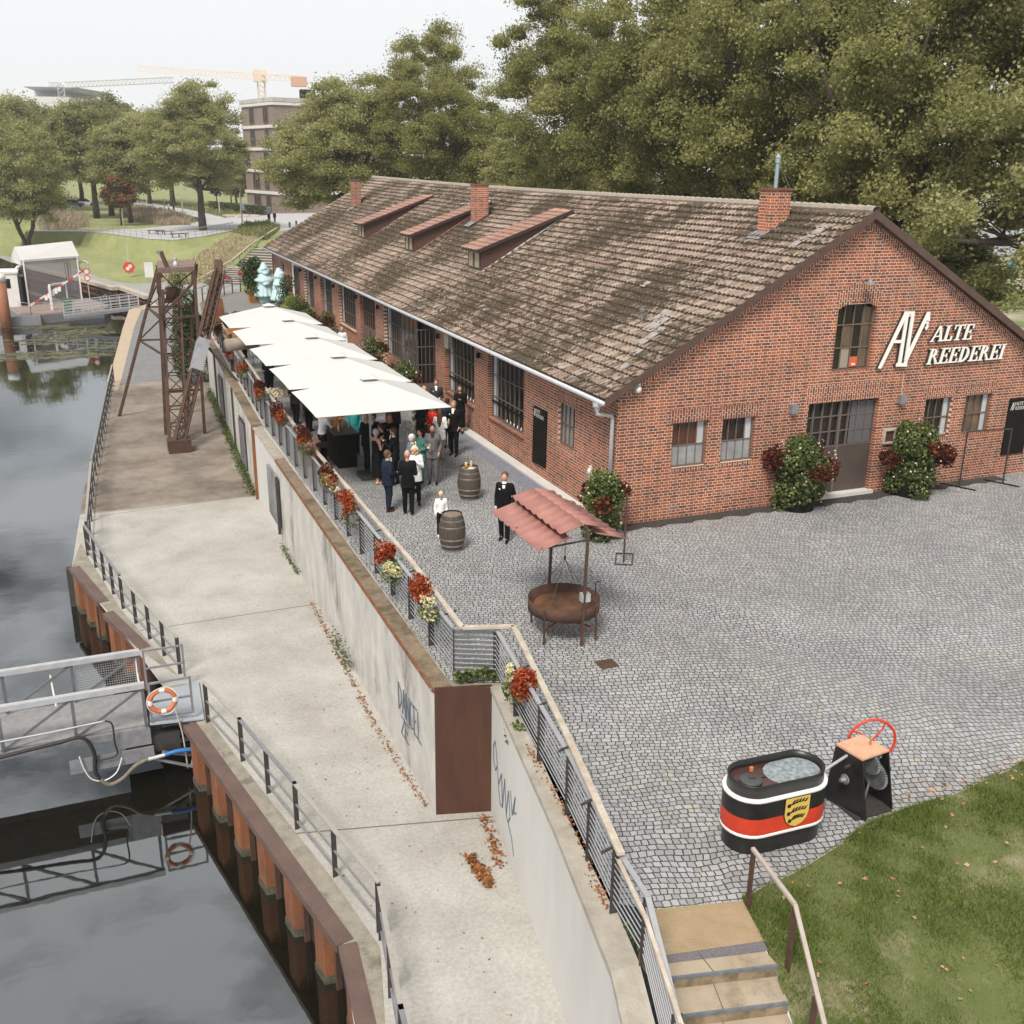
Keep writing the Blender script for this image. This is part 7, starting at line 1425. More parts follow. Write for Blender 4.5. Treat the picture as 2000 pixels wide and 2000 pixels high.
# inclined bucket ladder
a0 = np.array(G(349, 866, Q+.35)); a0[2] = Q+.35; a1 = np.array([-6.55, 26.5, 4.35]); b = MB(); dv = a1-a0; L_ = np.linalg.norm(dv); dv /= L_; sx = np.array([dv[2], 0, -dv[0]]); sx /= np.linalg.norm(sx); sy = np.cross(dv, sx)
for i in (-1, 1):
    for j in (-1, 1): b.beam(a0+sx*i*.2+sy*j*.22, a1+sx*i*.2+sy*j*.22, .07)
m_ = 17
for k in range(m_):
    p, q = a0+dv*L_*k/m_, a0+dv*L_*(k+1)/m_
    for j in (-1, 1): b.beam(p+sx*-.2+sy*j*.22, q+sx*.2+sy*j*.22, .035); b.beam(p+sx*.2+sy*j*.22, q+sx*.2*-1+sy*j*.22, .03)
    for i in (-1, 1): b.beam(p+sx*i*.2+sy*-.22, q+sx*i*.2+sy*.22, .035)
b.build('bucket_ladder', rust, cr_)
p, q = a0+dv*L_*.4, a0+dv*L_*.58; MB().beam(p-sy*.05, q-sy*.05,   .5, .55, up=(0, -1, 0)).build('gear_case', mat('case_grey', (.22, .23, .25), .6, c2=(.32, .33, .35), ns=3), cr_)
MB().beam(a0+dv*L_*.64, a0+dv*L_*.98, .3, .4).build('chute', rust, cr_)
MB().box(a0[0]-.45, a0[1]-.35, Q, a0[0]+.5, a0[1]+.45, Q+.55).build('hopper', rust, cr_)
MB().beam(a0+dv*L_*.97, (-6.5, 26.9, 4.75), .34, .3).build('head_frame', rust, cr_)
MB().add([(-6.95, 26.6, 2.05), (-6.4, 26.6, 2.05), (-6.5, 26.6, 3.1), (-6.85, 26.6, 3.1), (-6.95, 26.95, 2.05), (-6.4, 26.95, 2.05), (-6.5, 26.95, 3.1), (-6.85, 26.95, 3.1)], [(0, 1, 2, 3), (7, 6, 5, 4), (0, 4, 5, 1), (1, 5, 6, 2), (2, 6, 7, 3), (3, 7, 4, 0)]).build('orange_hood', mat('faded_orange', (.5, .2, .09), .7, c2=(.42, .16, .08), ns=2), cr_)
g0, g1 = G(409, 632, 1.9), G(455, 630, 1.9); MB().tube([(g0[0], g0[1]-5.5, 1.75), (g0[0]+1.35, g0[1]-5.2, 1.8)], .27, 18).build('motor_drum', mat('motor_grey', (.3, .25, .2), .7, c2=(.22, .18, .14), ns=3), cr_, True)
MB().box(-6.55, 24.9, 0, -6.4, 25.05, 1.7).build('support_post', rust, cr_)
b = MB(); b.beam((-7.5, 24.5, 1.2), (-6.3, 21.9, -.4), .08); b.beam(t3, (-6.6, 26.4, 4.1), .02); b.beam((-8.7, 26, 3.7), (-6.6, 26.4, 4.25), .015); b.beam((-8.7, 26, 3.3), (-6.6, 26.4, 3.95), .015); b.build('cable', dksteel, cr_)
shrub((-7.3, 36.5, Q), 'tall dark bush growing up behind the crane legs', 1.0, 5.0, 9000, dkg, name='tall_shrub', lsz=.13)
# ================================================================= PONTOON, TENT, PILE
pn = empty('pontoon', (-15, 76, WZ), 'grey steel pontoon with mesh railings moored in the basin', 'pontoon')
hz_ = -3.35; MB().prism([(-17.6, 73.2), (-16.6, 71.8), (-10.8, 74.4), (-10.2, 77), (-12, 83), (-19, 80)], WZ-.3, hz_).build('hull', greysteel, pn); MB().prism([(-17.4, 73.6), (-16.5, 72.2), (-10.9, 74.7), (-10.5, 77), (-12.2, 82.7), (-18.7, 79.8)], hz_, hz_+.03).build('deck', mat('red_deck', (.3, .19, .16), .8, c2=(.24, .2, .18), ns=2), pn)
b = MB(); pp = [(-17.4, 73.5), (-16.5, 72.1), (-10.9, 74.6), (-10.4, 77)]
for p, q in zip(pp[:-1], pp[1:]):
    L_ = math.dist(p, q); n = max(1, int(L_/1.2))
    for k in range(n+1): x, y = p[0]+(q[0]-p[0])*k/n, p[1]+(q[1]-p[1])*k/n; b.beam((x, y, hz_), (x, y, hz_+1), .04)
    for z in (.35, .7, 1.0): b.beam((*p, hz_+z), (*q, hz_+z), .035)
b.build('railing', steel, pn)
tt = empty('tent', (-14.6, 80, hz_), 'white roofed tent with clear plastic walls on the pontoon', 'tent')
T0, T1, T2, T3 = G(57, 597, hz_), G(160, 585, hz_), None, None; d = Vector(T1)-Vector(T0); n_ = Vector((-.9, 4.0, 0)); T0, T1 = Vector(T0), Vector(T1); T2, T3 = T1+n_, T0+n_; HT = 3.95
for k, p in enumerate((T0, T1, T2, T3)): MB().beam(p, p+Vector((0, 0, HT)), .12).build('tent_pole', white if k < 2 else dksteel, tt)
e = [p+Vector((0, 0, HT)) for p in (T0, T1, T2, T3)]; o_ = d.normalized()*.25; r0, r1 = (e[0]+e[3])/2+Vector((0, 0, 1.0)), (e[1]+e[2])/2+Vector((0, 0, 1.2))
v = [e[0]-o_, e[1]+o_, r1+o_, r0-o_, e[3]-o_, e[2]+o_]; dn = Vector((0, 0, -.45)); b = MB().add([tuple(x) for x in v]+[tuple(x+dn) for x in (v[0], v[1], v[5], v[4])], [(0, 1, 2, 3), (3, 2, 5, 4), (0, 6, 7, 1), (1, 7, 8, 5, 2), (5, 8, 9, 4), (4, 9, 6, 0, 3)]); o = b.build('tent_roof', canvas, tt)
clear = bpy.data.materials.new('clear_plastic'); clear.use_nodes = True; nt = clear.node_tree; bb_ = nt.nodes['Principled BSDF']; bb_.inputs['Base Color'].default_value = (.35, .33, .36, 1); bb_.inputs['Alpha'].default_value = .45; bb_.inputs['Roughness'].default_value = .15
for p, q in ((T0, T1), (T1, T2), (T2, T3)): MB().add([tuple(p), tuple(q), tuple(q+Vector((0, 0, HT))), tuple(p+Vector((0, 0, HT)))], [(0, 1, 2, 3)]).build('clear_wall', clear, tt)
MB().add([tuple(T3), tuple(T0), tuple(T0+Vector((0, 0, HT))), tuple(T3+Vector((0, 0, HT)))], [(0, 1, 2, 3)]).build('dark_wall', mat('dark_tarp', (.05, .05, .06), .7), tt)
b = MB(); b.beam(T0+Vector((0, 0, HT-.1)), T1+Vector((0, 0, HT-.1)), .1); b.build('cross_bar', white, tt)
for t in (.78, .88): p = T0+d*t+n_*.15; MB().beam(p, p+Vector((0, 0, HT)), .06).build('inner_pole', dksteel, tt)
gt = empty('goal_frame', G(100, 608, hz_), 'white door frame standing on the pontoon before the tent', 'frame'); g0, g1 = G(102, 607, hz_), G(134, 600, hz_); b = MB(); b.beam(g0, (g0[0], g0[1], hz_+2.1), .2, .2); b.beam(g1, (g1[0], g1[1], hz_+2.1), .1); b.beam((g0[0], g0[1], hz_+2.15), (g1[0], g1[1], hz_+2.15), .14); b.build('frame', white, gt)
bp_ = empty('barrier_pole', G(58, 600, hz_), 'red and white striped barrier pole slanting across the tent', 'barrier pole'); a0, a1 = Vector(G(57, 598, -2.9)), Vector(PY(164, 528, G(57, 598, -2.9)[1]+.3)); n = 10
for k in range(n): MB().beam(a0+(a1-a0)*k/n, a0+(a1-a0)*(k+1)/n, .13).build('stripe', redp if k % 2 else white, bp_)
b = MB()
for k in range(5): p = a0+(a1-a0)*(.3+.06*k); b.add([tuple(p+Vector((-.14, -.08, -.05))), tuple(p+Vector((.14, -.08, .02))), tuple(p+Vector((.12, -.1, -.38))), tuple(p+Vector((-.12, -.1, -.42)))], [(0, 1, 2, 3)])
b.build('pennants', white, bp_)
wb = empty('wheelie_bin', G(135, 606, hz_), 'green wheeled bin on the pontoon', 'bin'); g0 = G(135, 607, hz_); MB().add([(g0[0]-.38, g0[1]-.35, hz_+.08), (g0[0]+.38, g0[1]-.35, hz_+.08), (g0[0]+.38, g0[1]+.35, hz_+.08), (g0[0]-.38, g0[1]+.35, hz_+.08), (g0[0]-.5, g0[1]-.42, hz_+.95), (g0[0]+.5, g0[1]-.42, hz_+.95), (g0[0]+.5, g0[1]+.42, hz_+.95), (g0[0]-.5, g0[1]+.42, hz_+.95)], [(3, 2, 1, 0), (4, 5, 6, 7), (0, 1, 5, 4), (1, 2, 6, 5), (2, 3, 7, 6), (3, 0, 4, 7)]).build('body', mat('bin_green', (.02, .12, .05), .5), wb); MB().box(g0[0]-.53, g0[1]-.46, hz_+.96, g0[0]+.53, g0[1]+.46, hz_+1.03).build('lid', mat('bin_green', (.02, .12, .05)), wb)
pile = empty('mooring_pile', (-18.4, 70.8, WZ), 'thick rust orange mooring pile with white cap at the left edge', 'pile'); MB().tube([(-18.4, 70.8, WZ-.5), (-18.4, 70.8, -.35)], .42, 20).build('pile', mat('pile_orange', (.33, .13, .07), .7, c2=(.25, .1, .055), ns=1), pile, True); MB().tube([(-18.4, 70.8, -.35), (-18.4, 70.8, .25)], .44, 20).build('cap', white, pile, True)
cb = empty('cabin', G(22, 600, hz_), 'small white cabin boat house left of the tent', 'cabin'); g0 = G(22, 603, hz_); MB().box(g0[0]-1.6, g0[1]+1, WZ-.2, g0[0]+.75, g0[1]+4, -.45).build('wall', white, cb); MB().box(g0[0]-1.7, g0[1]+.9, -.45, g0[0]+.85, g0[1]+4.1, -.3).build('roof', white, cb); MB().box(g0[0]-.35, g0[1]+.97, -1.7, g0[0]+.15, g0[1]+.995, -.9).build('window', blued, cb); MB().box(g0[0]-1.7, g0[1]+.5, WZ-.3, g0[0]+1.0, g0[1]+4.3, hz_-.2).build('hull', greysteel, cb)
gb = empty('long_pontoon_beam', (-18, 72.4, -3.4), 'dark floating beam running left from the pontoon past the pile', 'beam'); MB().box(-26, 71.4, WZ-.1, -15.8, 72.2, hz_+.05).build('beam', greysteel, gb)
# access gangway to quay
ag = empty('access_gangway', (-13, 73, -3), 'flat grey access gangway linking the pontoon to the quay', 'gangway'); g0, g1 = Vector(G(125, 618, -3.2)), Vector(G(272, 600, Q+.05)); u = (g1-g0).normalized(); o_ = Vector((-u.y, u.x, 0))*1.4
b = MB().add([tuple(g0), tuple(g1), tuple(g1+o_), tuple(g0+o_)]+[tuple(p-Vector((0, 0, .22))) for p in (g0, g1, g1+o_, g0+o_)], [(0, 1, 2, 3), (7, 6, 5, 4), (0, 4, 5, 1), (2, 6, 7, 3), (1, 5, 6, 2), (3, 7, 4, 0)]).build('deck', greysteel, ag)
b = MB()
for off in (Vector((0, 0, 0)), o_):
    for k in range(9): p = g0+(g1-g0)*k/8+off; b.beam(p, p+Vector((0, 0, 1.05)), .05)
    for z in (.3, .55, .8, 1.05): b.beam(g0+off+Vector((0, 0, z)), g1+off+Vector((0, 0, z)), .04)
b.build('railing', steel, ag)
for i, (px, py) in enumerate(((164, 447+15), (41, 520))):
    pass
for i, (px, py, Yo) in enumerate(((163, 519, 84), (41, 529, 80))):
    q = PY(px, py, Yo); o = MB().tube([(q[0]+.42*math.cos(a), q[1], q[2]+.42*math.sin(a)) for a in np.linspace(0, 2*PI, 21)], .1, 8).build('lifebuoy', white, None, True, loc=q); tag(o, ['white lifebuoy at the right side of the tent', 'white lifebuoy between cabin and tent'][i], 'lifebuoy')
sg = empty('river_sign', G(176, 592, Q), 'two round red rimmed river signs on a pole at the basin wall', 'sign'); q = G(176, 590, Q); MB().beam(q, (q[0], q[1], Q+2.6), .07).build('pole', timber, sg)
for z in (2.05, 2.6): MB().tube([(q[0], q[1]-.05, Q+z), (q[0], q[1]-.09, Q+z)], .26, 18).build('red_rim', redp, sg); MB().tube([(q[0], q[1]-.08, Q+z), (q[0], q[1]-.1, Q+z)], .18, 18).build('white_disc', white, sg)
# ================================================================= TREES
TG = {'plane': leafmat('plane_leaves', [(.14, .145, .05), (.25, .255, .09), (.37, .365, .145), (.52, .5, .25)], .5),
      'plane_light': leafmat('plane_leaves_light', [(.18, .19, .07), (.31, .315, .125), (.43, .425, .2), (.56, .54, .3)], .5),
      'dark': leafmat('dark_leaves', [(.14, .15, .06), (.24, .25, .095), (.34, .345, .15), (.46, .45, .23)], .5),
      'willow': leafmat('willow_leaves', [(.17, .18, .06), (.26, .27, .1), (.36, .37, .16), (.45, .44, .22)], .32),
      'red': leafmat('reddish_leaves', [(.07, .1, .025), (.12, .13, .045), (.3, .13, .07), (.4, .16, .1)], .3),
      'purple': leafmat('purple_leaves', [(.04, .02, .02), (.07, .035, .03), (.1, .05, .045)], .2)}
def tree_meshes(seed, H, R, trunk_h, lobes, n_cl, n_leaf, lsz, leafm, barkm=barkd, trunk_r=.35, multi=1, crad=None, open_=0.):
    """lobes: list of (dx,dy,zc,rx,rz) ellipsoids; returns (trunk_mesh, crown_mesh)"""
    Rn = np.random.default_rng(seed); rr = random.Random(seed); b = MB(); C = []
    wts = np.array([l[3]**2*l[4] for l in lobes]); wts = wts/wts.sum()
    crad = crad or R*.16
    for _ in range(n_cl):
        l = lobes[Rn.choice(len(lobes), p=wts)]; d = Rn.normal(size=3); d /= np.linalg.norm(d); q = (.35+.65*Rn.random()**.45); 
        if rr.random() < open_: continue
        C.append((l[0]+d[0]*l[3]*q, l[1]+d[1]*l[3]*q, l[2]+d[2]*l[4]*q))
    C = np.array(C); tops = []
    for m in range(multi):
        a = 2*PI*m/multi+.4; base = (0.25*math.cos(a)*(multi > 1), .25*math.sin(a)*(multi > 1), -.3); sp_ = .22*H*(multi > 1)
        pts = [base, (base[0]*1.2+.02*H*rr.uniform(-1, 1)*.5, base[1]*1.2, trunk_h*.5), (math.cos(a)*sp_*.35, math.sin(a)*sp_*.35, trunk_h), (math.cos(a)*sp_*.8+rr.uniform(-.2, .2), math.sin(a)*sp_*.8, trunk_h+(H-trunk_h)*.45), (math.cos(a)*sp_*1.1, math.sin(a)*sp_*1.1, H*.86)]
        tr = trunk_r*(1 if multi == 1 else .6); b.tube(pts, [tr*1.25, tr, tr*.82, tr*.4, tr*.1], 10); tops.append(pts)
    # limbs grow towards groups of clusters
    nl = 14 if multi == 1 else 4
    for tp in tops:
        for k in range(nl):
            c = C[Rn.integers(len(C))]; s0 = Vector(tp[2])+(Vector(tp[3])-Vector(tp[2]))*rr.uniform(-.05, .75); e = Vector(c); mid = s0.lerp(e, .5)+Vector((0, 0, -.06*R)); r0 = trunk_r*rr.uniform(.3, .58)*(1 if multi == 1 else .7)
            b.tube([s0, mid, e], [r0, r0*.6, r0*.18], 6)
            near = C[np.argsort(((C-np.array(mid.lerp(e, .5)))**2).sum(1))[:10]]
            for q in near[::2]:
                f = rr.uniform(.3, .8); p0 = s0.lerp(mid, f*2) if f < .5 else mid.lerp(e, f*2-1); p1 = Vector(q); b.tube([p0, p0.lerp(p1, .5)+Vector((0, 0, -.1)), p1], [r0*.32, r0*.2, r0*.07], 5)
    per = n_leaf//len(C); P = []; RN = []
    for c in C:
        n = int(per*Rn.uniform(.5, 1.5)); d = Rn.normal(size=(n, 3)); d /= np.linalg.norm(d, axis=1)[:, None]; d[:, 2] = np.where(d[:, 2] < 0, d[:, 2]*.55, d[:, 2]); q = Rn.random(n)**.5
        s_ = crad*Rn.uniform(.65, 1.35); q = np.where(Rn.random(n) < .22, q*1.7, q); P.append(c+d*q[:, None]*np.array([s_, s_, s_*.8])); RN.append(np.clip(Rn.normal(Rn.uniform(.3, .7), .13, n), 0, 1))
    P = np.concatenate(P); RN = np.concatenate(RN); V, F = leafquads(P, lsz, .3, Rn)
    t = b.build('trunk', barkm); tm = t.data; bpy.data.objects.remove(t); c = npmesh('crown', V, F, leafm, rnd=RN); cmh = c.data; bpy.data.objects.remove(c); tm.polygons.foreach_set('use_smooth', [True]*len(tm.polygons))
    return tm, cmh
def put_tree(name, loc, meshes, label, cat='tree', group=None, rz_=0, sc=(1, 1, 1), leaf_override=None):
    r = empty(name, loc, label, cat, group, rz_); r.scale = sc
    for nm, me in (('trunk', meshes[0]), ('crown', meshes[1])): o = bpy.data.objects.new(nm, me); COL.objects.link(o); o.parent = r
    return r
bigA = tree_meshes(11, 20, 7, 5, [(0, 0, 12, 6.2, 6.5), (2.5, 1, 16, 3.6, 4.2), (-3.5, -1, 10.5, 4, 4.5), (3.5, -2, 10, 4, 4.2)], 300, 240000, .14, TG['plane'], trunk_r=.42, crad=.88, open_=.12)
bigB = tree_meshes(23, 21, 7.5, 5, [(0, 0, 12.5, 6.5, 7.5), (-3, 2, 16.5, 3.4, 4), (4, -1, 11, 4.2, 5), (-4, -2, 9, 3.6, 4)], 300, 240000, .138, TG['plane'], trunk_r=.45, crad=.88, open_=.15)
bigO = tree_meshes(29, 21, 7.5, 4.5, [(0, 0, 12.5, 6.8, 7.8), (-4.5, 1, 9, 4, 4.5), (4.5, -2, 10, 4.5, 5), (0, 0, 6.6, 7, 3)], 260, 200000, .135, TG['plane_light'], barkm=barkd, trunk_r=.5, crad=.85, open_=.38)
bigC = tree_meshes(37, 18, 6.5, 4, [(0, 0, 10.5, 5.6, 5.6), (1, 0, 14.6, 3.4, 3.4), (-3.2, 1.5, 9, 3.6, 3.8), (3.4, 1, 9.6, 3.4, 4)], 240, 140000, .18, TG['plane_light'], trunk_r=.5, crad=.9)
midD = tree_meshes(41, 17, 6, 5, [(0, 0, 10.5, 5.2, 5.4), (-1.5, 0, 13.5, 3, 3.4), (2.6, 1, 8.6, 3.4, 3.4)], 200, 60000, .29, TG['dark'], trunk_r=.4, crad=1.0)
midE = tree_meshes(43, 16, 5, 4, [(0, 0, 9.5, 4.3, 5.8), (1.2, 0, 13.5, 2.4, 2.8)], 150, 42000, .3, TG['plane_light'], trunk_r=.3, crad=1.25, open_=.05)
wil = tree_meshes(47, 16, 6, 3.2, [(0, 0, 10, 5.6, 6.2), (2.8, 0, 7, 2.8, 3.8), (-3, 0, 9, 3, 4.5)], 240, 52000, .21, TG['willow'], barkm=barkd, trunk_r=.34, multi=4, crad=1.0)
redt = tree_meshes(53, 8, 2.6, 2.2, [(0, 0, 4.6, 2.3, 2.4), (0, 0, 6.3, 1.3, 1.6)], 50, 9000, .28, TG['red'], trunk_r=.13, crad=.7)
pur = tree_meshes(59, 7, 2.6, 1.8, [(0, 0, 4.3, 2.5, 2.2)], 40, 7000, .3, TG['purple'], barkm=barkd, trunk_r=.14, crad=.8)
TR = [((11.5, 76), bigC, 'leafy plane tree left behind the far end of the roof, overlapping the apartment block', 0, (1.12, 1.12, .93)),
      ((19.2, 71), bigA, 'plane tree with the tall pointed top behind the middle of the roof', 1.1, (1.05, 1.05, 1.06)),
      ((22.5, 57), bigC, 'pale green plane tree filling the dip between the two tree groups', 2.2, (.85, .85, .66)),
      ((21.5, 46), bigB, 'tall plane tree right of the dip in the tree line', .6, (.95, .95, 1.04)),
      ((22, 35), bigA, 'large plane tree behind the right half of the ridge', 3.0, (1.05, 1.05, 1.12)),
      ((22.5, 25), bigB, 'large plane tree directly behind the chimney with the pipe', 2.0, (1.05, 1.05, 1.1)),
      ((23.5, 17), bigB, 'large plane tree behind the gable peak', 4.4, (1.08, 1.08, 1.12)),
      ((26, 9), bigO, 'plane tree at the right edge with limbs hanging beside the gable', 5.2, (1.1, 1.1, 1.1))]
for (x, y), ms, lb_, a_, sc_ in TR: put_tree('plane_tree', (x, y, 0), ms, lb_, 'tree', 'plane trees behind the hall', a_, sc_)
def atg(px, py, z=None):
    g_ = G(px, py, 0 if z is None else z); return g_
g_ = G(397, 450); r_ = put_tree('plane_tree', g_, bigC, 'broad free standing plane tree with stout trunk left of the apartment block', 'tree', None, .8, (1.22, 1.22, 1.06)); [setattr(c_, 'scale', (.8, .8, 1)) for c_ in r_.children if c_.name.startswith('trunk')]
d_ = ray(1842, 308); d_ = d_/np.linalg.norm(d_); p_ = CP+d_*56; put_tree('small_tree', (float(p_[0]), float(p_[1]), 0), midE, 'low leafy tree filling the gap beside the right slope of the roof', 'tree', None, 1, (.85, .85, .42))
g_ = G(190, 426); put_tree('lime_tree', (g_[0], g_[1], 0), midD, 'large dark round tree behind the small red topped tree', 'tree', 'park trees', 0, (1.15, 1.15, 1.03))
g_ = G(119, 412); put_tree('lime_tree', (g_[0], g_[1], 0), midD, 'slim trunked dark tree left of the largest dark park tree', 'tree', 'park trees', 2, (1.0, 1.0, 1.0))
g_ = G(256, 435); put_tree('lime_tree', (g_[0], g_[1], 0), midE, 'tree with pinkish trunk right beside the small red topped tree', 'tree', 'park trees', 1, (1.1, 1.1, .92))
g_ = G(218, 428); put_tree('lime_tree', (g_[0]+.5, g_[1]+12, 0), midD, 'dark tree filling the gap behind the red topped tree', 'tree', 'park trees', 3, (1.05, 1.05, 1.0))
for i, (px, D_, h_) in enumerate(((20, 215, 1.12), (75, 235, 1.1), (150, 245, 1.15), (215, 250, 1.25), (285, 240, 1.05), (330, 230, 1.0), (-40, 190, 1.1), (455, 215, .55), (480, 240, .6))):
    d_ = ray(px, 308); d_ = d_/np.linalg.norm(d_); p_ = CP+d_*D_; put_tree('park_tree', (float(p_[0]), float(p_[1]), 0), [midE, midD][i % 2 if i < 7 else 0], ['far park tree at the left edge under the pale tower', 'far park tree below the landing deck building', 'far park tree below the right side of the pale building', 'tall far park tree with open yellowish top', 'far park tree left of the free standing plane tree', 'far park tree just behind the free standing plane tree', 'far park tree outside the left edge of the lawn', 'small far tree below the tower crane', 'small far tree in front of the apartment block'][i], 'tree', 'far park trees', i*1.3, (1.25*h_, 1.25*h_, h_*1.05))
g_ = G(55, 483, -1.6); put_tree('willow_tree', (g_[0], g_[1], hz(g_[0], g_[1])), wil, 'loose willow with several dark stems spreading above the grass bank', 'tree', None, .3, (.95, .95, .97))
g_ = G(238, 440); put_tree('maple_tree', g_, redt, 'small young tree with red top tied to a pale stake', 'tree', None, 0, (1, 1, .95))
g_ = G(452, 398); put_tree('plum_tree', (g_[0], g_[1], 0), pur, 'small purple leaved tree beside the street lamp', 'tree', 'purple trees', 0); g_ = G(424, 398); put_tree('plum_tree', (g_[0], g_[1], 0), pur, 'small dark purple tree nearer the big plane trunk', 'tree', 'purple trees', 1, (.8, .8, .85))
b = MB(); g_ = G(241, 441); b.tube([g_, (g_[0], g_[1], 2.2)], .06, 6); tag(b.build('tree_stake', timber, None, loc=g_), 'pale stake holding the small red topped tree', 'stake')
# hedges, grasses
def bushrow(pts, n, r_, h_, m_, name, label, cat, lsz=.22, kind=None, dense=140):
    P = []
    for p, q in zip(pts[:-1], pts[1:]):
        for _ in range(n): t = rng.random(); x = p[0]+(q[0]-p[0])*t+rng.normal()*r_*.5; y = p[1]+(q[1]-p[1])*t+rng.normal()*r_*.5; P.append(blob((x, y, (hz(x, y) if y > 55 else 0)+h_*.5), (r_, r_, h_*.55), dense, shell=.4))
    return tag(leaves(name, np.concatenate(P), lsz, m_, up=.2), label, cat, kind=kind)
hed = leafmat('hedge_green', [(.04, .06, .018), (.07, .095, .03), (.11, .13, .05)], .15)
g0, g1, g2 = G(412, 409), G(470, 415), G(514, 420)
P = np.array([(np.array(g0[:2])*(1-t)+np.array(g1[:2])*t if k else np.array(g1[:2])*(1-t)+np.array(g2[:2])*t).tolist()+[0] for k, t in zip(rng.integers(0, 2, 5000), rng.random(5000))]); P[:, 0] += rng.uniform(-.8, .8, 5000); P[:, 1] += rng.uniform(-.8, .8, 5000); P[:, 2] = 1.5*rng.random(5000)**.5
hg = empty('hedge', g0, 'low clipped hedge in front of the apartment block', 'hedge'); leaves('foliage', P, .28, hed, hg)
straw = leafmat('dry_grass', [(.4, .34, .2), (.56, .48, .31), (.66, .58, .4), (.33, .33, .16)], .3); pinkg = leafmat('heather', [(.42, .28, .23), (.5, .4, .32), (.33, .32, .19), (.55, .45, .36)], .3); grg = leafmat('tall_green_grass', [(.12, .15, .04), (.2, .23, .08), (.28, .28, .12)], .3)
def grassfield(poly, n, h_, m_, label, kind='stuff', zf=None, lsz=.3):
    pl_ = np.array([p[:2] for p in poly]); lo_, hi_ = pl_.min(0), pl_.max(0); X = rng.uniform(lo_[0], hi_[0], n*4); Y = rng.uniform(lo_[1], hi_[1], n*4); k = inside(X, Y, [tuple(p) for p in pl_]); X, Y = X[k][:n], Y[k][:n]; n = len(X); Z = hfun(X, Y)
    cl = .6+.4*np.sin(X*1.7+np.sin(Y*1.3)*2)*np.sin(Y*1.9); Hh = h_*(.5+.8*rng.random(n))*cl; a = rng.uniform(0, 2*PI, n); wv = np.stack([np.cos(a), np.sin(a), 0*a], 1)*(.035+.03*rng.random(n))[:, None]; ln = np.stack([rng.normal(size=n)*.25*Hh, rng.normal(size=n)*.25*Hh, Hh], 1); B_ = np.stack([X, Y, Z], 1)
    V = np.stack([B_-wv, B_+wv, B_+ln+wv*.6, B_+ln-wv*.6], 1).reshape(-1, 3); return tag(npmesh('tall_grass', V, np.arange(4*n).reshape(-1, 4), m_, rnd=rng.random(n)), label, 'tall grass', kind=kind)
zz = [(300, 540, -2.2), (330, 520, -1.8), (372, 503, -1.3), (420, 480, -.6), (462, 462, -.1), (500, 448, 0), (535, 443, 0), (500, 476, -.3), (455, 502, -1.2), (420, 525, -1.9), (395, 548, -2.5), (370, 555, -2.7), (320, 552, -2.7)]
grassfield([G(x, y, z) for x, y, z in zz], 26000, .55, straw, 'straw coloured tall grasses on the bank left of the park steps')
grassfield([G(x, y, z) for x, y, z in [(455, 458, 0), (480, 440, 0), (520, 436, 0), (548, 448, 0), (520, 470, -.1), (470, 468, -.1)]], 7000, .8, grg, 'green tall grasses at the top of the park steps')
grassfield([G(x, y, z) for x, y, z in [(395, 550, -2.6), (440, 518, -1.4), (500, 478, -.2), (512, 482, -.2), (470, 512, -1.2), (415, 556, -2.6)]], 4000, .5, grg, 'green grasses beside the park steps handrail')
grassfield([G(x, y, 0) for x, y in [(230, 412), (280, 408), (330, 418), (372, 430), (372, 440), (310, 440), (260, 430)]], 12000, 1.1, pinkg, 'pinkish heather bed beside the park path')
grassfield([G(x, y, 0) for x, y in [(72, 425), (110, 412), (170, 428), (172, 440), (90, 448), (75, 445)]], 9000, 1.2, pinkg, 'brownish heather bed behind the willow')
grassfield([G(x, y, 0) for x, y in [(100, 395), (150, 392), (160, 402), (110, 404)]], 4000, 1.2, straw, 'pale grasses between the park trees')
grassfield([G(x, y, 0) for x, y in [(270, 391), (330, 396), (420, 410), (470, 420), (440, 426), (380, 412), (300, 398)]], 6000, .4, grg, 'green verge along the park road')
n_ = 900; t = rng.random(n_)[:, None]; A_, B_ = np.array(G(445, 424)), np.array(G(502, 424)); P = A_*(1-t)+B_*t+np.stack([rng.normal(size=n_)*.5, rng.normal(size=n_)*.9, .15+.25*rng.random(n_)], 1); tag(leaves('white_flower_bed', P, .2, LW), 'white flower bed below the hedge', 'flower bed', kind='stuff')
P = np.stack([rng.uniform(38, 56, 7000), rng.uniform(29, 40, 7000), .05+.25*rng.random(7000)], 1); tag(leaves('verge_grass', P, .25, grg, up=-.2), 'green weeds on the sandy ground right of the roof edge', 'weeds', kind='stuff')
shrub((-6.2, 51.5, 0), 'dark green bush at the far end of the terrace railing', 1.0, 2.2, 2500, LG_)
# ================================================================= PARK THINGS
# far plaza railing
fr = bar_railing('terrace end railing with pale handrail beyond the blue figures', [(-4.9, 50.2), (-3.0, 53.8), (-.9, 56.4), (1.5, 58)], 1.3, 0); fr.name = 'terrace_end_railing'
for i, (px, py) in enumerate(((440, 548), (476, 536))):
    g_ = G(px, py, .8); r = empty('flower_box', g_, ['red flower box on the terrace end railing, left one', 'red flower box on the terrace end railing, right one'][i], 'flower box', 'flower boxes on the end railing'); MB().box(g_[0]-.35, g_[1]-.1, .55, g_[0]+.35, g_[1]+.1, .75).build('box', greysteel, r); leaves('coleus', blob((g_[0], g_[1], .95), (.45, .2, .25), 160, shell=.3), .12, leafmat('red_bloom', [(.35, .02, .03), (.5, .05, .05)]), r)
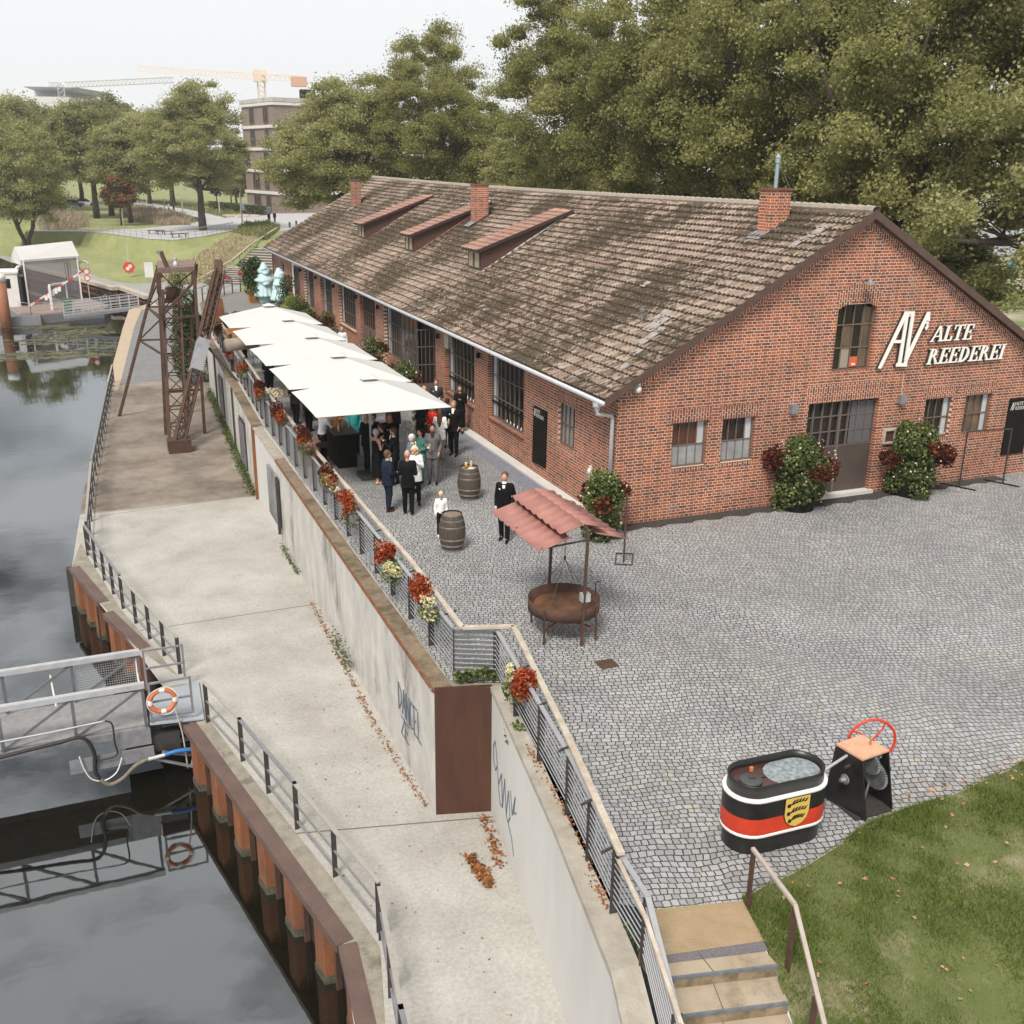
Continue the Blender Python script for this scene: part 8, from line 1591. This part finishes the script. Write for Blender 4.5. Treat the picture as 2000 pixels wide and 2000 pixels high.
# lawn railing
pp = [G(x, y, 0) for x, y in [(70, 452), (200, 455), (291, 467), (340, 469), (396, 462), (457, 450)]]
lr = empty('park_railing', pp[0], 'thin railing along the top of the grass bank', 'railing'); b = MB()
for p, q in zip(pp[:-1], pp[1:]):
    L_ = math.dist(p[:2], q[:2]); n = max(1, int(L_/1.6))
    for k in range(n): x, y = p[0]+(q[0]-p[0])*k/n, p[1]+(q[1]-p[1])*k/n; b.beam((x, y, 0), (x, y, 1), .04)
    for z in (.35, .7, 1.0): b.beam((p[0], p[1], z), (q[0], q[1], z), .03)
b.build('railing', greysteel, lr); MB().beam((*pp[3][:2], 1.0), (*pp[5][:2], 1.05), .1, .06).build('handrail', timber, lr)
# park steps
ps_ = empty('park_steps', G(420, 545, -2.4), 'two long flights of wide steps climbing from the lower path to the road', 'steps')
RA_ = [np.array(G(397, 540, -1.82)), np.array(G(456, 506, -.75)), np.array(G(489, 478, -.1)), np.array(G(540, 445, .92))]
RA_[3][2] = .92
b0, b1 = np.array(G(398, 552, Q)), np.array(G(500, 487, -.1)); d_ = (b1-b0)[:2]; d_ /= np.linalg.norm(d_); o_ = np.array([d_[1], -d_[0]])*5.0; stm = mat('step_stone', (.42, .4, .37), .9, c2=(.34, .33, .3), ns=2); rsm = mat('riser_dark', (.12, .09, .07), .9)
N_ = 17
for k in range(N_):
    t0, t1 = k/N_, (k+1)/N_; f = lambda t: t*.42/.45 if t < .45 else (.42 if t < .58 else .42+(t-.58)*.58/.42)
    if .45 < t0+.01 < .57: continue
    z = Q+(b1[2]+.1-Q)*f(t1); p, q = b0[:2]+(b1-b0)[:2]*t0, b0[:2]+(b1-b0)[:2]*1.0
    MB().prism([tuple(p), tuple(p+o_), tuple(b0[:2]+(b1-b0)[:2]*t1+o_+d_*.3), tuple(b0[:2]+(b1-b0)[:2]*t1+d_*.3)], z-.5, z).build('step', stm, ps_); MB().prism([tuple(p-d_*.01), tuple(p-d_*.01+o_), tuple(p+o_+d_*.02), tuple(p+d_*.02)], z-.18, z-.02).build('riser', rsm, ps_)
t0, t1 = .46, .6; z = Q+(b1[2]+.1-Q)*.42; MB().prism([tuple(b0[:2]+(b1-b0)[:2]*t0), tuple(b0[:2]+(b1-b0)[:2]*t0+o_), tuple(b0[:2]+(b1-b0)[:2]*t1+o_), tuple(b0[:2]+(b1-b0)[:2]*t1)], z-.6, z-.005).build('landing', stm, ps_)
b = MB()
for p, q in zip(RA_[:-1], RA_[1:]): b.beam(tuple(p), tuple(q), .16, .09)
b.build('handrail', timber, ps_); b = MB()
for p, q in zip(RA_[:-1], RA_[1:]):
    for t in (0, .33, .66): s_ = p+(q-p)*t; b.beam(tuple(s_), (s_[0], s_[1], s_[2]-1.0), .06)
b.build('handrail_post', greysteel, ps_)
def bench(px, py, label, L_=2.2):
    g_ = G(px, py); r = empty('bench', g_, label, 'bench', 'dark park benches'); MB().box(g_[0]-L_/2, g_[1]-.25, .42, g_[0]+L_/2, g_[1]+.25, .5).build('seat', dksteel, r)
    for s in (-.8, 0, .8): MB().box(g_[0]+s*L_/2.2-.05, g_[1]-.22, 0, g_[0]+s*L_/2.2+.05, g_[1]+.22, .42).build('leg', dksteel, r)
for px, py, lb_ in ((305, 457, 'dark park bench left of the trio by the bank railing'), (322, 459, 'dark park bench second from left by the bank railing'), (350, 464, 'dark park bench right one by the bank railing'), (372, 430, 'dark bench beside the heather bed'), (386, 432, 'dark bench just left of the stout plane trunk')): bench(px, py, lb_)
def lamp(px, py, top_y, label, r_=.07, m=None):
    g_ = G(px, py); h_ = HZ(top_y, g_[0], g_[1]); r = empty('street_lamp', g_, label, 'street lamp', 'street lamps in the park'); MB().tube([g_, (g_[0], g_[1], h_)], r_, 8).build('pole', m or greysteel, r); MB().box(g_[0]-.08, g_[1]-.35, h_, g_[0]+.08, g_[1]+.1, h_+.12).build('lamp_head', steel, r)
pole_m = mat('pale_pole', (.5, .48, .45), .6)
for i, (x, y, t_) in enumerate(((474, 447, 372), (471, 418, 378), (429, 415, 380), (358, 427, 388), (322, 417, 389), (288, 410, 382), (272, 391, 370))): lamp(x, y, t_, ['tall lamp pole at the road corner near the apartment block', 'pale lamp pole just behind the tall one', 'pale lamp pole beside the hedge', 'pale lamp pole left of the plane trunk', 'thin lamp pole beside the strolling pair', 'thin lamp pole by the heather bed', 'far pale lamp pole under the plane crown'][i], .09 if i else .08, pole_m if i else None)
rb = empty('rescue_ring_stand', G(250, 543, Q), 'orange red rescue ring box with white symbol on the grass bank', 'rescue ring'); x, y = G(253, 535, -2.2)[:2]; zg = hz(x, y); MB().beam((x, y, zg), (x, y, zg+3.4), .08).build('pole', pole_m, rb); zc = HZ(522, x, y); MB().tube([(x, y-.06, zc), (x, y-.2, zc)], .62, 6).build('red_housing', mat('ring_red', (.62, .07, .04), .5), rb)
for s in (-1, 1): MB().tube([(x+s*.12, y-.21, zc+s*.12), (x+s*.12, y-.23, zc+s*.12)], .2, 10).build('white_symbol', white, rb)
ib = empty('info_board', G(293, 548, Q), 'blank white information board beside the lower path', 'board'); x, y = G(293, 552, Q)[:2]; zc = HZ(527, x, y); MB().box(x-.42, y-.05, zc-.75, x+.42, y, zc+.75).build('panel', white, ib); MB().beam((x+.15, y+.03, Q), (x+.15, y+.03, zc), .1).build('post', steel, ib)
for i, (px, py) in enumerate(((566, 430+15), (579, 430+12), (617, 436))):
    g_ = G(px, py); o = MB().tube([g_, (g_[0], g_[1], .8)], .14, 8).build('bollard', dksteel, None, loc=g_); tag(o, ['dark bollard just above the roof corner, left one', 'dark bollard just above the roof corner, right one', 'pale bollard near the low branches of the left tree'][i], 'bollard')
# round blue sign on the right
g_ = G(1944, 582); x, y = 40, 31.0; g_ = G(1947, 580, 0); x, y = g_[0], g_[1]; zc = HZ(516, x, y); bs_ = empty('round_sign', (x, y, 0), 'round blue and green sign on a leaning rusty pole right of the roof', 'sign'); q = (x+.95, y, zc); MB().beam((x, y, 0), q, .09).build('pole', rust, bs_); MB().tube([(q[0], q[1]-.05, zc), (q[0], q[1]-.12, zc)], .5*1.0, 20).build('disc', mat('sign_blue', (.02, .12, .42), .4, c2=(.08, .35, .3), ns=1.3), bs_)
b = MB()
for k in range(14): b.beam((56+k*1.6, 62-k*1.2, 0), (56+k*1.6, 62-k*1.2, 4.2), .07)
for z in (1.2, 2.6, 4.1): b.beam((56, 62, z), (78.4, 45, z), .05)
tag(b.build('mesh_fence', steel, None, loc=(56, 62, 0)), 'pale high mesh fence glimpsed through the right hand trees', 'fence')
tag(MB().box(66, 66, 0, 96, 80, 5.5).build('low_building', mat('pale_blue_wall', (.42, .46, .55), .8), None, loc=(80, 70, 0)), 'pale bluish low building glimpsed under the right hand trees', 'building')
# ================================================================= APARTMENT BLOCK
ab = empty('apartment_block', (22.4, 172, 0), 'five storey brown clad apartment block with white floor bands', 'building'); fac = mat('brown_cladding', (.22, .165, .145), .8, c2=(.26, .2, .175), ns=1.5, stretch=(6, 6, .2)); band = mat('white_band', (.68, .66, .63), .7)
c0 = Vector(G(545, 417)); c1 = Vector(G(484, 410)); c1z = c1; fl_ = 18.9; dl_ = (c1-c0); dl_.z = 0; ll = 22; dl_.normalized(); u = dl_.normalized(); v = Vector((-u.y, u.x, 0)); v = v if v.x > 0 else -v
LA, LB_ = 15, 24
P4 = [c0, c0+u*LA, c0+u*LA+v*LB_, c0+v*LB_]; b = MB(); b.prism([tuple(p.xy) for p in P4], 0, fl_-.6).build('wall', fac, ab)
hfl = fl_/5
for k in range(5):
    z1 = hfl*(k+1)-.05; MB().prism([tuple((p+(-(u+v))*.0).xy) for p in [c0-u*.25-v*.25, c0+u*(LA+.25)-v*.25, c0+u*(LA+.25)+v*(LB_+.25), c0-u*.25+v*(LB_+.25)]], z1-.5, z1 if k < 4 else z1).build('floor_band', band, ab)
MB().prism([tuple(p.xy) for p in [c0-u*.3-v*.3, c0+u*(LA+.3)-v*.3, c0+u*(LA+.3)+v*(LB_+.3), c0-u*.3+v*(LB_+.3)]], fl_, fl_+.7).build('roof_parapet', concw, ab)
def bwin(org, dirv, nrm, s0, s1, z0, z1, m=None):
    p = org+dirv*s0+nrm*.06; q = org+dirv*s1+nrm*.06; w_ = MB().add([(p.x, p.y, z0), (q.x, q.y, z0), (q.x, q.y, z1), (p.x, p.y, z1)], [(0, 1, 2, 3)]).build('window', m or blued, ab); b = MB(); p += nrm*.04; q += nrm*.04
    for t in (0, .33, .66, 1): r_ = p+(q-p)*t; b.beam((r_.x, r_.y, z0), (r_.x, r_.y, z1), .12)
    b.beam((p.x, p.y, z0), (q.x, q.y, z0), .1); b.beam((p.x, p.y, z1), (q.x, q.y, z1), .1); b.build('frame', framedk, w_)
for k in range(5):
    z0, z1 = hfl*k+.35, hfl*(k+1)-.75
    for s0, s1 in [[(3.2, 5.2), (8, 11)], [(3.6, 5.4), (8, 11)], [(2.6, 5.2), (12, 15)], [(2.4, 4), (9, 11)], [(2.4, 4.4), (9, 11)]][k]: bwin(c0, u, -v, s0, s1, z0, z1)
    if k == 4: bwin(c0, v, -u, 7, 9, z0, z1, white)
    bwin(c0, v, -u, 14, 16, z0, z1)
MB().box(c0.x+6, c0.y+4, fl_+.7, c0.x+8.5, c0.y+6, fl_+2.4).build('roof_box', blackm, ab)
MB().beam((c0.x-2, c0.y-1, .5), (c0.x-6, c0.y+2, 1.2), 2.0, 1.2).build('bin_store', greysteel, ab)
# ================================================================= FAR BUILDINGS AND CRANES
def far(px, D, py):   # point on the ray px,py at forward distance D
    d_ = ray(px, py); return CP+d_*D
fb = empty('clinic_tower', tuple(map(float, far(90, 520, 240))), 'pale grey tower with a wide flat landing deck on its roof', 'building'); D_ = 520
def fbox(x0, x1, y0, y1, D0, dep, name, m, par):
    a_, b_ = far(x0, D0, y1), far(x1, D0, y1); t_ = far(x0, D0, y0); dd = (b_-a_); dd[2] = 0; nr = np.array([-dd[1], dd[0], 0]); nr = nr/np.linalg.norm(nr)*dep
    nr = nr if nr[1] > 0 else -nr
    return MB().prism([tuple(a_[:2]), tuple(b_[:2]), tuple((b_+nr)[:2]), tuple((a_+nr)[:2])], float(a_[2]), float(t_[2])).build(name, m, par)
pale = mat('pale_concrete', (.62, .62, .62), .8, c2=(.56, .56, .57), ns=.02); paleg = mat('pale_grey', (.42, .43, .46), .8)
fbox(46, 148, 190, 300, D_, 60, 'wall', pale, fb); fbox(68, 130, 172, 190, D_+5, 40, 'upper_storey', paleg, fb)
a_ = far(45, D_-8, 175); b_ = far(148, D_-8, 175); t_ = far(45, D_-8, 169); dd = (b_-a_); nr = np.array([-dd[1], dd[0], 0]); nr /= np.linalg.norm(nr); nr *= 55; cA, cB = a_+dd*.12, a_+dd*.88; z1, z0 = float(t_[2]), float(a_[2]); b = MB()
q4 = [a_, b_, b_+nr, a_+nr]; i4 = [cA+nr*.2, cB+nr*.2, cB+nr*.8, cA+nr*.8]; b.add([(p[0], p[1], z1) for p in q4]+[(p[0], p[1], z0-.5) for p in i4], [(0, 1, 2, 3), (7, 6, 5, 4), (0, 4, 5, 1), (1, 5, 6, 2), (2, 6, 7, 3), (3, 7, 4, 0)]).build('landing_deck', paleg, fb)
for k in range(4): fbox(104+k*5, 107+k*5, 197, 208, D_-1, .5, 'window', paleg, fb)
fbox(61, 68, 212, 225, D_-1, .5, 'window', mat('pale_window', (.2, .23, .27), .5), fb)
f2_ = empty('office_block', tuple(map(float, far(300, 480, 260))), 'pale low office block behind the park trees', 'building'); fbox(262, 345, 228, 300, 480, 40, 'wall', pale, f2_); fbox(282, 345, 210, 228, 485, 30, 'upper_storey', paleg, f2_)
for k in range(5): fbox(285+k*12, 292+k*12, 214, 222, 484, .5, 'window', mat('pale_window', (.2, .23, .27)), f2_)
f3_ = empty('office_block', tuple(map(float, far(-30, 500, 260))), 'pale block at the far left edge behind the willow', 'building'); fbox(-80, 48, 215, 300, 560, 40, 'wall', pale, f3_); fbox(10, 30, 228, 236, 559, .5, 'window', paleg, f3_)
def lattice(b, A_, B_, w_, th_, n):
    A_, B_ = Vector(A_), Vector(B_); d = (B_-A_).normalized(); up = Vector((0, 0, 1)) if abs(d.z) < .8 else Vector((1, 0, 0)); s = d.cross(up).normalized()*w_/2; u_ = s.cross(d).normalized()*w_/2
    cs = [s+u_, s-u_, -s-u_, -s+u_]
    for c in cs: b.beam(A_+c, B_+c, th_)
    for k in range(n):
        p, q = A_+(B_-A_)*k/n, A_+(B_-A_)*(k+1)/n
        for i in range(4): b.beam(p+cs[i], q+cs[(i+1) % 4], th_*.6)
    return b
cranem = mat('crane_orange_hazed', (.75, .6, .52), .6, c2=(.78, .66, .58), ns=.3); Dc = 330  # orange washed out, distance haze painted into the colour
tc_ = empty('tower_crane', tuple(map(float, far(510, Dc, 300))), 'orange tower crane with long jib above the apartment block', 'crane')
mt = far(510, Dc, 152); mtb = np.array([mt[0], mt[1], 0.]); b = MB(); lattice(b, tuple(mtb), tuple(mt), 2.2, .26, 22); b.build('mast', cranem, tc_)
j0, j1 = far(505, Dc, 150), far(263, Dc*1.08, 133); b = MB(); lattice(b, tuple(j0), tuple(j1), 1.8, .17, 34); b.build('jib', cranem, tc_)
k0, k1 = far(510, Dc, 150), far(588, Dc*.97, 153); b = MB(); lattice(b, tuple(k0), tuple(k1), 1.5, .2, 8); b.build('counter_jib', cranem, tc_)
p = far(582, Dc*.97, 157); MB().box(p[0]-2, p[1]-1.5, p[2]-1.8, p[0]+2.5, p[1]+1.5, p[2]+1).build('counterweight', mat('crane_red', (.62, .36, .27), .6), tc_); p = far(507, Dc, 150); MB().box(p[0]-1.8, p[1]-1.5, p[2]-1.5, p[0]+2, p[1]+1.5, p[2]+2).build('cab', cranem, tc_)
b = MB(); tp_ = far(511, Dc, 140); b.beam(tuple(far(510, Dc, 150)), tuple(tp_), .5); b.beam(tuple(tp_), tuple(k1), .15); b.beam(tuple(tp_), tuple(j0+(j1-j0)*.6), .12); b.build('tie', cranem, tc_)
c2_ = empty('tower_crane', tuple(map(float, far(140, 430, 300))), 'pale distant crane whose jib reaches right from behind the landing deck', 'crane'); b = MB(); lattice(b, tuple(far(128, 430, 166)), tuple(far(338, 430, 156)), 2.0, .26, 26); b.build('jib', mat('crane_pale', (.5, .48, .47), .6), c2_); b = MB(); m0 = far(118, 430, 166); lattice(b, (m0[0], m0[1], 0), tuple(m0), 2.4, .35, 20); b.build('mast', mat('crane_pale', (.5, .48, .47)), c2_)
b = MB(); lattice(b, tuple(m0), tuple(far(96, 430, 165)), 1.6, .26, 4); b.beam(tuple(m0), tuple(far(118, 430, 160)), .5); b.build('counter_jib', mat('crane_pale', (.5, .48, .47)), c2_)
# parked cars far under the trees
for i, (px, py) in enumerate(((165, 402), (142, 404), (90, 405))):
    g_ = G(px, py); r = empty('parked_car', g_, ['pale parked car under the dark park trees, right one', 'blue grey parked car under the dark park trees', 'white parked van at the left behind the willow'][i], 'car'); x, y = g_[0], g_[1]; cc = [mat('car_silver', (.5, .52, .55), .3), mat('car_blue', (.12, .16, .24), .3), white][i]
    MB().add([(x-2.2, y-.85, .3), (x+2.2, y-.85, .3), (x+2.2, y+.85, .3), (x-2.2, y+.85, .3), (x-2.2, y-.85, .85), (x+2.2, y-.85, .8), (x+2.2, y+.85, .8), (x-2.2, y+.85, .85)], [(3, 2, 1, 0), (4, 5, 6, 7), (0, 1, 5, 4), (1, 2, 6, 5), (2, 3, 7, 6), (3, 0, 4, 7)]).build('body', cc, r)
    MB().add([(x-1.6, y-.8, .84), (x+1.2, y-.8, .82), (x+1.2, y+.8, .82), (x-1.6, y+.8, .84), (x-1.1, y-.65, 1.42), (x+.5, y-.65, 1.42), (x+.5, y+.65, 1.42), (x-1.1, y+.65, 1.42)], [(4, 5, 6, 7), (0, 1, 5, 4), (1, 2, 6, 5), (2, 3, 7, 6), (3, 0, 4, 7)]).build('cabin_glass', blued, r)
    for sx in (-1.4, 1.4):
        for sy in (-.88, .72): MB().tube([(x+sx, y+sy, .33), (x+sx, y+sy+.16, .33)], .33, 14).build('wheel', blk, r)
# ---- haze
hb = MB().box(-450, -60, -8, 560, 700, 70)
hm_ = bpy.data.materials.new('haze_air'); hm_.use_nodes = True; nt = hm_.node_tree; nt.nodes.clear(); o_ = nn(nt, 'ShaderNodeOutputMaterial'); pv = nn(nt, 'ShaderNodeVolumePrincipled'); pv.inputs['Color'].default_value = (.97, .98, 1, 1); pv.inputs['Density'].default_value = .0004; pv.inputs['Anisotropy'].default_value = .2
nt.links.new(pv.outputs[0], o_.inputs['Volume']); hz_o = hb.build('haze', hm_); hz_o['kind'] = 'stuff'; hz_o['label'] = 'pale haze softening the distant park and cranes'
